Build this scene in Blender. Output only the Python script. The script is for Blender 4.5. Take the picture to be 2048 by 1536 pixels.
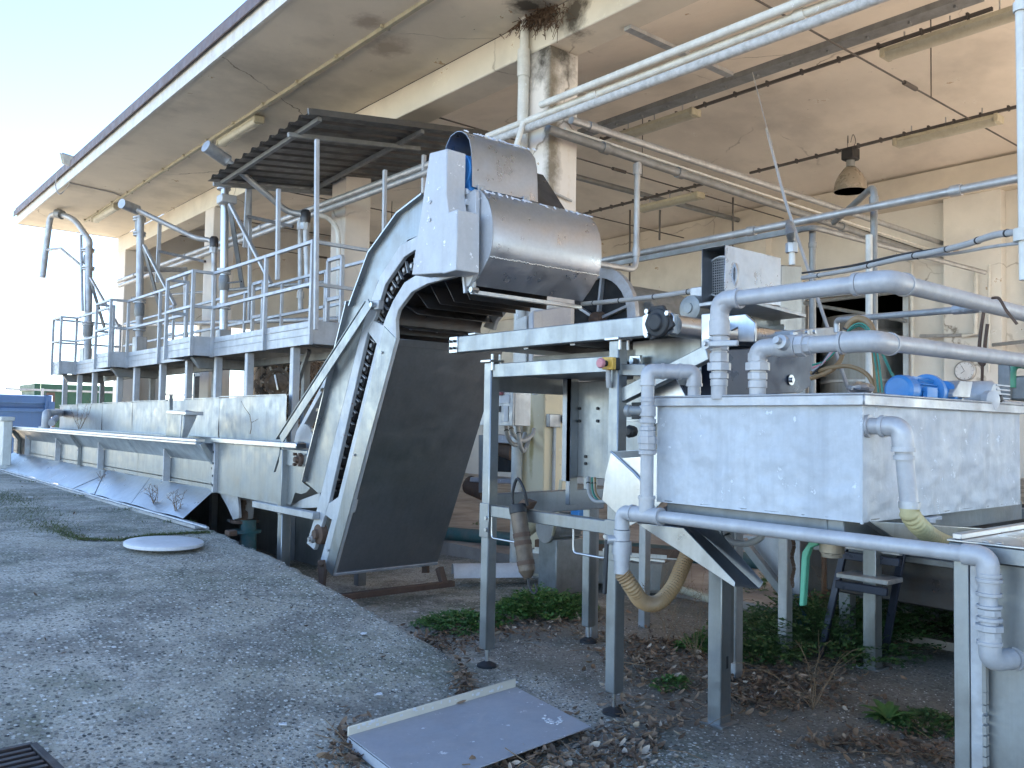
import bpy, bmesh, math, random
import numpy as np
from mathutils import Vector, Matrix
random.seed(7); rng = np.random.default_rng(7)
S = bpy.context.scene
for o in list(bpy.data.objects): bpy.data.objects.remove(o)

# ------------------------------------------------------------------ camera
FPX, PITCH, ROLL, YAW, CAMH = 1726.1, .04625, .01754, math.radians(50.148), 1.5
fw = Vector((math.cos(YAW)*math.cos(PITCH), math.sin(YAW)*math.cos(PITCH), math.sin(PITCH)))
rt0 = Vector((math.sin(YAW), -math.cos(YAW), 0)); up0 = rt0.cross(fw)
rt = rt0*math.cos(ROLL)+up0*math.sin(ROLL); up = up0*math.cos(ROLL)-rt0*math.sin(ROLL)
CAM = Vector((0, 0, CAMH))
cam = bpy.data.cameras.new('camera'); camo = bpy.data.objects.new('camera', cam)
S.collection.objects.link(camo); S.camera = camo
M = Matrix((rt, up, -fw)).transposed().to_4x4(); M.translation = CAM
camo.matrix_world = M
cam.sensor_width = 36; cam.lens = FPX/2048*36; cam.clip_end = 6000; cam.clip_start = .05

# ------------------------------------------------------------------ light
SUN_AZ, SUN_EL = math.radians(3), math.radians(24)
w = bpy.data.worlds.new('World'); S.world = w; w.use_nodes = True
nt = w.node_tree; bg = nt.nodes['Background']; sky = nt.nodes.new('ShaderNodeTexSky')
sky.sky_type = 'NISHITA'; sky.sun_disc = False; sky.sun_elevation = SUN_EL
sky.sun_rotation = math.pi/2-SUN_AZ; sky.air_density = .72; sky.dust_density = .05; sky.ozone_density = 1.2
nt.links.new(sky.outputs[0], bg.inputs[0]); bg.inputs[1].default_value = .05
sl = bpy.data.lights.new('sun', 'SUN'); sl.energy = 5; sl.angle = math.radians(.5); sl.color = (1, .90, .78)
so = bpy.data.objects.new('sun', sl); S.collection.objects.link(so)
sd = Vector((math.cos(SUN_AZ)*math.cos(SUN_EL), math.sin(SUN_AZ)*math.cos(SUN_EL), math.sin(SUN_EL)))
so.rotation_euler = sd.to_track_quat('Z', 'Y').to_euler(); so.location = (10, 10, 30)
S.view_settings.view_transform = 'Standard'; S.view_settings.look = 'None'
S.view_settings.exposure = 3.85; S.view_settings.gamma = 1; S.view_settings.use_curve_mapping = False
S.render.engine = 'CYCLES'
try:
    S.cycles.max_bounces = 8; S.cycles.diffuse_bounces = 5; S.cycles.glossy_bounces = 4
except Exception: pass

# ------------------------------------------------------------------ helpers: where a sight line meets a plane
def ray(px, py): return rt*(px-1024)-up*(py-768)+fw*FPX
def P(px, py, ax, v):
    d = ray(px, py); i = 'xyz'.index(ax); t = (v-CAM[i])/d[i]
    return CAM+d*t
def PX(px, py, x): return P(px, py, 'x', x)
def PY(px, py, y): return P(px, py, 'y', y)
def PZ(px, py, z): return P(px, py, 'z', z)
V = Vector

# ------------------------------------------------------------------ materials
def nodes(name):
    m = bpy.data.materials.new(name); m.use_nodes = True; t = m.node_tree
    return m, t, t.nodes, t.links, t.nodes['Principled BSDF']
def ramp(N, L, src, stops):
    r = N.new('ShaderNodeValToRGB'); L.new(src, r.inputs[0]); e = r.color_ramp.elements
    while len(e) < len(stops): e.new(.5)
    for q, (p, c) in zip(e, stops): q.position = p; q.color = (c if len(c) == 4 else (*c, 1)) if hasattr(c, '__len__') else (c, c, c, 1)
    return r.outputs[0]
def noise(N, L, co, scale, detail=4, rough=.55, st=(1, 1, 1), w_=0, kind='noise'):
    mp = N.new('ShaderNodeMapping'); mp.inputs['Scale'].default_value = st; mp.inputs['Location'].default_value = (w_, w_*1.7, w_*.3)
    L.new(co, mp.inputs[0])
    if kind == 'noise':
        n = N.new('ShaderNodeTexNoise'); n.inputs['Detail'].default_value = detail; n.inputs['Roughness'].default_value = rough
    else:
        n = N.new('ShaderNodeTexVoronoi')
    n.inputs['Scale'].default_value = scale; L.new(mp.outputs[0], n.inputs['Vector'])
    return n.outputs[0]
def mix(N, L, f, a, b, mode='MIX'):
    x = N.new('ShaderNodeMix'); x.data_type = 'RGBA'; x.blend_type = mode
    for i, s in ((0, f), (6, a), (7, b)):
        if hasattr(s, 'default_value') or hasattr(s, 'is_linked'): L.new(s, x.inputs[i])
        elif i == 0: x.inputs[0].default_value = s
        else: x.inputs[i].default_value = (*s, 1)
    return x.outputs[2]
def bump(N, L, h, b, st, dist=.01):
    n = N.new('ShaderNodeBump'); n.inputs['Strength'].default_value = st; n.inputs['Distance'].default_value = dist
    L.new(h, n.inputs['Height'])
    if b.inputs['Normal'].is_linked: L.new(b.inputs['Normal'].links[0].from_socket, n.inputs['Normal'])
    L.new(n.outputs[0], b.inputs['Normal'])
def dark(c, k): return tuple(q*k for q in c)
def worn(name, base, rough=.5, metal=0, dirt=.4, dirtc=None, dscale=2.5, streak=.3, rust=0, rustc=(.16, .055, .02), rscale=9,
         chips=0, chipc=(.75, .76, .78), bmp=.15, bscale=60, rvar=.15, brushed=0, spec=.5, wave=0):
    m, t, N, L, b = nodes(name)
    co = N.new('ShaderNodeTexCoord').outputs['Object']
    dc = dirtc or dark(base, .45)
    d = ramp(N, L, noise(N, L, co, dscale, 6, .62), [(.42, 0), (.72, 1)])
    mu = N.new('ShaderNodeMath'); mu.operation = 'MULTIPLY'; L.new(d, mu.inputs[0]); mu.inputs[1].default_value = dirt
    c = mix(N, L, mu.outputs[0], base, dc)
    if streak:
        s = ramp(N, L, noise(N, L, co, 1, 5, .6, st=(17, 17, 1.1), w_=3), [(.46, 0), (.75, 1)])
        mu = N.new('ShaderNodeMath'); mu.operation = 'MULTIPLY'; L.new(s, mu.inputs[0]); mu.inputs[1].default_value = streak
        c = mix(N, L, mu.outputs[0], c, dark(dc, .8))
    f = noise(N, L, co, 45, 3, .6, w_=5)
    c = mix(N, L, ramp(N, L, f, [(.3, .22), (.7, 0)]), c, dark(base, .6))
    rr = N.new('ShaderNodeMapRange'); L.new(noise(N, L, co, 7, 5, .6, w_=9), rr.inputs[0])
    rr.inputs[1].default_value = .3; rr.inputs[2].default_value = .7; rr.inputs[3].default_value = max(.04, rough-rvar); rr.inputs[4].default_value = min(1, rough+rvar)
    ro = rr.outputs[0]; b.inputs['Metallic'].default_value = metal
    if chips:
        k = ramp(N, L, noise(N, L, co, 14, 8, .7, w_=2), [(.66-chips, 0), (.68-chips, 1)])
        c = mix(N, L, k, c, chipc); bump(N, L, k, b, .5, .002)
    if rust:
        k = ramp(N, L, noise(N, L, co, rscale, 8, .72, w_=7), [(.74-rust, 0), (.80-rust, 1)])
        rc = mix(N, L, noise(N, L, co, 60, 3), rustc, dark(rustc, 2.2))
        c = mix(N, L, k, c, rc)
        if metal:
            iv = N.new('ShaderNodeMapRange'); L.new(k, iv.inputs[0]); iv.inputs[3].default_value = metal; iv.inputs[4].default_value = 0
            L.new(iv.outputs[0], b.inputs['Metallic'])
        mx = N.new('ShaderNodeMath'); mx.operation = 'MAXIMUM'; L.new(ro, mx.inputs[0]); mu = N.new('ShaderNodeMath'); mu.operation = 'MULTIPLY'
        L.new(k, mu.inputs[0]); mu.inputs[1].default_value = .9; L.new(mu.outputs[0], mx.inputs[1]); ro = mx.outputs[0]
    L.new(c, b.inputs['Base Color']); L.new(ro, b.inputs['Roughness'])
    b.inputs['Specular IOR Level'].default_value = spec
    if wave: bump(N, L, noise(N, L, co, 2.2, 2, .4, w_=11), b, wave, .05)
    if brushed: bump(N, L, noise(N, L, co, 1, 3, .6, st=(400, 400, 6)), b, brushed, .002)
    if bmp: bump(N, L, noise(N, L, co, bscale, 5, .6, w_=1), b, bmp, .004)
    return m
steel = worn('stainless_steel', (.60, .60, .585), .33, 1, .35, (.36, .35, .32), 2.2, .35, bmp=.03, brushed=.05, rvar=.1, wave=.18)
steel_f = worn('stainless_frame', (.315, .33, .34), .42, .85, .45, (.25, .245, .225), 3, .5, bmp=.06, brushed=.06, rvar=.12)
blue_dark = worn('dark_blue_steel_sheet', (.045, .055, .085), .38, .5, .3, (.03, .03, .04), 2, .3, bmp=.05)
trough_s = worn('dull_trough_sheet', (.40, .41, .42), .46, .9, .4, (.28, .265, .23), 2.5, .4, bmp=.04, rvar=.12, wave=.12)
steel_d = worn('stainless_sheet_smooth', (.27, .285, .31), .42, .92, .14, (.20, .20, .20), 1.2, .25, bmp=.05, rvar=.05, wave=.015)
steel_b = worn('stainless_sheet_bright', (.52, .53, .545), .34, 1, .25, (.36, .35, .32), 2, .25, bmp=.03, rvar=.08, wave=.10)
silver = worn('silver_paint', (.43, .43, .445), .5, .22, .5, (.27, .25, .25), 7, .25, bmp=.25, bscale=90, rust=.03)
galv = worn('galvanised_steel', (.45, .455, .465), .5, .6, .5, (.22, .21, .20), 5, .35, rust=.05, bmp=.2)
galv_d = worn('dull_galvanised_pipe', (.255, .265, .27), .55, .45, .5, (.13, .12, .11), 6, .2, rust=.05, bmp=.2)
bluegrey = worn('blue_grey_painted_frame', (.46, .475, .50), .5, .35, .4, (.22, .21, .20), 5, .3, rust=.06, chips=.0, bmp=.2)
guardp = worn('pale_guard_paint', (.45, .46, .485), .48, .15, .3, (.36, .35, .34), 4, .25, rust=.02, chips=.03, bmp=.15)
hoodm = worn('aluminium_hood', (.44, .475, .54), .36, .9, .2, (.36, .37, .39), 2.5, .1, chips=-.07, chipc=(.8, .81, .82), bmp=.08, brushed=.05, wave=.05)
tankp = worn('peeling_tank_paint', (.48, .50, .53), .55, .05, .45, (.30, .315, .345), 2.2, .4, rust=.025, rscale=5, chips=.035, chipc=(.60, .63, .67), bmp=.5, bscale=25, rvar=.1)
rimm = worn('tank_rim_metal', (.42, .43, .46), .45, .5, .6, (.24, .22, .20), 8, .2, rust=.08, bmp=.4, bscale=30)
concrete_w = worn('weathered_concrete_block', (.26, .25, .23), .9, 0, .6, (.10, .10, .08), 2, .3, bmp=.8, bscale=40)
rusty = worn('rusty_steel', (.115, .072, .05), .85, .1, .6, (.07, .04, .03), 9, .2, bmp=.5)
rust_cyl = worn('brown_stained_cylinder', (.16, .115, .08), .55, .3, .8, (.04, .03, .02), 10, .4, bmp=.3)
black = worn('black_rubber', (.018, .018, .02), .6, 0, .3, (.04, .04, .04), 8, 0, bmp=.1)
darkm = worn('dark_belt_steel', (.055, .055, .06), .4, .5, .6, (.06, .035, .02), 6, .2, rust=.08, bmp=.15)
motorb = worn('blue_motor_paint', (.035, .20, .50), .42, 0, .35, (.03, .10, .25), 8, .1, bmp=.1)
motorg = worn('grey_motor_casting', (.24, .25, .25), .5, .4, .5, (.10, .10, .09), 9, .2, bmp=.2)
blue_c = worn('blue_container_paint', (.022, .075, .20), .5, 0, .4, (.02, .05, .13), 1.2, .3, rust=.02, bmp=.1)
green_c = worn('green_container_paint', (.012, .065, .038), .55, 0, .4, (.015, .06, .04), 1.2, .4, rust=.03, bmp=.1)
greenp = worn('green_lever_paint', (.08, .30, .19), .5, 0, .3, (.05, .16, .11), 10, .1, chips=.03, bmp=.1)
brass = worn('dull_brass_casting', (.30, .25, .19), .5, .4, .5, (.14, .11, .08), 12, .2, bmp=.25)
tealp = worn('teal_flaking_pipe', (.035, .11, .11), .65, 0, .8, (.13, .13, .12), 7, .2, rust=.05, bmp=.4)
bluep = worn('blue_plastic_pipe', (.02, .12, .30), .45, 0, .4, (.01, .05, .12), 6, 0)
whitep = worn('white_painted_pipe', (.62, .61, .57), .5, 0, .5, (.36, .33, .28), 6, .25, chips=.02, bmp=.25)
insul = worn('wrapped_pipe_insulation', (.50, .50, .50), .75, 0, .7, (.22, .21, .20), 20, .1, bmp=.9, bscale=70)
pvc = worn('cream_plastic_pipe', (.46, .42, .31), .55, 0, .5, (.25, .21, .14), 6, .2)
whitepl = worn('white_sheet_plastic', (.66, .66, .68), .5, 0, .3, (.42, .41, .40), 6, .2, bmp=.1)
yellow = worn('yellow_plastic', (.62, .36, .06), .45, 0, .3, None, 8, .1)
redp = worn('faded_red_plastic', (.50, .20, .22), .5, 0, .2, None, 8, 0)
darksheet = worn('dark_corrugated_sheet', (.095, .09, .085), .45, .35, .5, (.035, .030, .026), 4, .1, bmp=.1)
wood = worn('brown_board', (.16, .09, .05), .8, 0, .6, (.06, .035, .02), 5, .3)
maroon = worn('brown_flashing', (.15, .11, .105), .55, .1, .5, (.05, .035, .035), 4, .2)
lampgl = worn('yellowed_diffuser', (.40, .38, .30), .4, 0, .4, (.25, .22, .16), 8, .1)
lampsh = worn('ribbed_lamp_shade', (.36, .31, .25), .3, .4, .4, (.2, .17, .13), 5, .1)
cable = worn('grey_cable', (.38, .37, .36), .6, 0, .4, (.2, .19, .18), 12, 0)
cabled = worn('dark_conduit', (.085, .075, .07), .6, .1, .5, (.04, .035, .03), 8, 0)
greentube = worn('green_air_tube', (.03, .22, .16), .4, 0, .2)
tantube = worn('tan_rubber_hose', (.30, .19, .09), .5, 0, .4)
hosem = worn('tan_ribbed_hose', (.31, .20, .10), .5, 0, .5, (.24, .14, .07), 8, .2, bmp=.2)
hosem2 = worn('yellowish_ribbed_hose', (.50, .44, .24), .5, 0, .4, (.3, .24, .12), 8, .2, bmp=.2)
panelp = worn('lavender_grey_panel', (.37, .37, .395), .5, .15, .4, (.28, .27, .30), 3, 0, chips=.02, bmp=.15)
grate = worn('rusty_iron_grate', (.055, .045, .045), .6, .5, .5, (.07, .035, .02), 10, 0, bmp=.3)
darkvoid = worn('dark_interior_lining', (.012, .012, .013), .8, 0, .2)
fl_red = worn('red_brown_floor', (.40, .34, .29), .6, 0, .7, (.07, .05, .04), 1.5, 0, bmp=.3)
tealh = worn('far_hill', (.16, .19, .20), .9, 0, .4, None, .01, 0, bmp=0)
stemdry = worn('dry_stem', (.20, .13, .075), .85, 0, .4)
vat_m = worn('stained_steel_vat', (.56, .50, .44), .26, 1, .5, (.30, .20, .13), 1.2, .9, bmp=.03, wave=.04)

def plaster(name, base, low=None, stain=1, crackst=.4, wet=None, band=1.45):
    m, t, N, L, b = nodes(name)
    co = N.new('ShaderNodeTexCoord').outputs['Object']
    c = mix(N, L, ramp(N, L, noise(N, L, co, .55, 6, .65), [(.35, 0), (.7, 1)]), base, dark(base, .80))
    if low:
        sp = N.new('ShaderNodeSeparateXYZ'); L.new(co, sp.inputs[0]); gt = N.new('ShaderNodeMath'); gt.operation = 'LESS_THAN'
        L.new(sp.outputs[2], gt.inputs[0]); gt.inputs[1].default_value = band
        c = mix(N, L, gt.outputs[0], c, low)
    # peeled flakes: darker undercoat with crisp outline
    n = noise(N, L, co, 2.1, 9, .72, st=(1, 1, 1.3), w_=4)
    k = ramp(N, L, n, [(.655, 0), (.665, 1)]); c = mix(N, L, k, c, (base[0]*.62, base[1]*.50, base[2]*.38)); bump(N, L, k, b, crackst, .004)
    k2 = ramp(N, L, n, [(.63, 0), (.652, .6), (.66, 0)]); c = mix(N, L, k2, c, tuple(min(.8, q*1.25) for q in base))
    # small dark mould spots
    k = ramp(N, L, noise(N, L, co, 11, 6, .75, st=(1, .45, 1), w_=8), [(.67, 0), (.73, .75*stain)]); c = mix(N, L, k, c, (.10, .085, .06))
    # soft grey damp
    k = ramp(N, L, noise(N, L, co, .8, 5, .6, w_=12), [(.50, 0), (.78, .55*stain)]); c = mix(N, L, k, c, dark(base, .5))
    # cracks
    vo = N.new('ShaderNodeTexVoronoi'); vo.feature = 'DISTANCE_TO_EDGE'; vo.inputs['Scale'].default_value = .33
    dn = N.new('ShaderNodeTexNoise'); dn.inputs['Scale'].default_value = 3; dn.inputs['Detail'].default_value = 6; L.new(co, dn.inputs['Vector'])
    mxv = N.new('ShaderNodeMix'); mxv.data_type = 'VECTOR'; mxv.inputs[0].default_value = .22; L.new(co, mxv.inputs[4]); L.new(dn.outputs[1], mxv.inputs[5])
    L.new(mxv.outputs[1], vo.inputs['Vector'])
    k = ramp(N, L, vo.outputs[0], [(0, .8*stain), (.003, 0)]); gm = ramp(N, L, noise(N, L, co, .5, 3, w_=31), [(.5, 0), (.6, 1)])
    km = N.new('ShaderNodeMath'); km.operation = 'MULTIPLY'; L.new(k, km.inputs[0]); L.new(gm, km.inputs[1]); c = mix(N, L, km.outputs[0], c, (.14, .11, .08))
    if wet:   # stains with their own outline around given spots (cx, cy, cz, radius)
        for (cx, cy, cz, r, col, sz) in wet:
            d = N.new('ShaderNodeVectorMath'); d.operation = 'SUBTRACT'; L.new(co, d.inputs[0]); d.inputs[1].default_value = (cx, cy, cz)
            sc = N.new('ShaderNodeVectorMath'); sc.operation = 'MULTIPLY'; L.new(d.outputs[0], sc.inputs[0]); sc.inputs[1].default_value = (1, 1, sz)
            ln = N.new('ShaderNodeVectorMath'); ln.operation = 'LENGTH'; L.new(sc.outputs[0], ln.inputs[0])
            ad = N.new('ShaderNodeMath'); ad.operation = 'ADD'; L.new(ln.outputs['Value'], ad.inputs[0])
            nn = N.new('ShaderNodeMath'); nn.operation = 'MULTIPLY'; L.new(noise(N, L, co, 5, 8, .7, w_=cx), nn.inputs[0]); nn.inputs[1].default_value = r*1.6
            L.new(nn.outputs[0], ad.inputs[1])
            c = mix(N, L, ramp(N, L, ad.outputs[0], [(r*1.1, .95), (r*1.75, 0)]), c, col)
    L.new(c, b.inputs['Base Color']); b.inputs['Roughness'].default_value = .88
    bump(N, L, noise(N, L, co, 9, 6, .65), b, .25, .01)
    return m
plas_c = plaster('column_plaster', (.68, .61, .54), (.58, .46, .25), wet=[(6.1, 6.75, 5.6, .42, (.035, .03, .022), .7), (6.1, 6.62, 4.6, .16, (.16, .13, .10), .12), (6.3, 6.6, 4.2, .06, (.42, .30, .16), .1), (6, 6.7, 3.6, .05, (.2, .17, .13), .1)], band=1.2)
plas_c1 = plaster('first_column_plaster', (.70, .64, .58), (.66, .57, .40), wet=[(6.1, 6.75, 5.6, .42, (.035, .03, .022), .7), (6.05, 6.64, 4.5, .15, (.18, .15, .11), .12), (6.3, 6.6, 4.2, .06, (.46, .34, .18), .1), (6, 6.7, 3.6, .05, (.2, .17, .13), .1), (6, 6.85, 1.3, .05, (.35, .27, .12), .12)], band=1.95)
plas_b = plaster('beam_plaster', (.69, .63, .53), wet=[(6.0, 6.3, 5.75, .3, (.05, .04, .03), .9)])
plas_s = plaster('soffit_plaster', (.74, .66, .54), wet=[(5.8, 6.75, 5.9, .30, (.05, .04, .03), 1), (5.2, 8.6, 5.9, .35, (.42, .35, .27), 1), (4.7, 8.2, 5.9, .25, (.40, .33, .26), 1)], stain=1.35)
plas_v = plaster('vault_plaster', (.76, .69, .60))
plas_w = plaster('back_wall_plaster', (.72, .69, .64))

def aggregate():
    m, t, N, L, b = nodes('exposed_aggregate_concrete')
    co = N.new('ShaderNodeTexCoord').outputs['Object']
    big = noise(N, L, co, .55, 6, .6)
    base = mix(N, L, ramp(N, L, big, [(.40, 0), (.60, 1)]), (.54, .49, .41), (.38, .345, .275))
    base = mix(N, L, ramp(N, L, noise(N, L, co, 1.6, 7, .7, w_=5), [(.46, 0), (.60, .75)]), base, (.15, .14, .12))
    base = mix(N, L, ramp(N, L, noise(N, L, co, .9, 6, .7, w_=9), [(.49, 0), (.64, .75)]), base, (.11, .125, .075))
    base = mix(N, L, ramp(N, L, noise(N, L, co, 2.3, 5, .7, w_=15), [(.62, 0), (.74, .5)]), base, (.17, .125, .08))
    v = N.new('ShaderNodeTexVoronoi'); v.inputs['Scale'].default_value = 40; L.new(co, v.inputs['Vector'])
    stone = ramp(N, L, v.outputs['Distance'], [(.34, 1), (.44, 0)])
    sp = N.new('ShaderNodeSeparateColor'); L.new(v.outputs['Color'], sp.inputs[0])
    sc = ramp(N, L, sp.outputs[0], [(0, (.05, .05, .045)), (.35, (.26, .245, .21)), (.7, (.42, .40, .35)), (.86, (.56, .54, .48)), (1, (.74, .72, .66))])
    wear = ramp(N, L, noise(N, L, co, .7, 5, .6, w_=21), [(.30, .45), (.56, 1)])
    k = N.new('ShaderNodeMath'); k.operation = 'MULTIPLY'; L.new(stone, k.inputs[0]); L.new(wear, k.inputs[1])
    c = mix(N, L, k.outputs[0], base, sc)
    c = mix(N, L, ramp(N, L, noise(N, L, co, 62, 6, .8), [(.38, .8), (.49, 0)]), c, (.06, .056, .05))
    # soil tone darkened to paint in the shade under the machines, ragged outline
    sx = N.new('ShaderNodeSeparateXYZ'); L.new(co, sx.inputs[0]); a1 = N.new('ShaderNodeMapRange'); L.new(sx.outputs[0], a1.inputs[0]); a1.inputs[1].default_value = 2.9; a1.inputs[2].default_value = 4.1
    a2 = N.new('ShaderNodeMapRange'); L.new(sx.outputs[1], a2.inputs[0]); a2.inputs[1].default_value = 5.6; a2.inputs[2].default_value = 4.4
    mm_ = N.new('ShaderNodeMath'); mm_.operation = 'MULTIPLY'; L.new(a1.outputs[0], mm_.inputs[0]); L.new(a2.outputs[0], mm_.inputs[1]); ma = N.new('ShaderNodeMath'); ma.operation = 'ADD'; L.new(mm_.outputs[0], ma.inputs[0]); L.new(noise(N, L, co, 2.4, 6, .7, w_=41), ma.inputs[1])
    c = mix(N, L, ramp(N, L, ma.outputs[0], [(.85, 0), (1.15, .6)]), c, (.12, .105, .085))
    # cracks
    vo = N.new('ShaderNodeTexVoronoi'); vo.feature = 'DISTANCE_TO_EDGE'; vo.inputs['Scale'].default_value = .42
    dn = N.new('ShaderNodeTexNoise'); dn.inputs['Scale'].default_value = 2.5; dn.inputs['Detail'].default_value = 7; L.new(co, dn.inputs['Vector'])
    mxv = N.new('ShaderNodeMix'); mxv.data_type = 'VECTOR'; mxv.inputs[0].default_value = .3; L.new(co, mxv.inputs[4]); L.new(dn.outputs[1], mxv.inputs[5]); L.new(mxv.outputs[1], vo.inputs['Vector'])
    kk = ramp(N, L, vo.outputs[0], [(0, .8), (.0035, 0)]); gm = ramp(N, L, noise(N, L, co, .6, 3, w_=33), [(.48, 0), (.6, 1)])
    km = N.new('ShaderNodeMath'); km.operation = 'MULTIPLY'; L.new(kk, km.inputs[0]); L.new(gm, km.inputs[1]); c = mix(N, L, km.outputs[0], c, (.06, .058, .05))
    L.new(c, b.inputs['Base Color']); b.inputs['Roughness'].default_value = .9
    bump(N, L, noise(N, L, co, 3, 6, .6), b, .4, .03)
    bump(N, L, k.outputs[0], b, .8, .006); bump(N, L, noise(N, L, co, 130, 4, .7), b, .5, .004)
    return m
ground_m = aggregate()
def leafmat(name, a, b2, rough=.6, sub=0):
    m, t, N, L, b = nodes(name); co = N.new('ShaderNodeTexCoord').outputs['Object']
    c = mix(N, L, ramp(N, L, noise(N, L, co, 23, 3, .6), [(.3, 0), (.7, 1)]), a, b2)
    L.new(c, b.inputs['Base Color']); b.inputs['Roughness'].default_value = rough
    return m
green_l = leafmat('green_leaf', (.035, .10, .018), (.07, .15, .03))
green_k = leafmat('dark_green_leaf', (.025, .065, .015), (.05, .10, .025))
grass_m = leafmat('moss_grass', (.05, .085, .02), (.11, .12, .035))
dry_a = leafmat('dry_leaf_brown', (.17, .10, .06), (.28, .19, .12), .75)
dry_b = leafmat('dry_leaf_dark', (.07, .045, .03), (.13, .08, .05), .8)
dry_c = leafmat('dry_leaf_pale', (.34, .26, .19), (.44, .36, .28), .7)
peb_m = [leafmat('pale_pebble', (.66, .65, .60), (.46, .45, .41), .8), leafmat('grey_pebble', (.20, .195, .18), (.34, .33, .30), .85), leafmat('dark_pebble', (.05, .05, .045), (.09, .085, .075), .85)]

# ------------------------------------------------------------------ mesh building
ALL = []
class Node:
    def __init__(s, name, mat=None, parent=None, loc=None, bev=0, label=None, smooth=35):
        s.name, s.mat, s.parent, s.bev, s.props, s.smooth = name, mat, parent, bev, {}, smooth
        s.loc = V(loc) if loc is not None else (parent.loc if parent else V((0, 0, 0)))
        s.v, s.f, s.empty, s.mi, s.mats = [], [], False, None, None
        if label: s.props['label'] = label
        ALL.append(s)
    def p(s, name, mat, bev=0, label=None, smooth=35): return Node(name, mat, s, s.loc, bev, label, smooth)
    # -- shapes, all in world coordinates
    def add(s, vs, fs):
        n = len(s.v); s.v.extend([tuple(v) for v in vs]); s.f.extend([tuple(i+n for i in f) for f in fs]); return s
    def box(s, x0, x1, y0, y1, z0, z1):
        return s.add([(x0, y0, z0), (x1, y0, z0), (x1, y1, z0), (x0, y1, z0), (x0, y0, z1), (x1, y0, z1), (x1, y1, z1), (x0, y1, z1)],
                     [(0, 3, 2, 1), (4, 5, 6, 7), (0, 1, 5, 4), (1, 2, 6, 5), (2, 3, 7, 6), (3, 0, 4, 7)])
    def obox(s, c, ax, ay, az):   # centre and three half vectors
        c, ax, ay, az = V(c), V(ax), V(ay), V(az)
        q = [c+ax*i+ay*j+az*k for k in (-1, 1) for i, j in ((-1, -1), (1, -1), (1, 1), (-1, 1))]
        return s.add(q, [(0, 3, 2, 1), (4, 5, 6, 7), (0, 1, 5, 4), (1, 2, 6, 5), (2, 3, 7, 6), (3, 0, 4, 7)])
    def bar(s, a, b, w, h=None, upv=(0, 0, 1)):
        a, b = V(a), V(b); h = h or w; d = (b-a)
        if d.length < 1e-6: return s
        u = V(upv); dn = d.normalized()
        if abs(dn.dot(u)) > .98: u = V((0, 1, 0))
        sx = dn.cross(u).normalized(); sy = sx.cross(dn).normalized()
        return s.obox((a+b)/2, sx*w/2, d/2, sy*h/2)
    def angle(s, a, b, w, t=.006, u=(1, 0, 0), v_=(0, 0, 1)):  # L section
        a, b = V(a), V(b); u = V(u).normalized(); v_ = V(v_).normalized()
        s.obox((a+b)/2+u*w/2, (b-a)/2, u*w/2, v_*t/2); s.obox((a+b)/2+v_*w/2, (b-a)/2, v_*w/2, u*t/2); return s
    def prism(s, poly, off):
        poly = [V(q) for q in poly]; off = V(off); n = len(poly)
        return s.add(poly+[q+off for q in poly], [tuple(range(n))[::-1], tuple(range(n, 2*n))]+[(i, (i+1) % n, n+(i+1) % n, n+i) for i in range(n)])
    def loft(s, rows, closed=False, cap=False):   # rows of equal length point lists
        n = len(rows[0]); vs = [q for r in rows for q in r]; fs = []
        for i in range(len(rows)-1):
            for j in range(n if closed else n-1):
                k = (j+1) % n; fs.append((i*n+j, i*n+k, (i+1)*n+k, (i+1)*n+j))
        if cap: fs += [tuple(range(n))[::-1], tuple(range((len(rows)-1)*n, len(rows)*n))]
        return s.add(vs, fs)
    def tube(s, pts, r, n=12, cap=True, rf=None):
        pts = [V(q) for q in pts]; m = len(pts)
        t = [(pts[min(i+1, m-1)]-pts[max(i-1, 0)]).normalized() for i in range(m)]
        u = V((0, 0, 1)) if abs(t[0].z) < .9 else V((1, 0, 0))
        a = t[0].cross(u).normalized(); rows = []
        for i in range(m):
            a = (a-t[i]*a.dot(t[i])).normalized(); b = t[i].cross(a); ri = rf(i) if rf else r
            rows.append([pts[i]+(a*math.cos(2*math.pi*j/n)+b*math.sin(2*math.pi*j/n))*ri for j in range(n)])
        return s.loft(rows, True, cap)
    def cyl(s, a, b, r, n=16): return s.tube([a, b], r, n)
    def lathe(s, o, ax, prof, n=24, cap=True):    # prof: (along, radius)
        o, ax = V(o), V(ax).normalized(); u = V((0, 0, 1)) if abs(ax.z) < .9 else V((1, 0, 0)); a = ax.cross(u).normalized(); b = ax.cross(a)
        return s.loft([[o+ax*h+(a*math.cos(2*math.pi*j/n)+b*math.sin(2*math.pi*j/n))*r for j in range(n)] for h, r in prof], True, cap)
    def ring(s, p, d, r, l=.02, n=16):            # collar round a pipe
        p, d = V(p), V(d).normalized(); return s.tube([p-d*l/2, p+d*l/2], r, n)
    def thickp(s, poly, off): return s.prism(poly, off)
def fil(pts, R, seg=7):
    pts = [V(q) for q in pts]; out = [pts[0]]
    for i in range(1, len(pts)-1):
        a, p, b = pts[i-1], pts[i], pts[i+1]; d1 = (a-p); d2 = (b-p); r = min(R, d1.length*.48, d2.length*.48)
        if d1.angle(-d2) < .02: out.append(p); continue
        d1.normalize(); d2.normalize(); A = p+d1*r; B = p+d2*r
        for k in range(seg+1):
            t = k/seg; out.append(A*(1-t)**2+p*2*t*(1-t)+B*t*t)
    out.append(pts[-1]); return out
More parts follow.
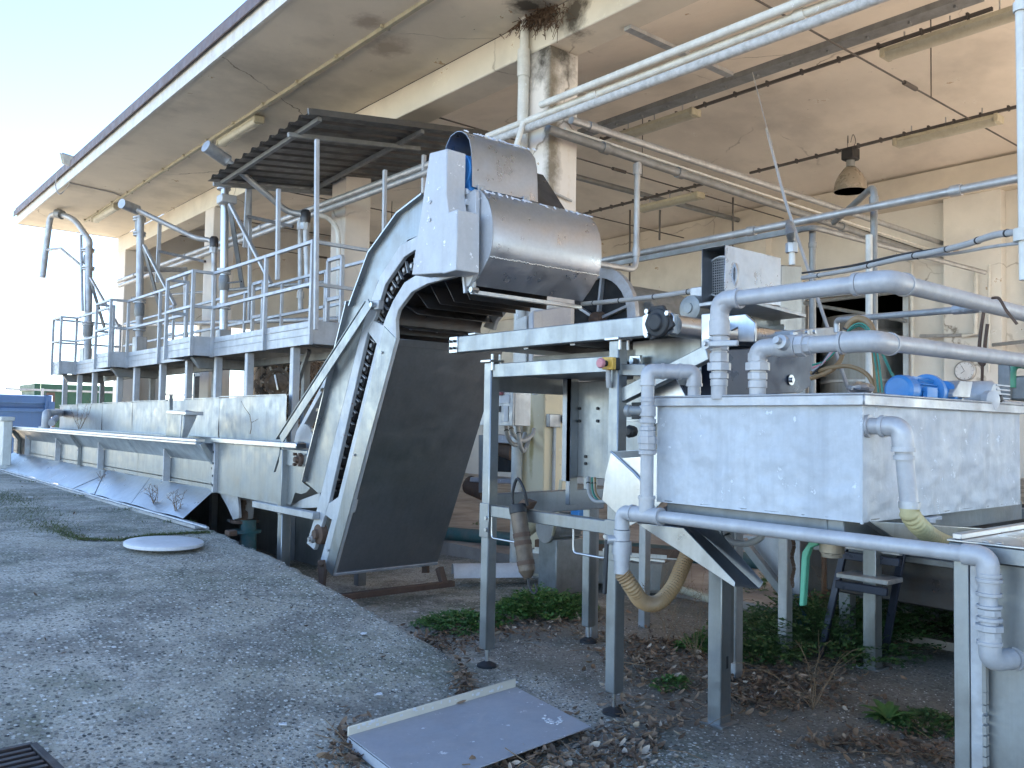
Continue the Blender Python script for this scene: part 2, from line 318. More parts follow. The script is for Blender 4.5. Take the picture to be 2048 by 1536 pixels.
def spline(pts, n=8):
    pts = [V(q) for q in pts]; q = [pts[0]*2-pts[1]]+pts+[pts[-1]*2-pts[-2]]; out = []
    for i in range(1, len(q)-2):
        for k in range(n):
            t = k/n; out.append(.5*((2*q[i])+(q[i+1]-q[i-1])*t+(2*q[i-1]-5*q[i]+4*q[i+1]-q[i+2])*t*t+(3*q[i]-q[i-1]-3*q[i+1]+q[i+2])*t**3))
    out.append(pts[-1]); return out
def resamp(pts, step):
    pts = [V(q) for q in pts]; out = [pts[0]]; acc = 0
    for a, b in zip(pts, pts[1:]):
        l = (b-a).length; t = step-acc
        while t <= l: out.append(a+(b-a)*(t/l)); t += step
        acc = (acc+l) % step if l else acc
    return out
def thing(name, label, cat, loc=(0, 0, 0), group=None, mat=None, bev=0, smooth=35):
    n = Node(name, mat, None, loc, bev, None, smooth); n.empty = mat is None
    n.props = {'label': label, 'category': cat}
    if group: n.props['group'] = group
    return n
def struct(name, mat, smooth=35):
    n = Node(name, mat, None, (0, 0, 0), 0, None, smooth); n.props = {'kind': 'structure'}; return n
OBJ = {}
def realise(s):
    if s.empty:
        o = bpy.data.objects.new(s.name, None); o.empty_display_size = .1
    else:
        if not s.v: return None
        me = bpy.data.meshes.new(s.name); l = s.loc
        me.from_pydata([(a-l.x, b-l.y, c-l.z) for a, b, c in s.v], [], s.f)
        bm = bmesh.new(); bm.from_mesh(me); bmesh.ops.recalc_face_normals(bm, faces=bm.faces); bm.to_mesh(me); bm.free()
        me.shade_smooth(); me.set_sharp_from_angle(angle=math.radians(s.smooth))
        for mm in (s.mats or [s.mat]): me.materials.append(mm)
        if s.mi: me.polygons.foreach_set('material_index', s.mi)
        o = bpy.data.objects.new(s.name, me)
        if s.bev:
            b = o.modifiers.new('bevel', 'BEVEL'); b.width = s.bev; b.segments = 1; b.limit_method = 'ANGLE'; b.angle_limit = math.radians(50)
    S.collection.objects.link(o)
    for k, v in s.props.items(): o[k] = v
    if s.parent: o.parent = OBJ[s.parent]
    else: o.location = s.loc
    OBJ[s] = o; return o
# ================================================================== GROUND
EDGE_PX = [(391, 1043, .43), (460, 1070, .42), (550, 1110, .385), (640, 1160, .335), (700, 1190, .29), (800, 1250, .20), (870, 1303, .125), (908, 1350, .07), (925, 1400, .03), (900, 1460, 0)]
EDGE = [PZ(a, b, z) for a, b, z in EDGE_PX]
EP = [(3.13, 40., .50), (3.13, 22., .47), (3.13, 13., .45)]+[(q.x, q.y, q.z) for q in EDGE]+[(2.3, -3., 0)]
ex = np.array([q[0] for q in EP]); ey = np.array([q[1] for q in EP]); ez = np.array([q[2] for q in EP])
def edge_sd(x, y):     # >0 on the lower (building) side
    x = np.asarray(x, float); y = np.asarray(y, float); best = np.full(x.shape, 1e9); sg = np.ones(x.shape); zz = np.zeros(x.shape)
    for i in range(len(EP)-1):
        ax, ay, bx, by = ex[i], ey[i], ex[i+1], ey[i+1]; dx, dy = bx-ax, by-ay
        t = np.clip(((x-ax)*dx+(y-ay)*dy)/(dx*dx+dy*dy), 0, 1); qx = ax+t*dx; qy = ay+t*dy
        d = np.hypot(x-qx, y-qy); cr = dx*(y-ay)-dy*(x-ax); m = d < best-1e-9
        best = np.where(m, d, best); sg = np.where(m, np.where(cr > 0, 1, -1), sg); zz = np.where(m, ez[i]*(1-t)+ez[i+1]*t, zz)
    return best*sg, zz
yo = np.argsort(ey)
def hleft(x, y): return np.interp(y, ey[yo], ez[yo])
def vnoise(x, y, s, seed=0):
    x = np.asarray(x)/s+seed*17.3; y = np.asarray(y)/s+seed*9.1
    def h(i, j): return np.modf(np.abs(np.sin(i*127.1+j*311.7+seed)*43758.5453))[0]
    xi = np.floor(x); yi = np.floor(y); fx = x-xi; fy = y-yi; fx = fx*fx*(3-2*fx); fy = fy*fy*(3-2*fy)
    return (h(xi, yi)*(1-fx)+h(xi+1, yi)*fx)*(1-fy)+(h(xi, yi+1)*(1-fx)+h(xi+1, yi+1)*fx)*fy-.5
def gh(x, y):
    x = np.asarray(x, float); y = np.asarray(y, float)
    sd_, zz = edge_sd(x, y); jag = vnoise(x, y, .16, 3)*.05
    wd = np.interp(y, [0, 3, 5, 8, 12], [.5, .45, .28, .12, .06])
    k = np.clip(1-(sd_+jag+.05)/wd, 0, 1); k = k*k*(3-2*k)
    hl = hleft(x, y)
    # second slab: a shallow step behind the white disc
    a, b = PZ(60, 1040, .42), PZ(430, 1068, .40)
    low = np.interp(y, [4.5, 6.5], [0, -.06])*np.clip((x-3.2)/.3, 0, 1)*np.interp(y, [6.5, 9], [1, 1.6])
    r = hl*k+low*(1-k)
    near = np.exp(-((y-3)/9)**2)
    return r+vnoise(x, y, .9, 1)*.02+vnoise(x, y, .28, 2)*.010
def gz(x, y): return float(gh(np.array([x]), np.array([y]))[0])
def axis_lines(a, b, st, lo, hi):
    c = list(np.arange(a, b, st)); s = st; q = c[0]
    while q > lo: s *= 1.22; q -= s; c.insert(0, q)
    s = st; q = c[-1]
    while q < hi: s *= 1.22; q += s; c.append(q)
    return np.array(c)
gx = axis_lines(-.6, 5.4, .04, -2500, 2500); gy = axis_lines(1.0, 11.5, .045, -2500, 2500)
XX, YY = np.meshgrid(gx, gy, indexing='ij'); ZZ = gh(XX, YY)
far = np.clip((np.hypot(XX-5, YY-8)-30)/60, 0, 1); ZZ = ZZ*(1-far)+(-.3)*far
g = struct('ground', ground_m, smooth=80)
nx, ny = XX.shape
g.v = [tuple(q) for q in np.stack([XX, YY, ZZ], -1).reshape(-1, 3)]
g.f = [(i*ny+j, (i+1)*ny+j, (i+1)*ny+j+1, i*ny+j+1) for i in range(nx-1) for j in range(ny-1)]
fl = struct('shed_floor', fl_red); fl.box(6.15, 15.2, -10, 24.6, -.3, .06)
h = struct('hills', tealh, smooth=80)
az = np.radians(np.linspace(35, 100, 90)); rows = []
for R_, hh in ((900, 0), (1000, 1), (1250, .25)):
    rows.append([(R_*math.cos(a), R_*math.sin(a), -2+hh*(30+18*math.sin(a*9)+9*math.sin(a*31)+4*math.sin(a*77))) for a in az])
h.loft(rows)

# ================================================================== BUILDING
B = thing('processing_shed', 'long cream plastered shed with open bays, cantilevered canopy and stained concrete columns behind the machines', 'building', (0, 0, 0))
CY = [(6.25, 6.66), (11.0, 11.42), (16.1, 16.55), (21.75, 22.35)]     # y extents of the columns
CY0 = [(1.0, 1.42), (-4.1, -3.7), (-9.3, -8.9)]
for k, (a, b) in enumerate(CY+CY0):
    c = B.p('column', plas_c1 if k == 0 else plas_c, .012); a_, b_ = (a+.4, b+.4) if k == 0 else (a, b)
    if k == 0: a_, b_ = 6.656, 7.06
    c.box(6.0, 6.42, a_, b_, -.3, 5.52)
bm_ = B.p('front_beam', plas_b, .012); bm_.box(6.0, 6.42, -9.3, 22.42, 5.52, 5.9)
# haunches where the beam meets the first column
for y0, y1 in ():
    hn = B.p('beam_haunch', plas_b)
    hn.prism([(6.002, y0, 5.519), (6.002, y1, 5.519), (6.002, y0, 5.30)], (.416, 0, 0))
cs = B.p('canopy_slab', plas_s); cs.box(3.84, 6.0, -9.3, 22.42, 5.9, 6.12); cs.box(6.0, 15.6, -9.3, 22.42, 5.9+.01, 5.97) if False else None
ed = B.p('canopy_edge', whitep); ed.box(3.80, 3.835, -9.3, 22.45, 5.885, 6.10); ed.box(3.84, 6.4, 22.425, 22.455, 5.89, 6.10)
ft = B.p('edge_flashing', maroon); ft.box(3.76, 3.86, -9.3, 22.48, 6.105, 6.17); ft.box(3.74, 3.76, -9.3, 22.48, 6.06, 6.18)
gut = B.p('roof_sheet', maroon); gut.prism([(3.78, -9.3, 6.2), (15.7, -9.3, 8.0), (15.7, -9.3, 8.1), (3.78, -9.3, 6.26)], (0, 31.8, 0))
# vault
rows = []
for i in range(33):
    t = i/32; x = 6.42+t*(15.0-6.42); z = 5.88+.8*(1-(2*t-1)**2)
    rows.append((x, z))
vb = B.p('vault', plas_v, smooth=60)
vb.loft([[(x, y, z) for x, z in rows] for y in (-9.3, 0, 6, 12, 18, 22.2)])
vb.loft([[(x, y, z+.12) for x, z in rows] for y in (-9.3, 22.2)])
# back wall: rear doorway, plus unseen openings added to let sun onto the floor
bw = B.p('back_wall', plas_w)
OPN = [(6.9, 9.15, 4.0, 0)]
def wallrun(m, x0, x1, ys, z1):    # list of (y0,y1,zlo,zhi) openings
    y = ys[0]
    for (a, b, zl, zh) in ys[2]:
        m.box(x0, x1, y, a, -.2, z1)
        if zl > 0: m.box(x0, x1, a, b, -.2, zl)
        m.box(x0, x1, a, b, zh, z1); y = b
    m.box(x0, x1, y, ys[1], -.2, z1)
wallrun(bw, 15.0, 15.3, (-9.3, 22.4, [(-8.6, -5.2, .5, 3.75), (-4.4, -.6, .5, 3.75), (.3, 3.9, .5, 3.75), (7.2, 9.1, 0, 4.0)]), 5.42)
rb = B.p('rear_beam', plas_b); rb.box(14.72, 15.3, -9.3, 22.4, 5.42, 5.92)
pl_ = B.p('wall_pilaster', plas_w)
for y in (4.6,): pl_.box(14.8, 15.0, y, y+.55, 0, 5.42)
for y in (-4.95, 9.9, 15.8):
    B.p('wall_pilaster', plas_w).box(14.8, 15.0, y, y+.5, 0, 5.42)
B.p('ledge', plas_b).box(14.9, 15.0, 9.15, 22, 4.35, 4.42)
ew = B.p('end_wall', plas_w)
def wallrunx(m, y0, y1, x0, x1, ops, z1):
    x = x0
    for (a, b, zl, zh) in ops:
        m.box(x, a, y0, y1, -.2, z1)
        if zl > 0: m.box(a, b, y0, y1, -.2, zl)
        m.box(a, b, y0, y1, zh, z1); x = b
    m.box(x, x1, y0, y1, -.2, z1)
wallrunx(ew, 22.05, 22.3, 6.42, 15.0, [(7.15, 7.95, 1.2, 3.9), (8.7, 9.5, 1.0, 3.9), (10.3, 11.4, 1.0, 3.6)], 5.9)
ew.prism([(x, 22.1, z) for x, z in rows]+[(15.0, 22.1, 5.8), (6.42, 22.1, 5.8)], (0, .15, 0))
# end-of-shed yellow band comes from the plaster; rear glow fence seen through an opening
for y in (2.6, 4.75, 9.45, 11.9, 14.4, 17.2, 19.6):
    tr = B.p('tie_rod', cabled); tr.cyl((6.42, y, 5.6), (14.8, y, 5.6), .011, 6); tr.cyl((9.9, y, 5.6), (10.2, y, 5.6), .028, 8)
    tr.cyl((10.6, y, 5.6), (10.6, y, 6.66), .008, 5)
dp = B.p('downpipe', whitep); xx = 5.93; yy = 7.0
dp.tube([(xx, yy, 0), (xx, yy, 5.55)], .06, 14); dp.tube([(xx, yy, 5.25), (xx, yy, 5.55)], .07, 14); dp.tube([(xx, yy, 5.55), (xx+.01, yy, 5.9)], .05, 12)
for z in (1.5, 3.0, 4.45): B.p('pipe_clip', galv).ring((xx, yy, z), (0, 0, 1), .066, .03)
# door jamb and handrail trim of the rear opening
dj = B.p('door_frame', galv); dj.box(14.93, 15.02, 7.1, 7.2, 0, 4.0); dj.box(14.93, 15.02, 9.1, 9.2, 0, 4.0); dj.box(14.93, 15.02, 7.1, 9.2, 4.0, 4.1)
# dark hall behind the rear opening
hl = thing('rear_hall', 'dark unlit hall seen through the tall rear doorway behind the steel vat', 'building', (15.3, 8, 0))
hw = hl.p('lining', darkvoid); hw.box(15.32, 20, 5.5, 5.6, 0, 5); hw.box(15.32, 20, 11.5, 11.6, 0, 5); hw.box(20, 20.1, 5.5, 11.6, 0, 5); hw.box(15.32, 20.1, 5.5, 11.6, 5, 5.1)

vt = thing('storage_vat', 'tall cylindrical stainless vat standing in the dark rear doorway', 'vat', (16.2, 8.9, 0))
vt.p('shell', steel_f).lathe((16.3, 8.5, 0), (0, 0, 1), [(0, .95), (3.35, .95), (3.4, .97), (3.45, .95), (3.7, .9), (3.72, .1)], 40)
for z in (1.2, 2.4, 3.3): vt.p('hoop', galv).lathe((16.3, 8.5, z), (0, 0, 1), [(0, .96), (.01, .975), (.05, .975), (.06, .96)], 40)
# wall clock
ck = thing('wall_clock', 'round white wall clock on the pilaster right of the rear doorway', 'clock', (14.97, 5.75, 2.6))
cpos = PX(1931, 742, 14.78); pl_2 = B.p('clock_pilaster', plas_w); pl_2.box(14.8, 14.999, cpos.y-.55, cpos.y+.35, 0, 5.42)
ck.loc = V((14.77, cpos.y, cpos.z))
for n_ in ():
    pass
a = ck.p('case', galv); a.loc = ck.loc; a.lathe(cpos+V((.02, 0, 0)), (-1, 0, 0), [(0, .165), (.05, .17), (.065, .15), (.05, .14)], 32)
a = ck.p('dial', whitepl); a.loc = ck.loc; a.lathe(cpos+V((-.034, 0, 0)), (-1, 0, 0), [(0, .145), (.004, .145)], 32)
a = ck.p('hands', black); a.loc = ck.loc
for an, l in ((.5, .10), (2.2, .07)): a.bar(cpos+V((-.042, 0, 0)), cpos+V((-.042, l*math.sin(an), l*math.cos(an))), .008, .004)
for k in range(12): a.bar(cpos+V((-.042, .12*math.sin(k*math.pi/6), .12*math.cos(k*math.pi/6))), cpos+V((-.042, .137*math.sin(k*math.pi/6), .137*math.cos(k*math.pi/6))), .007, .003)

# ------------------------------------------------ lights under soffit and vault
def fluo(label, c, L_=1.25, grp='fluorescent battens', drop=.0, big=1):
    t = thing('fluorescent_light', label, 'light fitting', c, grp); c = V(c)
    b = t.p('housing', pvc, .008); b.box(c.x-.075*big, c.x+.075*big, c.y-L_/2, c.y+L_/2, c.z, c.z+.05)
    d = t.p('diffuser', lampgl, .0, smooth=60)
    pr = [(-.07*big, 0), (-.06*big, -.045), (-.03*big, -.065), (.03*big, -.065), (.06*big, -.045), (.07*big, 0)]
    d.loft([[(c.x+a, y, c.z+b_) for a, b_ in pr] for y in (c.y-L_/2+.02, c.y+L_/2-.02)], True, True)
    for s in (-1, 1): t.p('end_cap', pvc, .01).box(c.x-.08*big, c.x+.08*big, c.y+s*L_/2-.03, c.y+s*L_/2+.03, c.z-.05, c.z+.055)
    if drop:
        for s in (-.7, 0, .7): t.p('hanger', galv).bar((c.x, c.y+s*L_/2, c.z+.05), (c.x, c.y+s*L_/2, c.z+drop), .02, .01)
def mid(a, b, ax, v): return (P(*a, ax, v)+P(*b, ax, v))/2
z_s = 5.82
for lab, a, b in (('yellowed fluorescent light under the canopy left of the corrugated roof', (440, 285), (520, 240)), ('farthest fluorescent light under the canopy, above the second standpipe', (190, 440), (235, 413))):
    A, B_ = PZ(*a, z_s), PZ(*b, z_s); fluo(lab, ((A.x+B_.x)/2, (A.y+B_.y)/2, z_s), abs(A.y-B_.y), 'canopy lights')
for lab, a, b, x in (('large fluorescent light high in the right top corner under the vault', (1772, 98), (2045, 35), 9.4), ('fluorescent light hanging between the two cable rails right of the bell lamp', (1795, 285), (1997, 240), 11.8),
                     ('fluorescent light under the vault just right of the stained column', (1235, 268), (1390, 234), 9.4), ('low fluorescent light above the hood box, beside the vertical drop pipe', (1283, 418), (1400, 391), 11.4),
                     ('small fluorescent light seen behind the corrugated roof post', (684, 461), (722, 449), 11.8)):
    A, B_ = PX(*a, x), PX(*b, x); fluo(lab, (x, (A.y+B_.y)/2, (A.z+B_.z)/2), abs(A.y-B_.y), 'shed lights', .2, 1.3)
def rail(name, label, a, b, x, r=.018, m=cabled, w_=0, cat='cable rail', ext=0):
    A, B_ = PX(*a, x), PX(*b, x); zc = (A.z+B_.z)/2; t = thing(name, label, cat, (x, (A.y+B_.y)/2, zc), mat=m)
    if w_: t.box(x-w_/2, x+w_/2, min(A.y, B_.y)-ext, max(A.y, B_.y)+ext, zc, zc+.07)
    else: t.box(x-r, x+r, min(A.y, B_.y)-ext, max(A.y, B_.y)+ext, zc-r, zc+r)
    for k in range(12):
        y = A.y+(B_.y-A.y)*(k+.5)/12; t.box(x-r*1.5, x+r*1.5, y-.012, y+.012, zc-r*1.5, zc+r*2.2)
    return t
rail('cable_rail', 'thin brown cable rail under the vault above the right top fluorescent light', (1180, 295), (1985, 5), 9.4)
rail('cable_rail', 'brown cable rail carrying the bell lamp', (1500, 348), (2046, 208), 11.8)
rail('cable_rail', 'low brown cable rail ending behind the discharge hood', (1150, 430), (1430, 365), 11.4)
tr = rail('cable_tray', 'wide perforated cable tray crossing the vault from column to upper right', (1165, 272), (1960, -5), 9.0, w_=.22, m=galv_d, cat='cable tray')
def xrun(label, a, b, y, r, m, name='pipe', cat='pipe', n=10, couplings=()):
    A, B_ = PY(*a, y), PY(*b, y); zc = (A.z+B_.z)/2
    t = thing(name, label, cat, A, mat=m); t.tube([A, B_], r, n)
    for k in couplings:
        q = A+(B_-A)*k; t.ring(q, B_-A, r*1.35, .08)
    return t
t = thing('cable_tray', 'short galvanised tray stub running back under the vault beside the beam', 'cable tray', (7, 4, 5.5), mat=galv)
A, B_ = PZ(1255, 55, 5.5), PZ(1460, 150, 5.5); t.loc = A; t.bar(A, B_, .09, .04)
xrun('grey tray crossing behind the stained column toward the green plant on the wall', (1145, 352), (1590, 470), 10.5, .05, galv_d, 'cable_tray', 'cable tray')
# conduit on soffit
t = thing('soffit_conduit', 'cream straight conduit strip fixed along the canopy soffit', 'conduit', PZ(560, 192, 5.86), mat=pvc)
A, B_ = PZ(238, 399, 5.87), PZ(862, -2, 5.87); xm = (A.x+B_.x)/2
t.box(xm-.025, xm+.025, -9, A.y+2.6, 5.855, 5.899)
for k in range(16): t.box(xm-.06, xm+.06, 5+k*1.05, 5.03+k*1.05, 5.86, 5.895)
t = thing('soffit_wire', 'thin grey wire crossing the soffit to the floodlight loop', 'wire', PZ(180, 385, 5.88), mat=cable)
t.tube([PZ(242, 392, 5.885), PZ(225, 385, 5.885), PZ(140, 366, 5.885)]+spline([PZ(140, 366, 5.885), PX(130, 375, 3.9)-V((0, 0, .05)), PX(118, 388, 3.8), PX(111, 370, 3.75), PX(116, 345, 3.75)], 6), .012, 6)
# floodlight
q = PX(140, 325, 3.74); fq = thing('floodlight', 'small floodlight tilted on the canopy edge at far left', 'floodlight', q)
q = q+V((.12, -.1, -.03)); fq.p('head', motorg, .02).obox(q+V((-.10, .17, .08)), V((.04, .06, .01)), V((-.09, .09, .04)), V((-.03, -.03, .10)))
fq.p('glass', lampgl).obox(q+V((-.145, .235, .10)), V((.008, .010, .0)), V((-.08, .08, .035)), V((-.03, -.03, .09)))
fq.p('bracket', galv).bar(q+V((0, 0, -.10)), q+V((-.08, .12, .05)), .04)

# bell lamp
t = thing('bell_lamp', 'beige ribbed bell lamp with dark gear box hanging under the vault', 'lamp', PX(1701, 340, 11.8))
c = PX(1701, 383, 11.8); top = PX(1701, 296, 11.8).z; s_ = PX(1701, 328, 11.8).z
t.p('shade', lampsh, smooth=60).lathe(c, (0, 0, 1), [(0, .235), (.05, .232), (.14, .215), (.24, .17), (.32, .11), (.36, .075), (.36, .06), (.3, .09), (.2, .16), (.08, .21), (0, .225)], 48)
t.p('neck', motorg).cyl(c+V((0, 0, .35)), c+V((0, 0, .48)), .06)
t.p('gear_box', black, .02).box(c.x-.1, c.x+.1, c.y-.1, c.y+.1, c.z+.46, c.z+.64)
for s in (-.04, .04): t.p('hook', cabled).tube(spline([c+V((0, s, .64)), c+V((.03, s*1.6, .74)), c+V((0, s, .84)), c+V((-.03, s*.5, .72))], 5), .006, 6)
t.p('bulb', lampgl).lathe(c+V((0, 0, .02)), (0, 0, 1), [(0, .02), (.03, .06), (.12, .07), (.2, .04)], 16)
# ================================================================== TROUGH
XT = 3.5
T = thing('wash_trough', 'long stainless receiving trough with flared side, ribs and sloping apron plates along the concrete ramp', 'trough', (3.5, 9.1, .4))
yb = [PX(p, 900, XT).y for p in (434, 343, 277, 209, 162, 122, 94.5, 60, 40)]      # ribs and seams, from near to far
yN, yF = yb[0], 19.9
zf, zb, zl, xl = 1.035, .743, 1.25, 3.33
seam = [yN, yb[2], yb[4], yb[6], yF]
for a, b in zip(seam, seam[1:]):
    T.p('side_plate', steel_f).box(XT, XT+.004, a+.004, b-.004, zb, zf)
    T.p('flared_plate', steel_f).prism([(XT, a+.004, zf), (XT, b-.004, zf), (xl, b-.004, zl), (xl, a+.004, zl)], (.004, 0, .003))
lp = T.p('lip_rail', steel_b, .006); yL = PX(400, 888, xl).y
lp.box(xl-.045, xl+.05, yL, yF, zl, zl+.035); lp.box(xl-.045, xl-.03, yL, yF, zl-.03, zl)
for i in (1, 3, 5, 7):      # standing fins
    y = yb[i]; T.p('rib', rimm, .003).prism([(XT-.002, y, zb+.01), (XT-.085, y, zb+.01), (XT-.085, y, zf+.10), (XT-.002, y, zf-.02)], (0, .03, 0))
for y in (yN+.0, yb[4], yb[8]):
    r = T.p('bracket', steel_f, .003); r.box(XT-.05, XT-.001, y-.03, y+.03, zb, zf)
    r.prism([(XT-.001, y-.03, zf), (XT-.05, y-.03, zf-.02), (xl-.03, y-.03, zl-.02), (xl+.02, y-.03, zl)], (0, .06, 0))
    for z in (zb+.07, zf-.06): T.p('bolt', black).cyl((XT-.052, y, z), (XT-.047, y, z), .013, 8)
# sloping apron plates
xA = 3.12; zA = .478
cuts = [PX(367, 1022, xA).y, PX(262, 990, xA).y, PX(190, 965, xA).y, 13.4, 15.2, 17.2, yF]
top = [yN+.02, yb[1]+.75, yb[3]-.1, 12.9, 14.9, 17.0, yF]
for i in range(len(cuts)-1):
    a, b, c, d = cuts[i], cuts[i+1], top[i], top[i+1]; m = T.p('apron_plate', steel_b, smooth=80); rws = []
    for k in range(9):
        t = k/8; row = []
        for j in range(9):
            u = j/8; ya = a+(b-a)*t; yt = c+(d-c)*t; x = xA+(XT-xA)*u; z = zA+(zb-zA)*u+.018*math.sin(t*math.pi)*math.sin(u*math.pi)*math.cos(i*2.3+t*5)+.006*math.sin(t*9+i)
            row.append((x, ya+(yt-ya)*u+(.008 if k == 0 else 0), z))
        rws.append(row)
    m.loft(rws)
kb = T.p('rolled_edge', rimm, smooth=70); A = PX(395, 1030, xA-.05)
kb.tube([(xA-.04, A.y-.25, .465), (xA-.04, 19.9, .485)], .014, 10)
kb.box(xA-.09, xA+.02, A.y-.05, 19.9, .44, .468)
# inside floor and back wall
T.p('floor_plate', steel_b).prism([(XT, 7.6, .80), (4.3, 7.6, .74), (4.3, yF, .74), (XT, yF, .80)], (0, 0, -.01))
xb_ = 4.3; pk = (575, 404, 250, 207, 156, 120); px_seam = [PX(p, 800, xb_).y for p in (574, 440, 334, 265, 206, 156, 120)]
ztn = PX(572, 790, xb_).z; ztf = PX(120, 812, xb_).z
for i in range(len(px_seam)-1):
    a, b = px_seam[i], px_seam[i+1]; za = ztn+(ztf-ztn)*(a-px_seam[0])/(px_seam[-1]-px_seam[0]); zb2 = ztn+(ztf-ztn)*(b-px_seam[0])/(px_seam[-1]-px_seam[0])
    m = T.p('back_panel', trough_s, smooth=80); rws = []
    for k in range(11):
        t = k/10; y = a+.006+(b-a-.012)*t; zt = za+(zb2-za)*t
        rws.append([(xb_+.012*math.sin(t*7+i*2+j*.9)*math.sin(j/5*math.pi), y, .76+(zt-.76)*j/5) for j in range(6)])
    m.loft(rws); m.box(xb_-.012, xb_+.02, a+.003, b-.003, max(za, zb2)-.002, max(za, zb2)+.012)
# inner ledge with the bright shelf
T.p('inner_shelf', steel_b, .004).box(3.95, 4.28, 9.2, yF, 1.225, 1.24)
T.p('inner_rail', steel_b, .004).box(3.93, 3.96, 7.6, yF, 1.20, 1.275)
# near box
yE = PX(565, 950, XT-.02).y; zbE = .722
T.p('end_side_plate', steel_f).box(XT-.02, XT-.014, yE, yN-.04, zbE, zl)
lp2 = T.p('end_lip', steel_b, .006); lp2.box(XT-.08, XT+.02, PX(592, 895, XT-.08).y, yN-.03, zl-.0, zl+.05)
T.p('flange_post', rimm, .004).box(XT-.06, XT-.01, yN-.09, yN-.035, zb-.02, zl)
for z in (.80, .9, 1.03, 1.15): T.p('bolt', black).cyl((XT-.065, yN-.06, z), (XT-.055, yN-.06, z), .013, 8)
post = T.p('end_post', steel_f, .004); post.box(XT-.06, XT+.03, yE-.07, yE, zbE-.08, zl-.02)
T.p('gusset', steel_f).prism([(XT-.065, yE+.09, 1.02), (XT-.065, yE-.02, 1.26), (XT-.065, yE-.02, 1.20)], (.02, 0, 0))
T.p('bottom_rail', galv, .005).box(XT-.07, XT-.0, PX(640, 1020, XT).y-.0, PX(518, 1008, XT).y, .66, .72)
for x in (XT-.05, 4.25):
    T.p('leg', steel_f, .005).box(x, x+.09, yE-.08, yE+.01, -.25, .66)
T.p('cross_rail', steel_f).box(XT, 4.3, yE-.06, yE, .66, .72)
T.p('cross_plate', steel_f).box(3.52, 4.3, yE-.02, yE-.01, .74, 1.2)
# end plate with bearing and wheel
ep = T.p('scoop_plate', steel_f, smooth=50)
pl2 = [PX(a, b, XT) for a, b in ((566, 902), (616, 905), (606, 966), (620, 976), (612, 985), (602, 988), (590, 985), (582, 1009), (566, 1007))]
ep.prism(pl2, (.006, 0, 0))
bp = T.p('bearing_plate', steel_f, .003); bp.prism([PX(a, b, XT-.02) for a, b in ((565, 897), (615, 902), (612, 934), (566, 930))], (.015, 0, 0))
bc = PX(600, 919, XT-.03)
T.p('bearing', rusty).lathe(bc+V((.015, 0, 0)), (-1, 0, 0), [(0, .055), (.03, .05), (.04, .03), (.07, .025)], 16)
for dy, dz in ((-.05, .045), (.05, .045), (-.05, -.045), (.05, -.045)):
    q = bc+V((-.01, dy, dz)); T.p('bolt', rusty).cyl(q, q+V((-.03, 0, 0)), .015, 6)
wc = PX(607, 890, XT+.10); T.p('wheel', guardp, smooth=50).lathe(wc, (1, 0, 0), [(0, .19), (.02, .19), (.02, .05), (.04, .05)], 32)
T.p('axle', galv_d).cyl(wc+V((-.05, 0, 0)), (4.3, wc.y, wc.z), .03)
# dark return tray, bent outlet
for s in (0,):
    q = T.p('outlet_tray', galv, .003); q.prism([PX(a, b, XT+.05) for a, b in ((600, 1000), (640, 985), (640, 1015), (575, 1018))], (.7, 0, 0))
# standing box in the trough
bx = thing('sluice_box', 'small dented steel sluice box with tapered cheek standing inside the trough', 'box', PX(360, 875, 3.7))
c1 = [PX(a, b, 3.72) for a, b in ((334, 826), (368, 830), (364, 876), (331, 872))]
bx.p('front', steel_f, .004).prism(c1, (.02, 0, 0))
bx.p('cap', steel_b, .004).prism([PX(a, b, 3.70) for a, b in ((333, 821), (371, 823), (371, 830), (333, 827))], (.22, 0, 0))
bx.p('post', rimm).bar(PX(366, 828, 3.74), PX(363, 876, 3.74), .05, .05)
bx.p('cheek', galv, .003).prism([PY(a, b, PX(370, 840, 3.72).y) for a, b in ((372, 820), (396, 824), (391, 840), (374, 875), (364, 875))], (0, .012, 0))
bx.p('strap', steel_f).bar(PX(342, 820, 4.2), PX(342, 790, 4.2), .05, .02)
# end pipe at far end of the trough
pp = thing('bent_pipe', 'bent grey pipe rising behind the far end of the trough beside the blue container', 'pipe', PX(95, 850, 3.6), mat=silver)
pp.tube(fil([PX(91, 856, 3.6), PX(93, 826, 3.6), PX(121, 826, 4.25)], .12), .075, 12); pp.tube([PX(103, 846, 3.6), PX(112, 836, 3.8)], .06)
wp = thing('white_post_box', 'white rectangular steel post standing at the far left end of the trough', 'post', PX(12, 900, 3.25))
yq = PX(24, 880, 3.25).y; zt_ = PX(24, 842, 3.25).z
wp.p('body', whitep, .01).prism([(3.1, yq, .55), (3.25, yq, .55), (3.25, yq, zt_), (3.1, yq, zt_)], (0, 1.2, 0))
wp.p('cap', whitep, .01).box(3.05, 3.28, yq-.05, yq+1.3, zt_, zt_+.08)
wp.p('foot_beam', whitep, .01).box(3.05, 3.28, yq-.05, yq+1.3, .42, .55)
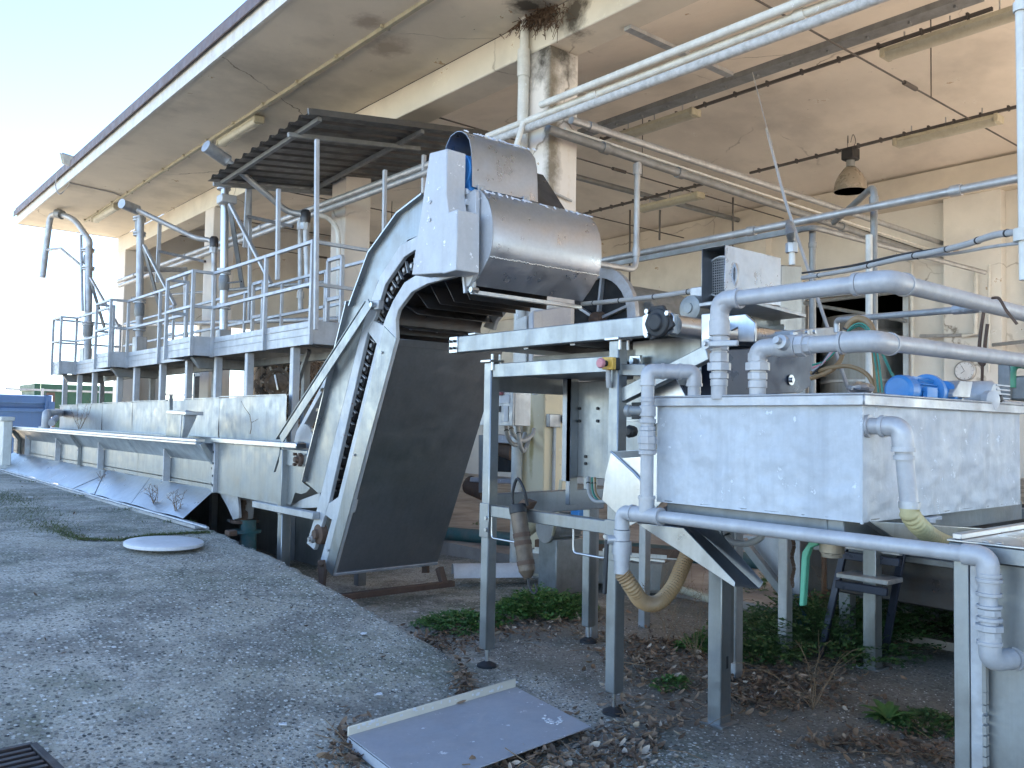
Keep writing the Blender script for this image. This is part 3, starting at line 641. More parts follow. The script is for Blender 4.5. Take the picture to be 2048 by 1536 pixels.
# drain valve pipe under the trough
dv = thing('drain_valve', 'flanged drain pipe with rusty valve hanging under the near end of the trough', 'valve', PX(490, 1000, 3.75))
a = PX(487, 985, 3.75); b = PX(497, 1075, 3.75)
dv.p('pipe', silver).tube([PX(495, 975, 3.75), PX(490, 1035, 3.75)], .085, 20); dv.p('lower_pipe', tealp).tube([PX(497, 1040, 3.75), PX(497, 1120, 3.75)], .08, 20)
for px_, py_ in ((489, 1042), (493, 1062)): q = PX(px_, py_, 3.75); dv.p('flange', rusty if px_ == 489 else tealp).ring(q, (0, 0, 1), .15, .03, 24)
q = PX(486, 1020, 3.65); dv.p('valve_body', rusty, smooth=60).lathe(q-V((0, 0, .1)), (0, 0, 1), [(0, .05), (.03, .055), (.08, .05), (.1, .025), (.15, .025), (.16, .035), (.2, .03)], 14)
q = PX(470, 1043, 3.7); dv.p('bracket_plate', galv).box(q.x-.03, q.x+.1, q.y-.15, q.y+.15, q.z-.01, q.z+.01)
gp = thing('support_gusset', 'bolted triangular steel gusset below the joint of the trough', 'bracket', PX(450, 1000, 3.5), mat=rimm, bev=.003)
gp.prism([PX(a, b, 3.53) for a, b in ((437, 983), (475, 988), (478, 1036), (466, 1040), (455, 1015))], (.03, 0, 0))
pw = thing('pit_wall', 'rough dark concrete wall of the pit under the near trough end', 'wall', (4.4, 9, 0), mat=concrete_w)
pw.box(4.5, 4.65, 8.4, 20, -.3, .75); pw.box(3.3, 4.65, 12.6, 12.8, -.3, .45)

# ================================================================== PLATFORM
XF = 4.36; XO = 4.08
W = thing('walkway', 'long grey steel walkway with stepped balconies and rails above the trough', 'walkway', (4.36, 8.5, 0))
zd = 2.45; zt = 2.60
def yx(px, x, py=690): return PX(px, py, x).y
yc0 = yx(625, XF, 650)
segs = [('in', yc0, yx(427, XF)), ('out', yx(427, XF), yx(334, XO)), ('in', yx(334, XO), yx(256, XF, 715)), ('out', yx(256, XF, 715), yx(192, XO, 730)), ('in', yx(192, XO, 730), yx(152, XF, 740)), ('out', yx(152, XF, 740), yx(105, XO, 750))]
XB = 5.5
for kind, a, b in segs:
    x = XF if kind == 'in' else XO
    f = W.p('fascia', bluegrey, .004); f.box(x, x+.012, a, b-.003, zd-.11, zt); f.box(x-.012, x, a, b-.003, zt-.075, zt-.06); f.box(x-.006, x, a, b-.003, zt-.16, zt-.15)
    W.p('deck', galv_d, .0).box(x+.013, XB, a, b-.003, zd, zd+.03)
    W.p('edge_channel', bluegrey).box(x+.013, x+.06, a, b-.003, zd-.10, zd-.001)
    if kind == 'out': 
        W.p('side_fascia', bluegrey, .004).box(XO, XF, a-.012, a, zd-.11, zt); W.p('bracket_beam', galv_d, .01).prism([(XO+.1, a+.3, zd-.11), (XO+.22, a+.3, zd-.26), (XF+.6, a+.3, zd-.26), (XF+.6, a+.3, zd-.11)], (0, .1, 0))
        W.p('side_fascia', bluegrey, .004).box(XO, XF, b, b+.012, zd-.11, zt)
W.p('side_fascia', bluegrey, .004).box(XF, 5.4, yc0-.012, yc0, zd-.11, zt)
W.p('long_beam', galv_d).box(5.0, 5.1, yc0, segs[-1][2], zd-.2, zd-.11)
yy = yc0+.4
while yy < segs[-1][2]:
    W.p('joist', galv_d).box(XF+.06, XB, yy, yy+.06, zd-.1, zd-.002); yy += 1.15
# rails
zr = [zd+1.02, zd+.55]
path = []
for kind, a, b in segs:
    x = (XF if kind == 'in' else XO)-.02; path += [(x, a), (x, b)]
path = [(path[i]) for i in range(len(path))]
Wn = path
for (xa, ya), (xb2, yb2) in zip(Wn, Wn[1:]):
    if abs(xa-xb2)+abs(ya-yb2) < .02: continue
    for z in zr: W.p('handrail' if z == zr[0] else 'mid_rail', bluegrey, .004).bar((xa, ya, z), (xb2, yb2, z), .04, .04)
for x, y in dict.fromkeys(Wn): W.p('rail_post', bluegrey, .004).bar((x, y, zd-.12), (x, y, zr[0]+.02), .045, .045)
for i in (0, 2):
    k, a, b = segs[i]; x = XF-.02; y = a+(b-a)*.42; W.p('rail_post', bluegrey, .004).bar((x, y, zd-.12), (x, y, zr[0]+.02), .045, .045)
# inner rail on the building side, with open door frames
for z in zr: W.p('inner_rail', bluegrey, .004).bar((5.35, yc0+.2, z), (5.35, segs[-1][2]-.3, z), .04, .04)
y = yc0+.3
while y < segs[-1][2]: W.p('inner_post', bluegrey, .004).bar((5.35, y, zd), (5.35, y, zr[0]), .04, .04); y += 1.32
for z in zr: W.p('end_rail', bluegrey, .004).bar((XF-.02, yc0, z), (5.35, yc0, z), .04, .04)
for z in zr: W.p('end_rail', bluegrey, .004).bar((XO, segs[-1][2], z), (5.35, segs[-1][2], z), .04, .04)
# hoops (gate frames) seen against the shed
for px_, x in ((334, 5.0), (505, 5.0), (654, 4.9)):
    q = yx(px_, x, 640); 
    for y in (q, q-.34): W.p('gate_post', bluegrey, .004).bar((x, y, zd), (x, y, zd+.98), .045, .045)
    for z in (zd+.98, zd+.5): W.p('gate_rail', bluegrey, .004).bar((x, q, z), (x, q-.34, z), .045, .045)
# legs with boots
for px_ in (585, 494, 432, 374, 322, 270, 237, 187, 157, 128):
    y = yx(px_, 4.42, 760); W.p('leg', bluegrey, .006).box(4.40, 4.49, y-.045, y+.045, -.2, zd-.11)
for px_ in (605, 425, 300, 200):
    y = yx(px_, 5.2, 760); W.p('rear_leg', galv_d, .006).box(5.2, 5.29, y-.045, y+.045, -.2, zd-.11)
W.p('brace', galv_d).bar(PX(618, 700, 4.9), PX(592, 775, 4.9), .05)

# ---------------------------------------------------------------- shelter roof
R = thing('shelter_roof', 'dark corrugated sheet roof on thin posts above the near end of the walkway', 'shelter', (5, 10, 2.5))
c00, c01 = PX(616, 226, 4.3), PX(415, 362, 4.3)          # near-left, far-left
c10 = PY(974, 270, c00.y); c11 = PY(729, 389, c01.y)
NR = 46; sh = R.p('sheet', darksheet, smooth=25); rws = []; 
for i in range(NR*4+1):
    t = i/(NR*4); ph = i % 16; hgt = [0, 0, 0, 0, 0, 0, 0, 0, 0, 0, 0, .02, .045, .045, .045, .02][ph]
    a = c00.lerp(c01, t); b = c10.lerp(c11, t); rws.append([a+V((0, 0, hgt)), a.lerp(b, .5)+V((0, 0, hgt)), b+V((0, 0, hgt))])
sh.loft(rws); sh.loft([[q-V((0, 0, .003)) for q in r] for r in rws])
def onroof(u, v, dz=0): return c00.lerp(c01, v).lerp(c10.lerp(c11, v), u)+V((0, 0, dz))
for u in (.07, .62): R.p('purlin', galv_d).bar(onroof(u, 0.02, -.03), onroof(u, .98, -.03), .05)
for v in (.20, .97): R.p('cross_beam', galv_d).bar(onroof(0.02, v, -.06), onroof(.75 if v < .5 else .98, v, -.06), .05)
R.p('edge_trim', darksheet).bar(onroof(0, 0, .02), onroof(1, 0, .02), .03, .07)
def rpost(px_, pyt, pyb, x): R.p('post', bluegrey, .004).bar(PX(px_, pyt, x), PX(px_-(2 if px_ > 500 else 1), pyb, x), .045, .045)
rpost(634, 279, 660, 4.34); 
for px_, pt, pb, x in ((770, 340, 480, 5.4), (500, 376, 640, 5.0), (848, 310, 420, 6.0-.25), (557, 378, 560, 4.34)): rpost(px_, pt, pb, x)

# ---------------------------------------------------------------- standpipes
def standpipe(label, px_, pyb, pyt, x, r=.07, flanges=(), collars=(), shiny=()):
    t = thing('standpipe', label, 'standpipe', PX(px_, pyb, x), 'standpipes along the walkway')
    A, B_ = PX(px_-1, pyb, x), PX(px_+2, pyt, x); t.p('pipe', galv if not shiny else steel_b, smooth=60).tube([A, B_], r, 18)
    for f in flanges: q = PX(px_, f, x); fl_ = t.p('flange', galv); fl_.ring(q, (0, 0, 1), r*1.75, .03, 22); fl_.ring(q-V((0, 0, .045)), (0, 0, 1), r*1.7, .025, 22)
    for f, rr, ll in collars: q = PX(px_, f, x); t.p('collar', galv_d, smooth=60).lathe(q-V((0, 0, ll/2)), (0, 0, 1), [(0, r*1.1), (ll*.2, r*rr), (ll*.8, r*rr), (ll, r*1.1)], 18)
    return t
x1, x2, x3 = 4.62, 4.62, 4.62
s1 = standpipe('nearest standpipe, bright lower half, with flanged top just under the corrugated roof edge', 448, 660, 372, x1, .055, (372, 540, 610), ((404, 1.3, .12), (566, 1.35, .22)), 1)
s2 = standpipe('middle standpipe with double flange under the open horizontal cylinder', 279, 720, 432, x2, .062, (436, 466, 600, 655), ((450, 1.25, .2), (620, 1.35, .25)))
s3 = standpipe('far standpipe with swan-neck spout against the white sky', 176, 735, 495, x3, .075, (499, 535, 645), ((520, 1.2, .2), (660, 1.3, .3)))
q = PX(455, 400, x1); s1.p('clamp', galv, .01).box(q.x-.12, q.x+.1, q.y-.1, q.y+.1, q.z-.06, q.z+.06)
s1.p('brace', bluegrey).bar(PX(460, 408, x1), PX(542, 567, 4.9), .06, .03); s1.p('brace', galv_d).bar(PX(459, 410, x1), PX(485, 575, 5.0), .06, .03)
s1.p('valve_lever', black).bar(PX(455, 566, x1), PX(483, 563, x1-.2), .02)
s1.p('boot', galv, .01).box(x1-.08, x1+.08, q.y-.08, q.y+.08, zd, zd+.3)
s2.p('brace', bluegrey).bar(PX(288, 490, x2), PX(350, 610, 4.9), .06, .03); s2.p('brace', galv_d).bar(PX(288, 495, x2), PX(322, 625, 5.0), .06, .03)
q = PX(279, 700, x2); s2.p('boot', galv, .01).box(q.x-.09, q.x+.09, q.y-.12, q.y+.12, zd, zd+.45)
q = PX(172, 700, x3); s3.p('boot', galv, .01).box(q.x-.09, q.x+.09, q.y-.14, q.y+.14, zd, zd+.45)
s3.p('brace', bluegrey).bar(PX(181, 555, x3), PX(238, 655, 5.0), .06, .03); s3.p('brace', galv_d).bar(PX(181, 560, x3), PX(210, 660, 5.0), .06, .03)
s3.p('swan_neck', galv, smooth=60).tube(fil([PX(178, 499, x3), PX(180, 482, x3), PX(148, 437, 4.4), PX(118, 428, 4.2), PX(101, 430, 4.1), PX(92, 498, 4.05), PX(85, 555, 4.0)], .35), .062, 14)
s3.p('collar', galv_d).ring(PX(119, 428, 4.2), PX(148, 437, 4.4)-PX(118, 428, 4.2), .1, .16, 18)
s3.p('link_rod', galv).tube([PX(92, 500, 4.05), PX(122, 497, 4.2), PX(166, 534, 4.6)], .028, 8); s3.p('lever_rod', galv).tube([PX(162, 470, 4.5), PX(165, 622, 4.5)], .03, 8)
def arm(t, a, xa, m_, xm, e, xe, dn, big):
    t.p('mouth_cylinder', galv, smooth=60).tube([PX(*a, xa), PX(*big, xa+(xm-xa)*.28)], .085, 22)
    t.p('arm', galv, smooth=60).tube(fil([PX(*big, xa+(xm-xa)*.25), PX(*m_, xm), PX(*e, xe), PX(*dn, xe+.02)], .22), .045, 14)
    q = PX(*e, xe); t.p('elbow', darkm, smooth=60).lathe(q-V((0, 0, .14)), (0, 0, 1), [(0, .07), (.06, .075), (.16, .075), (.2, .05)], 16); t.p('union', galv).ring(q-V((0, 0, .18)), (0, 0, 1), .075, .1, 8)
a2 = thing('filler_arm', 'sloping filler arm with open round mouth resting on the middle standpipe', 'pipe arm', PX(335, 440, 4.8), 'filler arms')
arm(a2, (243, 407), 4.2, (395, 478), 5.3, (428, 480), 5.5, (428, 608), (275, 420))
a1 = thing('filler_arm', 'sloping filler arm with round blue-grey mouth poking out under the corrugated roof', 'pipe arm', PX(500, 360, 4.8), 'filler arms')
arm(a1, (411, 292), 4.1, (576, 425), 5.3, (611, 428), 5.5, (616, 575), (455, 322))
for t, px_, y0_, y1_, x in ((a2, 320, 440, 565, 4.9), (a1, 496, 376, 495, 4.9)):
    t.p('hanger', bluegrey).bar(PX(px_, y0_, x), PX(px_-6, y1_, x), .06, .04); t.p('cross_rod', cabled).bar(PX(px_, y1_-62, x), PX(px_+90, y1_-42, 5.3), .045)
# vertical feed pipes behind
for px_, pa, pb, lab in ((371, 535, 700, 'vertical grey feed pipe joining the long pipe pair near the middle standpipe'), (601, 440, 620, 'vertical grey feed pipe joining the long pipe pair behind the shelter post')):
    t = thing('feed_pipe', lab, 'pipe', PX(px_, pb, 5.6), 'feed pipes', mat=galv); t.tube([PX(px_, pa, 5.6), PX(px_, pb, 5.6)], .038, 12); t.ring(PX(px_, pa+12, 5.6), (0, 0, 1), .052, .12); t.ring(PX(px_, pb-30, 5.6), (0, 0, 1), .052, .1)
    if px_ == 371: t.tube([PX(282, 538, 4.7), PX(371, 540, 5.6)], .05, 12)
# long double pipe along the shed front, white towards the right
def yrun(name, label, a, b, x, r, m, n=12, coup=(), cat='pipe', ext=0):
    A, B_ = PX(*a, x), PX(*b, x); t = thing(name, label, cat, B_, mat=m); zc = (A.z+B_.z)/2; t.tube([V((x, A.y, A.z)), V((x, B_.y-ext, B_.z+(B_.z-A.z)/(A.y-B_.y)*ext))], r, n)
    for k in coup: q = A.lerp(B_, k); t.ring(q, (0, 1, 0), r*1.3, .09, 14)
    return t
yrun('long_pipe', 'upper grey pipe of the pair running behind the standpipes', (236, 563), (870, 325), 5.78, .044, galv, coup=(.1, .35, .62))
yrun('long_pipe', 'lower grey pipe of the pair running behind the standpipes', (238, 572), (880, 335), 5.72, .04, galv, coup=(.2, .5))
yrun('long_conduit', 'thin conduit low behind the walkway rails', (240, 598), (700, 560), 6.2, .03, galv_d)
yrun('long_pipe', 'low horizontal pipe behind the walkway rails, near the bright openings', (250, 650), (680, 638), 5.9, .04, galv)
yrun('white_pipe', 'uppermost white pipe crossing in front of the stained column', (1082, 210), (1600, 4), 5.72, .036, whitep, 16, ext=4)
yrun('white_pipe', 'second white pipe with a coupling in front of the stained column', (975, 273), (1650, 10.5), 5.82, .038, whitep, 16, coup=(.40, .41, .95), ext=4)
yrun('insulated_pipe', 'wrapped grey and white insulated pipe below the two white pipes', (975, 286), (1650, 35.5), 5.70, .042, insul, 16, ext=4)
t = thing('white_rod', 'short white pipe leaning from the insulated pipe behind the motor hood', 'pipe', PX(1040, 290, 5.6), mat=whitep); t.tube([PX(1047, 245, 5.65), PX(1030, 300, 5.6)], .03, 10)
yrun('grey_pipe', 'long horizontal blue-grey pipe crossing the open bay above the hood box', (1205, 521), (2060, 352), 7.4, .038, galv, 12, coup=(.45, .88))
# ================================================================== ELEVATOR
XA, XW = 3.5, 1.05; XR = XA+XW
E_ = thing('inclined_elevator', 'tall inclined bucket elevator with curved head, dark underside sheet and round discharge hood', 'elevator', (4.0, 6.6, 0))
def C(pts, x=XA): return [PX(a, b, x) for a, b in pts]
m1o = [(613, 1087), (633, 1020), (726, 648.5), (745, 592), (760, 552), (800, 490), (832, 473), (860, 465)]
m1i = [(628, 1100), (657, 1007), (735, 664), (751, 632), (770, 569), (808, 514), (828, 501), (862, 492)]
m2o = [(640, 1122), (676, 994), (755, 679), (772, 633), (786, 601), (808, 565), (830, 551), (868, 552), (915, 548)]
m2i = [(664, 1151), (706, 1000), (792, 677), (791, 639), (796, 620), (823, 584), (855, 567), (900, 556), (925, 549)]
for x0, nm in ((XA, 'side_frame'), (XR-.10, 'far_side_frame')):
    f = E_.p(nm, bluegrey, .004)
    def strip(o, i, w=.035):
        O, I = [q+V((x0-XA, 0, 0)) for q in C(o)], [q+V((x0-XA, 0, 0)) for q in C(i)]; k = V((w, 0, 0))
        f.loft([[a, b, b+k, a+k] for a, b in zip(O, I)], True, True)
    strip(m1o, m1i)
    if x0 == XA: strip(m2o, m2i)
    else: strip(m2o[3:], m2i[3:])
    if x0 == XA:
        for poly in (((657, 1007), (676, 994), (706, 1000), (700, 1025), (664, 1040), (650, 1030)), ((726, 648), (745, 640), (775, 655), (790, 677), (755, 690), (737, 666))):
            E_.p('gusset_plate', bluegrey, .003).prism(C(poly, XA+.003), (.05, 0, 0))
# side covers outside of frame one
cov1 = [(699, 603), (724.6, 612), (745, 640), (726, 648.5), (642, 985), (636, 986), (610, 963)]
E_.p('lower_cover', steel_f).prism(C(cov1, XA+.01), (.012, 0, 0)); ed_ = E_.p('cover_flange', steel_b)
for a, b in (((699, 603), (610, 963)),): ed_.bar(PX(*a, XA+.0), PX(*b, XA+.0), .012, .07, (1, 0, 0))
cov = [[(705.7, 601), (740.6, 505.7), (775, 545), (757, 560), (743, 600), (736, 630)], [(740.6, 505.7), (798, 426.5), (815, 480), (775, 545)], [(798, 426.5), (845.4, 389.6), (870, 470), (832, 473), (815, 480)]]
for c in cov: E_.p('upper_cover', steel_f).prism(C(c, XA+.012), (.01, 0, 0))
o_ = C([(702, 612), (705.7, 601), (740.6, 505.7), (798, 426.5), (848, 388)], XA-.005); k = V((.20, 0, 0))
ef = E_.p('cover_rim', steel_b)
for a, b in zip(o_, o_[1:]): ef.bar(a, b, .012, .05, (1, 0, 0))
tp = E_.p('back_sheet', darkm); pts = C([(612, 963), (699, 603), (705.7, 601), (740.6, 505.7), (798, 426.5), (848, 388), (890, 372)], XA+.03)
tp.loft([[q, q+V((XW-.06, 0, 0))] for q in pts])
# inner belt: carrier slats with pin holes, following the gap between the frame members
mid_ = [((a+c)/2, (b+d)/2) for (a, b), (c, d) in zip([(645, 1010), (743, 664), (752, 640), (769, 600), (785, 562), (808, 535), (830, 522), (868, 520)], [(672, 1003), (757, 672), (772, 640), (783, 605), (796, 570), (812, 545), (834, 535), (872, 536)])]
bp_ = resamp(C(mid_, XA+.05), .104)
for i, q in enumerate(bp_):
    d = (bp_[min(i+1, len(bp_)-1)]-bp_[max(i-1, 0)]).normalized(); n = V((1, 0, 0)).cross(d).normalized()
    s_ = E_.p('belt_slat', darkm); s_.obox(q+V((XW/2-.14, 0, 0)), V((XW/2-.14, 0, 0)), d*.034, n*.03)
    s_.cyl(q+V((-.008, 0, 0)), q+V((.0, 0, 0)), .024, 10)
    hb = s_.p('slat_bracket', galv); hb.obox(q+V((-.004, 0, 0))+d*.046, V((.012, 0, 0)), d*.004, n*.05); hb.cyl(q+V((-.014, 0, 0)), q+V((-.007, 0, 0)), .016, 10)
# cleats showing on the underside of the curved head
cl = resamp(C([(791, 650), (797, 622), (824, 588), (856, 571), (900, 560), (945, 553)], XA+.1), .19)
for i, q in enumerate(cl):
    d = (cl[min(i+1, len(cl)-1)]-cl[max(i-1, 0)]).normalized(); n = d.cross(V((1, 0, 0))).normalized()
    if n.z > 0: n = -n
    c_ = E_.p('cleat', darkm, .002); L_ = XW-.22; a = q+V((0, 0, 0)); b = q+V((L_, 0, 0))
    tip = n*.15+d*.05
    c_.prism([a, b, b-V((.05, 0, 0))+tip, a+V((.05, 0, 0))+tip], d*.008)
    for u in (.12, .42, .75): w_ = a.lerp(b, u)+tip*.45-d*.002; c_.p('cleat_bolt', steel_b).cyl(w_, w_-d*.012, .012, 8)
E_.p('belt_underside', darkm).loft([[q+V((0, 0, 0)), q+V((XW-.22, 0, 0))] for q in C([(794, 668), (793, 640), (799, 618), (826, 582), (858, 563), (900, 552), (935, 545)], XA+.1)])
sp_ = E_.p('chain_sprocket', rusty)
sp_.lathe(PX(795, 640, XR-.14)+V((0, -.1, .1)), (1, 0, 0), [(0, .18), (.02, .18)], 20)
# underside sheet
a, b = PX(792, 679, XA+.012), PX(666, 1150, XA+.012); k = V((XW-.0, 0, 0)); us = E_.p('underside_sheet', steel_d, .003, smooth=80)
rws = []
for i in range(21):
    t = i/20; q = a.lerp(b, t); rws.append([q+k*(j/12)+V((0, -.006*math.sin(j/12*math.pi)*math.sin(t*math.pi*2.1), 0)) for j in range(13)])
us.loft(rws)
d = (b-a).normalized(); nrm = V((1, 0, 0)).cross(d).normalized(); nrm = nrm if nrm.y < 0 else -nrm
E_.p('upper_lap', steel_d, .002).obox(a+k/2+d*.02+nrm*.004, k/2, d*.03, nrm*.003)
E_.p('side_trim', steel_f, .003).prism([PX(c, e_, XA-.004) for c, e_ in ((768, 652), (792, 677), (664, 1153), (650, 1135))], (.008, 0, 0))
E_.p('bottom_hem', rimm, .002).obox(b+k/2-d*.006, k/2, d*.012, nrm*.012)
for px_, py_ in ((763, 705), (708, 910), (656, 1100)): q = PX(px_, py_, XA-.01); E_.p('rivet', rimm).cyl(q, q-V((.006, 0, 0)), .012, 8)
# feet
fp = E_.p('foot', rusty, .004); fp.prism(C([(634, 1120), (646, 1120), (649, 1135), (645, 1180), (637, 1172)], XA-.02), (.03, 0, 0))
fp.cyl(PX(641, 1126, XA-.05), PX(641, 1126, XA+.1), .025, 10)
E_.p('foot', rusty, .004).prism([q+V((XW-.02, 0, 0)) for q in C([(640, 1128), (650, 1128), (650, 1170), (640, 1170)], XA)], (.03, 0, 0))
q = PX(640, 1068, XA+.02); E_.p('tail_bearing', rusty).lathe(q+V((.03, 0, 0)), (-1, 0, 0), [(0, .09), (.05, .085), (.06, .045), (.09, .04)], 16)
q = PX(627, 1078, XA-.02); E_.p('tail_bolt', rimm).lathe(q, (-1, 0, 0), [(0, .035), (.03, .035), (.03, .018), (.05, .018)], 12)
a, b = PZ(690, 1183, .03), PZ(880, 1160, .03)
sb_ = thing('ground_bar', 'rusty flat bar lying on the ground under the foot of the elevator', 'bar', a, mat=rusty, bev=.004); sb_.bar(V((3.42, 6.45, .04)), V((4.7, 6.42, .04)), .07, .05)
sb_.bar(V((4.6, 6.42, .04)), V((4.6, 6.5, .18)), .06)
# discharge hood
XH = XA+.03
prof = [(936, 398), (958, 378), (968, 388), (976, 401), (982, 420), (985, 440), (985, 474), (983, 495), (979, 513), (963, 545), (947.6, 571), (935, 583)]
hp = C(prof, XH); L = V((1.03, 0, 0)); hd = E_.p('discharge_hood', hoodm, smooth=50)
hd.loft([[q, q+L*.33, q+L*.66, q+L] for q in hp[1:-1]])
E_.p('hood_cap', guardp, .002).prism(hp, (.01, 0, 0)); E_.p('hood_end', hoodm).prism([q+L*.995 for q in hp], (.01, 0, 0))
wl = E_.p('weld_seam', steel_b)
w0 = PX(979.5, 513, XH)
for i in range(70): q = w0+L*(i/69)+V((0, -.004, random.uniform(-.004, .004))); wl.obox(q, V((.006, 0, 0)), V((0, .004, 0)), V((0, 0, .004)))
sdp = C([(930, 392), (958, 378), (962, 384), (952, 400), (952, 560), (946, 572), (934, 578), (931, 560)], XH-.05)
E_.p('hood_flange', guardp, .003).prism([PX(a, b, XH-.012) for a, b in ((932, 396), (957, 380), (960, 386), (958, 548), (946, 572), (934, 580))], (-.035, 0, 0))
E_.p('hood_bottom_rail', steel_b, .003).bar(PX(943, 584, XH), PX(943, 584, XH)+L*1.01, .03, .03)
E_.p('pivot_lug', galv, .003).prism(C([(936, 562), (947, 562), (946, 586), (937, 586)], XH-.03), (.025, 0, 0)); q = PX(941, 579, XH-.045); E_.p('pivot_bolt', steel_b).cyl(q, q+V((.06, 0, 0)), .02, 8)
E_.p('hanger_bar', rimm).bar(PX(927, 540, XH-.05), PX(931, 586, XH-.05), .02)
# motor hood, an arch
mo = [(886, 372), (888, 320), (892, 292), (901, 272), (913, 263), (922, 262), (932, 268), (939, 280), (942.5, 300), (944, 335), (944.5, 373)]
XM = XA+.0; mp_ = C(mo, XM); L2 = V((.60, 0, 0)); mh = E_.p('motor_hood', hoodm, smooth=60)
mh.loft([[q, q+L2*.5, q+L2] for q in mp_]); cen = sum(mp_, V())/len(mp_); mh.loft([[q.lerp(cen, .018), q.lerp(cen, .018)+L2*.5, q.lerp(cen, .018)+L2] for q in mp_])
E_.p('motor_hood_rim', steel_b).loft([[q, q.lerp(cen, .018)] for q in mp_])
E_.p('motor_hood_back', hoodm).prism([q+L2*.99 for q in mp_], (.006, 0, 0))
for u in (.12, .80):
    q = PX(944.5, 373, XM)+L2*u; lg = E_.p('hood_lug', galv, .002); lg.obox(q+V((0, -.008, -.01)), V((.03, 0, 0)), V((0, .006, 0)), V((0, 0, .028))); lg.cyl(q+V((0, -.022, -.005)), q+V((0, -.01, -.005)), .012, 8)
mt = E_.p('drive_motor', motorb, .006, smooth=50); qc = PX(929, 345, XA+.02)
mt.tube([qc+V((-.02, .02, 0)), qc+V((.34, .02, 0))], .115, 24); mt.tube([qc+V((-.03, .02, 0)), qc+V((.0, .02, 0))], .125, 24)
for i in range(10): an = i*math.pi/5; mt.obox(qc+V((.17, .02+.118*math.cos(an), .118*math.sin(an))), V((.14, 0, 0)), V((0, .004*abs(math.sin(an))+.002, 0)), V((0, 0, .006)))
mt.prism([PX(a, b, XA+.0) for a, b in ((915, 318), (930, 316), (938, 330), (938, 370), (943, 382), (915, 372))], (.12, 0, 0))
gb = E_.p('gear_casing', whitepl, .006); gb.prism(C([(911, 378), (932, 376), (934, 388), (914, 390)], XA-.02), (.1, 0, 0))
for px_, py_, rr in ((907, 403, .05), (916, 410, .03), (905, 410, .028)): q = PX(px_, py_, XA-.04); E_.p('chain_wheel', guardp).lathe(q, (-1, 0, 0), [(0, rr), (.02, rr), (.02, rr*.5), (.05, rr*.4)], 14)
E_.p('tension_bracket', guardp, .003).bar(PX(903, 405, XA-.03), PX(935, 404, XA-.03), .03, .04); E_.p('tension_bracket', guardp, .003).bar(PX(924, 392, XA-.05), PX(926, 418, XA-.05), .018)
E_.p('back_cover', darkm).prism(C([(900, 300), (945, 380), (945, 420), (935, 560), (900, 545), (898, 400)], XA+.06), (.9, 0, 0))
fk = E_.p('paint_flakes', whitepl); fk.props['kind'] = 'stuff'
for (pa_, pb_, up_) in ((PX(960, 381, XH-.0), PX(960, 381, XH)+L, -1), (PX(925, 263, XM), PX(925, 263, XM)+L2, 1)):
    for k in range(26):
        u = random.random()**(1.0); q = pa_.lerp(pb_, u)+(V((0, -.015-abs(random.gauss(0, .03)), 0)) if up_ < 0 else V((0, -abs(random.gauss(0, .03))-.01, 0))); hh = abs(q.y-pa_.y)
        q.z += -.45*hh if up_ < 0 else -.25*hh; q.z += .006; fk.obox(q, V((.003+.004*random.random(), -.002, 0)), V((0, -.008-.018*random.random(), -.010)), V((0, -.001, .0025)))
# chain guard
XG = XA-.20
gd = E_.p('chain_guard', guardp, .006); 
gd.prism(C([(859, 306), (894, 297), (892, 388), (897, 424), (893, 520), (890, 546), (823, 550), (841, 430)], XG), (.16, 0, 0))
E_.p('lower_guard', guardp, .006).prism(C([(896, 425), (914, 418), (913, 540), (884, 548), (886, 470)], XG-.008), (.19, 0, 0))
for px_, py_ in ((860, 404), (859, 440)): q = PX(px_, py_, XG-.004); E_.p('guard_dent', rimm).cyl(q, q-V((.003, 0, 0)), .014, 8)
# support strut
st = E_.p('support_strut', steel_f, .003); st.bar(PX(740, 606, XA-.07), PX(562, 880, XA-.07), .09, .012, (1, 0, 0)); st.bar(PX(737, 604, XA-.03), PX(559, 878, XA-.03), .012, .08, (1, 0, 0))
E_.p('strut_lug', galv, .003).prism(C([(738, 602), (758, 600), (756, 618), (742, 620)], XA-.05), (.05, 0, 0)); q = PX(741, 609, XA-.09); E_.p('strut_bolt', steel_b).cyl(q, q+V((.05, 0, 0)), .02, 8)
E_.p('rear_strut', bluegrey, .004).bar(PX(608, 860, 4.25), PX(700, 690, 4.25), .11, .06)
for px_, py_ in ((652, 780), (643, 820), (634, 860)): q = PX(px_, py_, XA+.02); E_.p('cover_clip', brass, .003).obox(q, V((.04, 0, 0)), V((0, .03, 0)), V((0, 0, .015)))

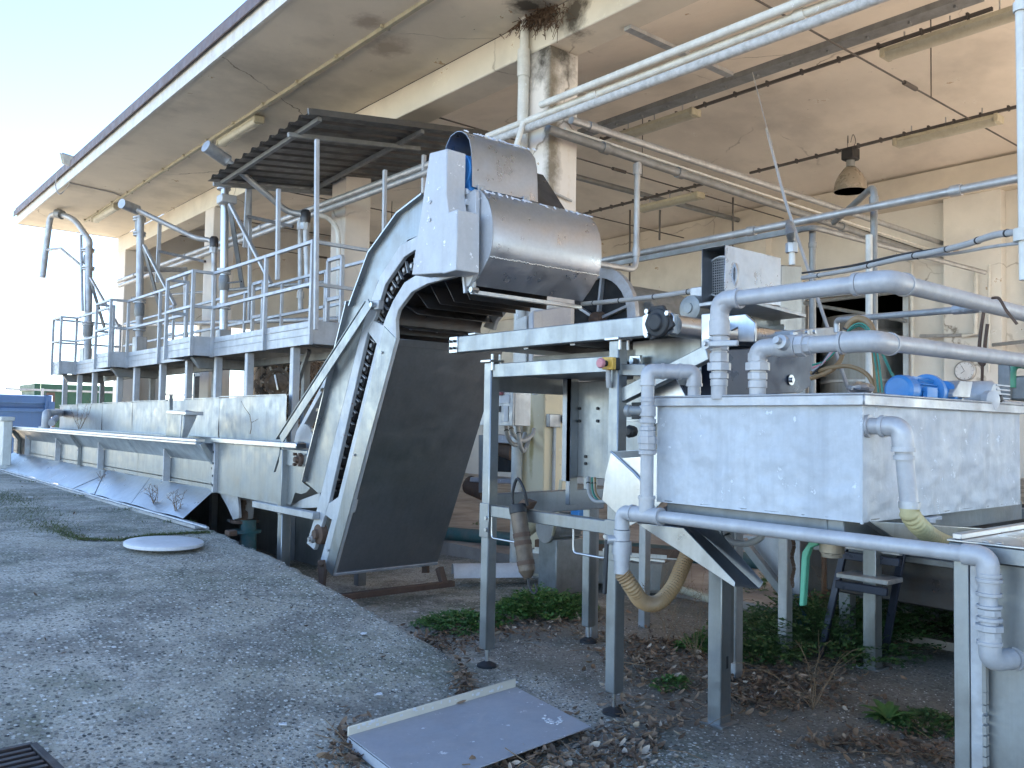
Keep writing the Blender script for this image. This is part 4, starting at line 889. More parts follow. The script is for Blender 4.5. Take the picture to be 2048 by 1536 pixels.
# ================================================================== TABLE
XT1, XT2, YT1, YT2 = 3.35, 4.30, 3.14, 4.21
TB = thing('discharge_table', 'stainless table frame with tall square legs, top beams and black levelling feet', 'frame', (3.8, 3.7, 0))
w_ = .072
bz0, bz1 = 1.957, 2.062
zr1 = 1.80
lgs = [(XT1, YT1, 2.0), (XT1, YT2, 1.93), (XT2, YT2+.07, 1.9), (XT2, YT1, 1.9)]
for i, (x, y, zt_) in enumerate(lgs):
    g0 = max(gz(x, y), -.02); hgt = .11
    lg_ = TB.p('leg', steel_f, .006); lg_.box(x-w_/2, x+w_/2, y-w_/2, y+w_/2, g0+hgt, zt_-.05)
    ft_ = lg_.p('levelling_foot', black, smooth=50); ft_.lathe((x, y, g0-.01), (0, 0, 1), [(0, .062), (.025, .06), (.04, .03), (.045, .012)], 20); lg_.p('foot_screw', steel_b).cyl((x, y, g0+.02), (x, y, g0+hgt), .011, 8)
    cp_ = TB.p('cap_plate', steel_b, .002); cp_.box(x-.055, x+.055, y-.05, y+.05, zt_-.05, zt_-.035)
    for sx in (-1, 1): cp_.p('cap_bolt', steel_b).cyl((x+sx*.03, y-.04, zt_-.1), (x+sx*.03, y-.04, zt_+.0), .01, 8)
yR = PX(1340, 640, XT1-.03).y; yLend = 4.61
for x in (XT1-.04, XT2-.02):
    TB.p('top_beam', steel_f, .005).box(x, x+.06, yR-.02, yLend, bz0, bz1)
    if x < 3.6:
        TB.p('end_plate', steel_b, .002).box(x-.006, x, yLend-.09, yLend, bz0+.0, bz1)
        for dy in (.02, .065):
            for dz in (.03, .075): TB.p('end_bolt', black).cyl((x-.02, yLend-dy, bz0+dz), (x-.006, yLend-dy, bz0+dz), .009, 8)
TB.p('joint_clip', steel_b, .002).box(XT1-.05, XT1+.02, YT2+.12, YT2+.19, bz1, bz1+.012)
for y in (YT1+.35, YT1+.75): TB.p('slide_rail', steel_d).bar((XT1, y, bz0+.03), (XT2, y-.0, bz0+.03), .04, .08)
TB.p('belt_bed', steel_d).box(XT1+.03, XT2-.03, YT1-.2, yLend-.1, bz0+.03, bz0+.036)
TB.p('drip_tray', galv_d, .003).box(XT1+.25, XT2-.05, YT1+.1, YT2-.1, 1.86, 1.93)
rail_ = TB.p('upper_rail', steel_f, .004); rail_.box(XT1-.025, XT1+.025, YT1+w_/2, YT2-w_/2, 1.785, 1.87)
TB.p('cross_rail', steel_d, .004).box(XT1+w_/2, XT2, YT2-.02, YT2+.02, 1.70, 1.82)
TB.p('shelf_plate', steel_d, .003).prism([(XT1+.03, YT2-.04, 1.80), (XT2, YT2-.04, 1.80), (XT2, YT1+.1, 1.80), (XT1+.03, YT1+.1, 1.80)], (0, 0, .004))
TB.p('lower_rail', steel_f, .004).box(XT1-.03, XT1+.03, YT1+w_/2, YT2-w_/2, .93, 1.0)
TB.p('rear_lower_rail', steel_d, .004).box(XT1+w_/2, XT2+.1, YT2-.0+.03, YT2+.09, .92, 1.06)
for y in (YT1, YT2):
    s_ = -1 if y == YT2 else 1
    bp = TB.p('rail_plate', steel_f, .003); bp.box(XT1-w_/2-.008, XT1-w_/2, y-.045, y+.045, .80, 1.01)
    for z in (.85, .92): bp.p('rail_bolt', steel_b).cyl((XT1-w_/2-.02, y+s_*.03, z), (XT1-w_/2-.008, y+s_*.03, z), .012, 8)
for a, b in ((YT2-.05, YT2-.33), (YT1+.05, YT1+.30)):
    wl = TB.p('wire_loop', steel_b, smooth=60); wl.tube(fil([(XT1-.02, a, .94), (XT1-.02, a, .80), (XT1-.02, b, .80), (XT1-.02, b, .94)], .03, 4), .007, 8)
# right extension: end plates, roller, brackets
epp = C([(1284, 652), (1285, 632), (1300, 622), (1338, 620), (1347, 632), (1347, 660), (1330, 668), (1286, 672)], XT1-.05)
TB.p('roller_plate', steel_b, .003).prism(epp, (.01, 0, 0))
rc = PX(1321, 646, XT1-.06); rlr = TB.p('bearing_housing', black, .004, smooth=50)
rlr.lathe(rc, (-1, 0, 0), [(0, .075), (.03, .07), (.035, .045), (.05, .04)], 20); rlr.prism([rc+V((0, y, z)) for y, z in ((-.1, -.02), (-.03, .085), (.05, .085), (.09, -.0), (.05, -.085), (-.03, -.06))], (-.02, 0, 0))
for dy, dz in ((-.07, .04), (.06, .06), (.06, -.06)): q = rc+V((-.02, dy, dz)); rlr.p('bearing_bolt', steel_b).cyl(q, q+V((-.02, 0, 0)), .013, 6)
TB.p('roller', steel_b, smooth=60).lathe(rc+V((.06, -.03, -.01)), (1, 0, 0), [(0, .03), (.0, .055), (1.1, .055), (1.1, .03)], 28)
TB.p('shaft', steel_b).cyl(rc+V((0, 0, 0)), rc+V((1.25, 0, -.01)), .022)
TB.p('far_roller_plate', steel_f, .003).prism([PX(a, b, XT2+.05) for a, b in ((1480, 640), (1500, 630), (1509, 640), (1509, 684), (1478, 684))], (.01, 0, 0))
TB.p('slotted_plate', steel_b, .003).prism([PX(a, b, XT2+.3) for a, b in ((1512, 655), (1566, 648), (1569, 652), (1569, 664), (1545, 668), (1512, 668))], (.01, 0, 0))
# side hopper plates and sloping channels
hp_ = TB.p('hopper_plate', steel_f, .003); hp_.prism([PX(a, b, XT1+.25) for a, b in ((1265, 683), (1402, 668), (1402, 775), (1266, 760))], (.006, 0, 0))
TB.p('sloping_channel', steel_f, .004).bar(PX(1240, 795, XT1+.02), PX(1420, 705, XT1+.02), .05, .075, (0, 0, 1))
TB.p('stub_rail', steel_f, .004).prism([PX(a, b, XT1-.01) for a, b in ((1240, 728), (1288, 728), (1300, 742), (1288, 752), (1240, 751))], (.04, 0, 0))
TB.p('deflector', steel_b, .003).prism([PX(a, b, XT1+.1) for a, b in ((1295, 752), (1340, 735), (1375, 800), (1310, 850))], (.006, 0, 0))
for px_, py_ in ((1272, 722),): q = PX(px_, py_, XT1+.2); TB.p('lug', steel_b, .003).obox(q, V((.01, 0, 0)), V((0, .04, 0)), V((0, 0, .03))); TB.p('lug_bolt', steel_b).cyl(q, q-V((.04, 0, 0)), .016, 8)
# cabinet panel under the table
CP = thing('control_cabinet', 'brushed steel cabinet panel with six bolts hanging below the table between its legs', 'cabinet', PX(1190, 860, 3.9), bev=0)
xc_ = 3.95; pn = [PX(a, b, xc_) for a, b in ((1152, 764), (1243, 760), (1243, 962), (1156, 954))]
zlo, zhi = pn[3].z, pn[0].z; ya, yb3 = pn[0].y, PX(1300, 860, xc_).y
CP.p('door', steel_f, .004).box(xc_, xc_+.02, yb3, ya, zlo, zhi); CP.p('body', steel_f, .006).box(xc_+.022, xc_+.25, yb3-.02, ya+.01, zlo+.01, zhi-.01)
for px_, py_ in ((1160, 817), (1196, 817), (1160, 842), (1196, 842), (1172, 913), (1172, 927)): q = PX(px_, py_, xc_); CP.p('bolt', black).cyl(q, q-V((.01, 0, 0)), .010, 8)
ang = CP.p('hanger_angle', steel_d, .003); q0, q1 = PX(1145, 755, 3.92), PX(1150, 1010, 3.92); ang.box(3.88, 3.95, q0.y-.03, q0.y+.01, q1.z, q0.z); ang.box(3.88, 3.885, q0.y-.03, q0.y+.05, q1.z+.15, q0.z)
CP.p('small_panel', steel_f, .004).prism([PX(a, b, 3.75) for a, b in ((1244, 760), (1300, 752), (1300, 905), (1244, 905))], (.01, 0, 0))
CP.p('black_switch', black, .004).prism([PX(a, b, 3.55) for a, b in ((1262, 805), (1292, 804), (1292, 838), (1262, 838))], (.04, 0, 0))
CP.p('switch_shelf', steel_b, .002).bar(PX(1250, 842, 3.5), PX(1300, 842, 3.5), .06, .008)
CP.p('knob', black).lathe(PX(1268, 863, 3.5), (-1, 0, 0), [(0, .03), (.04, .035), (.05, .02)], 8)
# emergency stop
es = thing('emergency_stop', 'yellow emergency stop box with faded red button on the right table leg', 'switch', PX(1214, 727, XT1-.05))
b0 = [PX(a, b, XT1-.09) for a, b in ((1203, 714), (1225, 714), (1225, 739), (1203, 739))]
es.p('yellow_face', yellow, .004).prism(b0, (.03, 0, 0)); es.p('black_back', black, .004).prism([q+V((.031, 0, 0)) for q in b0], (.03, 0, 0))
q = PX(1212, 727, XT1-.09); es.p('button_neck', black).cyl(q, q-V((.03, 0, 0)), .016); es.p('button', redp, smooth=50).lathe(q-V((.03, 0, 0)), (-1, 0, 0), [(0, .026), (.012, .028), (.02, .022)], 20)
q = PX(1217, 740, XT1-.06); es.p('cable', cable).tube(spline([q, q-V((0, 0, .05)), q+V((.01, .005, -.09))], 5), .014, 10)
# hanging cylinder
hc = thing('hanging_cylinder', 'brown stained steel cylinder hooked over the lower table rail', 'tool', PX(1045, 1060, XT1-.08))
a, b = PX(1036, 1020, XT1-.09), PX(1054, 1142, XT1-.10); d = (b-a).normalized()
hc.p('body', rust_cyl, smooth=50).tube([a, b], .048, 20); hc.p('head', black, .003).tube([a-d*.03, a+d*.02], .052, 18)
for t in (.42, .55, .87): hc.p('band', rusty).ring(a.lerp(b, t), d, .051, .025, 20)
hc.p('end_cone', rust_cyl).lathe(b, d, [(0, .046), (.03, .03), (.04, .02)], 16)
hc.p('hook', black).tube(spline([b+d*.03, b+d*.09, b+d*.12+V((0, -.03, 0)), b+d*.10+V((0, -.06, .0)), b+d*.06+V((0, -.055, 0))], 5), .006, 6)
hc.p('cord', black).tube(spline([a-d*.03+V((0, .04, 0)), a+V((0, .05, .1)), a+V((0, .01, .18)), a+V((0, -.05, .12)), a+V((.02, -.06, .03))], 8), .009, 8)
hc.p('clamp', rusty, .003).prism([PX(c, e_, XT1-.06) for c, e_ in ((1028, 1012), (1045, 998), (1060, 1004), (1052, 1018), (1032, 1024))], (.06, 0, 0))
# ================================================================== WHITE TANK
XK = 3.1; k0 = PX(1724, 1046, XK); YK = k0.y; ktop = PX(1724, 805, XK).z; YL = PX(1314, 900, XK).y; XKr = PY(2041, 1010, YK).x
TK = thing('water_tank', 'large rectangular pale blue-grey tank with peeling paint and a flat metal rim on steel legs', 'tank', (3.7, 2.1, 0))
def wallg(m, o, u, v_, nu=70, nv=28, amp=.004):
    n = u.cross(v_).normalized(); rws = []
    for i in range(nu+1):
        rws.append([o+u*(i/nu)+v_*(j/nv)+n*amp*(vnoise(i*.6, j*.6, 1, 4)*2+vnoise(i*.25, j*.25, 1, 6)*3)*min(1, i, nu-i, j, nv-j) for j in range(nv+1)])
    m.loft(rws)
hz = ktop-k0.z
m = TK.p('left_wall', tankp, smooth=80); wallg(m, V((XK, YL, k0.z)), V((0, YK-YL, 0)), V((0, 0, hz)))
m = TK.p('front_wall', tankp, smooth=80); wallg(m, V((XK, YK, k0.z)), V((XKr-XK, 0, 0)), V((0, 0, hz)))
TK.p('rear_wall', tankp).box(XK, XKr, YL-.006, YL, k0.z, ktop); TK.p('right_wall', tankp).box(XKr-.006, XKr, YK, YL, k0.z, ktop)
TK.p('bottom', galv_d).box(XK+.002, XKr-.002, YK+.002, YL-.008, k0.z+.004, k0.z+.01)
rm = TK.p('rim', rimm, .004); zr_ = ktop+.001
for x0, x1, y0, y1 in ((XK-.025, XKr+.025, YK-.025, YK+.10), (XK-.025, XKr+.025, YL-.06, YL+.02), (XK-.025, XK+.10, YK+.1, YL-.06), (XKr-.1, XKr+.025, YK+.1, YL-.06)):
    rm.box(x0, x1, y0, y1, zr_+.028, zr_+.036)
for x0, x1, y0, y1 in ((XK-.025, XKr+.025, YK-.025, YK-.019), (XK-.025, XKr+.025, YL+.014, YL+.02), (XK-.025, XK-.019, YK-.019, YL+.014), (XKr+.019, XKr+.025, YK-.019, YL+.014)):
    rm.box(x0, x1, y0, y1, zr_-.012, zr_+.0275)
TK.p('lid', rimm).box(XK+.1, XKr-.1, YK+.1, YL-.06, zr_+.02, zr_+.028)
wd = TK.p('corner_weld', tankp)
for i in range(60): z = k0.z+hz*i/60; wd.obox((XK, YK, z), V((.005, 0, 0)), V((0, .005, 0)), V((0, 0, .004)))
TK.p('tank_frame', galv_d, .004).box(XK+.05, XKr+.3, YK+.10, YK+.17, k0.z-.10, k0.z-.004); TK.p('tank_frame', galv_d, .004).box(XK+.05, XK+.12, YK+.17, YL-.02, k0.z-.10, k0.z-.004)
TK.p('rusty_pad', rusty, .004).prism([PX(a, b, XK+.07) for a, b in ((1642, 1040), (1684, 1043), (1684, 1058), (1642, 1054))], (.1, 0, 0))
TK.p('corner_tab', tankp, .003).prism([PY(a, b, YK-.02) for a, b in ((1860, 1036), (1885, 1032), (1885, 1040), (1872, 1040), (1872, 1047), (1860, 1046))], (0, .05, 0))
def tleg(label, px_, pyb, w=.075, foot=True, m=steel_f, z1=None, d=None):
    q = PZ(px_, pyb, 0); z0 = gz(q.x, q.y); t = TK.p('leg', m, .005); t.box(q.x-w/2, q.x+w/2, q.y-w/2, q.y+w/2, z0, z1 or k0.z-.1)
    if foot: TK.p('foot_plate', m, .002).box(q.x-w*.85, q.x+w*.85, q.y-w*.85, q.y+w*.85, z0-.01, z0+.012)
    return q
q = tleg('', 1438, 1450, .085); TK.p('slot', black).obox((q.x+.006, q.y-.0435, .34-.02), V((.008, 0, 0)), V((0, .001, 0)), V((0, 0, .03)))
for a, b, w, mm in ((1745, 1338, .085, steel_f), (1570, 1312, .07, galv), (1469, 1355, .07, galv)): tleg('', a, b, w, a == 1745, mm)
for a, b in ((1814, 1205), (1905, 1205)): tleg('', a, b, .07, False, steel_f)
for a, b in ((1183, 1278), (1288, 1255)): tleg('', a, b, .065, False, galv, .95)

# upper pipes
def coupl(t, p, d, r, kinds):   # kinds: list (offset, len, factor, sides)
    d = V(d).normalized()
    for off, l, f_, n in kinds: t.p('coupling', silver, .002, smooth=40 if n > 8 else 20).ring(V(p)+d*off, d, r*f_, l, n)
rp = .034
pA = thing('tank_pipe', 'upper thick silver pipe rising from the tank rim through a lever valve', 'pipe', PZ(1438, 790, ktop+.03))
yA = 2.30; xA_ = 3.47
bA = PY(1438, 786, yA); xA_ = bA.x; zA1 = PX(1440, 590, xA_).z
cA = PX(1775, 572, xA_); zA1 = (PX(1455, 590, xA_).z+cA.z)/2
pA.p('pipe', silver, smooth=60).tube(fil([(xA_, yA, ktop+.02), (xA_, yA, zA1), (xA_, cA.y, zA1), (xA_+3.0, cA.y, zA1)], .10, 9), rp, 20)
for a, b, f_ in (((xA_, yA-.10, zA1), (0, 1, 0), 1.3), ((xA_, yA, zA1-.10), (0, 0, 1), 1.3), ((xA_, cA.y+.12, zA1), (0, 1, 0), 1.34), ((xA_+.13, cA.y, zA1), (1, 0, 0), 1.34)): pA.p('elbow_rim', silver).ring(a, b, rp*f_, .018, 22)
pA.p('elbow', silver, smooth=60).tube(fil([(xA_, yA, zA1-.10), (xA_, yA, zA1), (xA_, yA-.10, zA1)], .10, 9), rp*1.18, 22)
pA.p('elbow', silver, smooth=60).tube(fil([(xA_, cA.y+.11, zA1), (xA_, cA.y, zA1), (xA_+.13, cA.y, zA1)], .13, 9), rp*1.24, 22)
coupl(pA, (xA_, yA, ktop), (0, 0, 1), rp, [(.09, .03, 1.1, 20), (.12, .025, 1.2, 8), (.16, .035, 1.5, 8), (.20, .04, 1.2, 8), (.24, .02, 1.2, 8), (.275, .03, 1.3, 8), (.33, .07, 1.28, 22), (.385, .03, 1.2, 8)])
lv = PX(1414, 688, xA_-.07); pA.p('valve_lever', silver, .004).bar(lv, PX(1476, 686, xA_-.06), .02, .025); pA.p('lever_end', galv).lathe(lv+V((.02, 0, 0)), (-1, 0, 0), [(0, .022), (.03, .022), (.03, .01), (.045, .01)], 14)
pB = thing('tank_pipe', 'lower thick silver pipe with ball valve running right above the blue motor', 'pipe', PZ(1515, 785, ktop+.03))
bB = PY(1515, 784, 2.12); xB_ = bB.x; yB = 2.12; cB = PX(1745, 680, xB_); zB = (PX(1530, 697, xB_).z+cB.z)/2
pB.p('pipe', silver, smooth=60).tube(fil([(xB_, yB, ktop+.02), (xB_, yB, zB), (xB_, cB.y, zB), (xB_+3.0, cB.y, zB+.03)], .08, 9), rp, 20)
pB.p('elbow', silver, smooth=60).tube(fil([(xB_, yB, zB-.09), (xB_, yB, zB), (xB_, yB-.09, zB)], .09, 9), rp*1.12, 22)
pB.p('elbow', silver, smooth=60).tube(fil([(xB_, cB.y+.11, zB), (xB_, cB.y, zB), (xB_+.13, cB.y, zB-.003)], .13, 9), rp*1.24, 22)
for a, b, f_ in (((xB_, cB.y+.12, zB), (0, 1, 0), 1.34), ((xB_+.13, cB.y, zB-.003), (1, 0, 0), 1.34)): pB.p('elbow_rim', silver).ring(a, b, rp*f_, .014, 22)
coupl(pB, (xB_, yB, ktop), (0, 0, 1), rp, [(.08, .03, 1.15, 20), (.115, .03, 1.2, 8), (.155, .035, 1.5, 8), (.195, .035, 1.2, 8)])
coupl(pB, (xB_, yB, zB), (0, -1, 0), rp, [(.10, .02, 1.25, 20), (.15, .08, 1.35, 24), (.21, .035, 1.4, 8), (.24, .03, 1.15, 8)])
q = V((xB_, yB-.15, zB)); pB.p('valve_stem', galv).lathe(q, (-1, 0, .2), [(0, .03), (.07, .03), (.075, .015), (.1, .015)], 12)
# U pipe with riser, valve, tee, hose and the long bottom pipe
xU = 3.02; rU = .030
uT = PX(1293, 1030, xU); U = thing('drain_riser', 'silver riser pipe with unions arching over the left end of the tank', 'pipe', uT)
yU = uT.y; zU0 = uT.z; zU1 = PX(1300, 742, xU).z; uq = PX(1366, 742, xU+.18)
U.p('pipe', silver, smooth=60).tube(fil([(xU, yU, zU0), (xU, yU+.0, zU1), (xU+.16, yU-.14, zU1+.0), (xU+.16, yU-.14, ktop)], .055, 9), rU, 18)
U.p('arch', silver, smooth=60).tube(fil([(xU, yU, zU1-.055), (xU, yU, zU1), (xU+.16, yU-.14, zU1), (xU+.16, yU-.14, zU1-.055)], .055, 9), rU*1.14, 20)
for o, d_ in (((xU, yU, zU1-.06), (0, 0, 1)), ((xU+.16, yU-.14, zU1-.06), (0, 0, 1)), ((xU+.05, yU-.045, zU1), (1, -.9, 0)), ((xU+.11, yU-.097, zU1), (1, -.9, 0))): U.p('arch_rim', silver).ring(o, d_, rU*1.25, .014, 20)
zz_ = [PX(1297, p_, xU).z for p_ in (800, 822, 842, 857, 868, 880, 893, 905)]
for z, l, f_, n in zip(zz_, (.02, .05, .02, .02, .03, .035, .03, .02), (1.1, 1.25, 1.3, 1.2, 1.2, 1.45, 1.3, 1.3), (20, 20, 20, 8, 8, 8, 8, 20)): U.p('coupling', silver, .002, smooth=40 if n > 8 else 20).ring((xU, yU, z), (0, 0, 1), rU*f_, l, n)
q = V((xU-.02, yU+.01, PX(1297, 822, xU).z)); U.p('sensor_plug', galv_d).lathe(q, (-.3, 1, 0), [(0, .02), (.06, .022), (.065, .03), (.085, .028), (.09, .012)], 12)
U.p('tee', silver, smooth=60).tube([(xU, yU+.09, zU0), (xU, yU-.08, zU0)], rU*1.22, 20); U.p('tee_neck', silver).tube([(xU, yU, zU0), (xU, yU, zU0+.08)], rU*1.2, 20)
for y in (yU+.085, yU-.08): U.p('tee_rim', silver).ring((xU, y, zU0), (0, 1, 0), rU*1.35, .014, 22)
U.p('tee_rim', silver).ring((xU, yU, zU0+.08), (0, 0, 1), rU*1.35, .014, 22)
U.p('elbow', silver, smooth=60).tube(fil([(xU, yU+.07, zU0), (xU, yU+.15, zU0), (xU, yU+.15, zU0-.08)], .07, 9), rU*1.15, 20)
yH = yU+.15
for z, l, f_ in ((-.09, .014, 1.3), (-.115, .035, 1.25), (-.165, .06, 1.55), (-.21, .03, 1.35), (-.25, .07, 1.2)): U.p('coupling', silver).ring((xU, yH, zU0+z), (0, 0, 1), rU*f_, l, 22)
a = V((xU-.06, yH+.04, zU0-.13)); U.p('valve_nut', galv).cyl(a, a+V((.05, -.03, 0)), .022, 12); U.p('black_lever', black, .004).bar(a, a+V((-.01, .0, -.25)), .016, .022)
Lb = thing('bottom_pipe', 'long thin silver pipe crossing under the tank and elbowing down the right cabinet', 'pipe', PX(1600, 1070, 3.0))
bend = PX(1975, 1118, xU); yE2 = bend.y; zE2 = (bend.z+PX(1900, 1100, xU).z)/2; zdn = PX(1995, 1325, xU).z
Lb.p('pipe', silver, smooth=60).tube(fil([(xU, yU, zU0), (xU, yE2, zE2), (xU, yE2-.005, zdn), (xU+.25, yE2-.07, zdn-.01)], .06, 10), rU*.92, 20)
Lb.p('elbow', silver, smooth=60).tube(fil([(xU, yE2+.075, zE2), (xU, yE2, zE2), (xU, yE2-.002, zE2-.09)], .075, 9), rU*1.18, 22)
Lb.p('elbow', silver, smooth=60).tube(fil([(xU, yE2-.005, zdn+.08), (xU, yE2-.005, zdn), (xU+.10, yE2-.03, zdn-.004)], .075, 9), rU*1.15, 22)
for px_, l, f_, n in ((1152, .012, 1.25, 22), (1162, .012, 1.35, 22), (1178, .03, 1.1, 22), (1190, .012, 1.3, 22), (1215, .01, 1.28, 22), (1226, .02, 1.2, 8), (1240, .012, 1.3, 22), (1257, .02, 1.45, 8), (1272, .025, 1.2, 8), (1288, .012, 1.3, 22)):
    Lb.p('coupling', silver, .0015, smooth=40 if n > 8 else 20).ring((xU, yE2-.004, PX(1990, px_, xU).z), (0, 0, 1), rU*f_*1.0, l, n)
for s_ in (.12, .15, .19): Lb.p('outlet_ring', silver if s_ < .18 else whitepl).ring((xU+s_, yE2-.005-.26*s_, zdn-.005), (1, -.26, 0), rU*1.3, .022, 8 if s_ == .15 else 20)
# hoses
def hose(label, pts, r, m, name='ribbed_hose', grp=None, pitch=.015, amp=.2, n=16):
    c = resamp(spline(pts, 14), pitch/4); t = thing(name, label, 'hose', pts[0], grp, mat=m, smooth=80)
    t.tube(c, r, n, True, lambda i: r*(1+amp*(.5-.5*math.cos(i/4*2*math.pi))-amp/2)); return t
h0 = V((xU, yH, zU0-.28))
hp1 = [h0, PX(1266, 1178, xU+.05), PX(1285, 1203, xU+.15), PX(1315, 1206, xU+.25), PX(1345, 1175, xU+.35), PX(1366, 1130, xU+.45), PX(1385, 1080, xU+.55), PX(1400, 1020, xU+.62)]
hose('tan ribbed hose looping in a U from the valve to behind the steel chute', hp1, .036, hosem)
n0 = PY(1735, 852, YK); NZ = thing('tank_outlet', 'short weathered pipe elbow on the right tank face above the yellowish hose', 'pipe', n0)
nd = V((.0, -1, 0)); nx = PY(1735, 852, YK).x; nz = n0.z; nl = PX(1805, 860, nx+.02)
ne = V((nx+.02, YK-.115, nz)); 
tgt = PX(1821, 1010, nx+.03)
NZ.p('pipe', silver, smooth=60).tube(fil([(nx, YK+.01, nz), (nx+.01, YK-.125, nz), (nx+.04, YK-.14, PY(1820, 1015, YK-.14).z)], .05, 9), .032, 18)
NZ.p('elbow', silver, smooth=60).tube(fil([(nx+.005, YK-.05, nz), (nx+.01, YK-.125, nz), (nx+.015, YK-.13, nz-.085)], .06, 9), .038, 20)
for o, d_, rr in (((nx+.005, YK-.06, nz), (0, 1, 0), .042), ((nx+.002, YK-.005, nz), (0, 1, 0), .044), ((nx+.015, YK-.13, nz-.085), (0, 0, 1), .043), ((nx+.018, YK-.131, nz-.115), (0, 0, 1), .038)): NZ.p('collar', silver).ring(o, d_, rr, .016, 20)
hb = V((nx+.04, YK-.14, PY(1820, 1010, YK-.14).z)); NZ.p('hose_clamp', galv).ring(hb, (0, 0, 1), .038, .025, 20)
hose('yellowish ribbed hose bending right from the tank outlet behind the bottom pipe', [hb, hb-V((0, 0, .03)), PY(1838, 1052, YK-.14), PY(1870, 1078, YK-.12), PY(1915, 1095, YK-.10), PY(1960, 1105, YK-.05)], .033, hosem2, pitch=.022, amp=.24)
# blue gear motor on the rim
zG = ktop+.085; GM = thing('gear_motor', 'bright blue geared motor with silver gearbox lying on the right rim of the tank', 'motor', PY(1870, 785, YK+.05)); yG = YK+.06
g0, g1 = PY(1800, 780, yG), PY(1875, 783, yG); ax_ = V((1, 0, 0)); zg = g0.z; gl = lambda px_: PY(px_, 785, yG).x
mb = GM.p('motor_body', motorb, smooth=40); mb.lathe((gl(1798), yG, zg), ax_, [(0, .03), (.02, .046), (.07, .048), (gl(1855)-gl(1798), .048)], 24)
for i in range(14): an = i*math.pi/7; mb.obox(((gl(1820)+gl(1852))/2, yG+.054*math.cos(an), zg+.057*math.sin(an)), V(((gl(1852)-gl(1820))/2, 0, 0)), V((0, .006*math.cos(an)+.001, .006*math.sin(an))), V((0, -.0018*math.sin(an), .0018*math.cos(an))))
mb.box(gl(1822), gl(1843), yG-.068, yG-.05, zg-.035, zg+.015); GM.p('fan_cover', motorb, smooth=40).lathe((gl(1795), yG, zg), ax_, [(0, .02), (0, .05), (.012, .062), (.07, .064), (.075, .058)], 26)
GM.p('flange', motorb).lathe((gl(1851), yG, zg), ax_, [(0, .055), (.004, .078), (.03, .078), (.034, .055), (.06, .042)], 28)
GM.p('coupling_body', motorb).lathe((gl(1873), yG, zg-.003), ax_, [(0, .04), (.045, .04), (.05, .06), (.075, .06), (.08, .048), (.13, .044), (.14, .03), (.20, .03)], 24)
GM.p('shield', rimm, .003).prism([PY(a, b, yG-.06) for a, b in ((1906, 786), (1921, 761), (1946, 763), (1940, 796), (1906, 794))], (0, .12, 0))
gx_ = gl(1965); GM.p('worm_gearbox', guardp, smooth=40).lathe((gx_, yG-.06, zg-.0), (0, 1, 0), [(0, .06), (.02, .075), (.1, .075), (.12, .06)], 26)
GM.p('gearbox_fins', guardp, .002).box(gl(1962), gl(1992), yG-.07, yG+.05, zg-.045, zg-.03)
for k in range(5): GM.p('fin', guardp, .001).box(gl(1965), gl(1992), yG-.065, yG+.05, zg-.03+k*.02, zg-.022+k*.02)
GM.p('cover_boss', guardp).lathe((gl(1950), yG-.055, zg-.02), (-.3, -1, 0), [(0, .045), (.03, .045), (.034, .03)], 20); GM.p('plug', black).lathe((gl(1966), yG-.07, zg-.01), (0, -1, 0), [(0, .018), (.012, .018), (.016, .01)], 12)
GM.p('output_shaft', rimm).cyl((gl(1990), yG, zg-.02), (gl(2100), yG, zg-.02), .009); GM.p('shaft_nut', rimm).ring((gl(2004), yG, zg-.02), ax_, .022, .04, 6)
rg = thing('crumpled_foil', 'small crumpled silver foil lump on the tank rim left of the blue motor', 'debris', PY(1724, 776, YK+.08), mat=steel_b, smooth=20)
c = PY(1722, 776, YK+.10); rws = []
for i in range(9):
    a = i/8*math.pi; rws.append([c+V((.085*math.cos(a), .04*math.sin(a)*math.cos(j*math.pi/5), .025*math.sin(a)*math.sin(j*math.pi/5)))*(.85+.3*random.random()) if 0 else c+V((.075*math.cos(a)*(.9+.2*random.random()), .04*math.sin(a)*math.cos(j*math.pi/5)*(.7+.6*random.random()), .024*math.sin(a)*math.sin(j*math.pi/5)*(.7+.6*random.random()))) for j in range(10)])
rg.loft(rws, True, True)
# green lever valve under the tank
gv = thing('drain_valve', 'brass valve with long green lever hanging under the tank', 'valve', PX(1664, 1110, 3.25))
c = PX(1664, 1064, 3.25); gv.p('body', brass, smooth=30).lathe(c+V((0, 0, .03)), (0, 0, -1), [(0, .05), (.06, .05), (.07, .044), (.075, .049), (.11, .049), (.115, .042), (.13, .040)], 18)
gv.p('nut', brass, .002).ring(c-V((0, 0, .075)), (0, 0, 1), .047, .03, 6)
gv.p('stem', rusty).cyl(c+V((-.02, .06, .0)), c+V((-.05, .10, .0)), .018)
pl3 = [PX(a, b, 3.2) for a, b in ((1622, 1062), (1632, 1062), (1638, 1078), (1634, 1090), (1620, 1096), (1613, 1116), (1611, 1150), (1607, 1212), (1598, 1212), (1602, 1120), (1604, 1104), (1616, 1086))]
gv.p('lever', greenp, .003).prism(pl3, (.028, 0, 0))
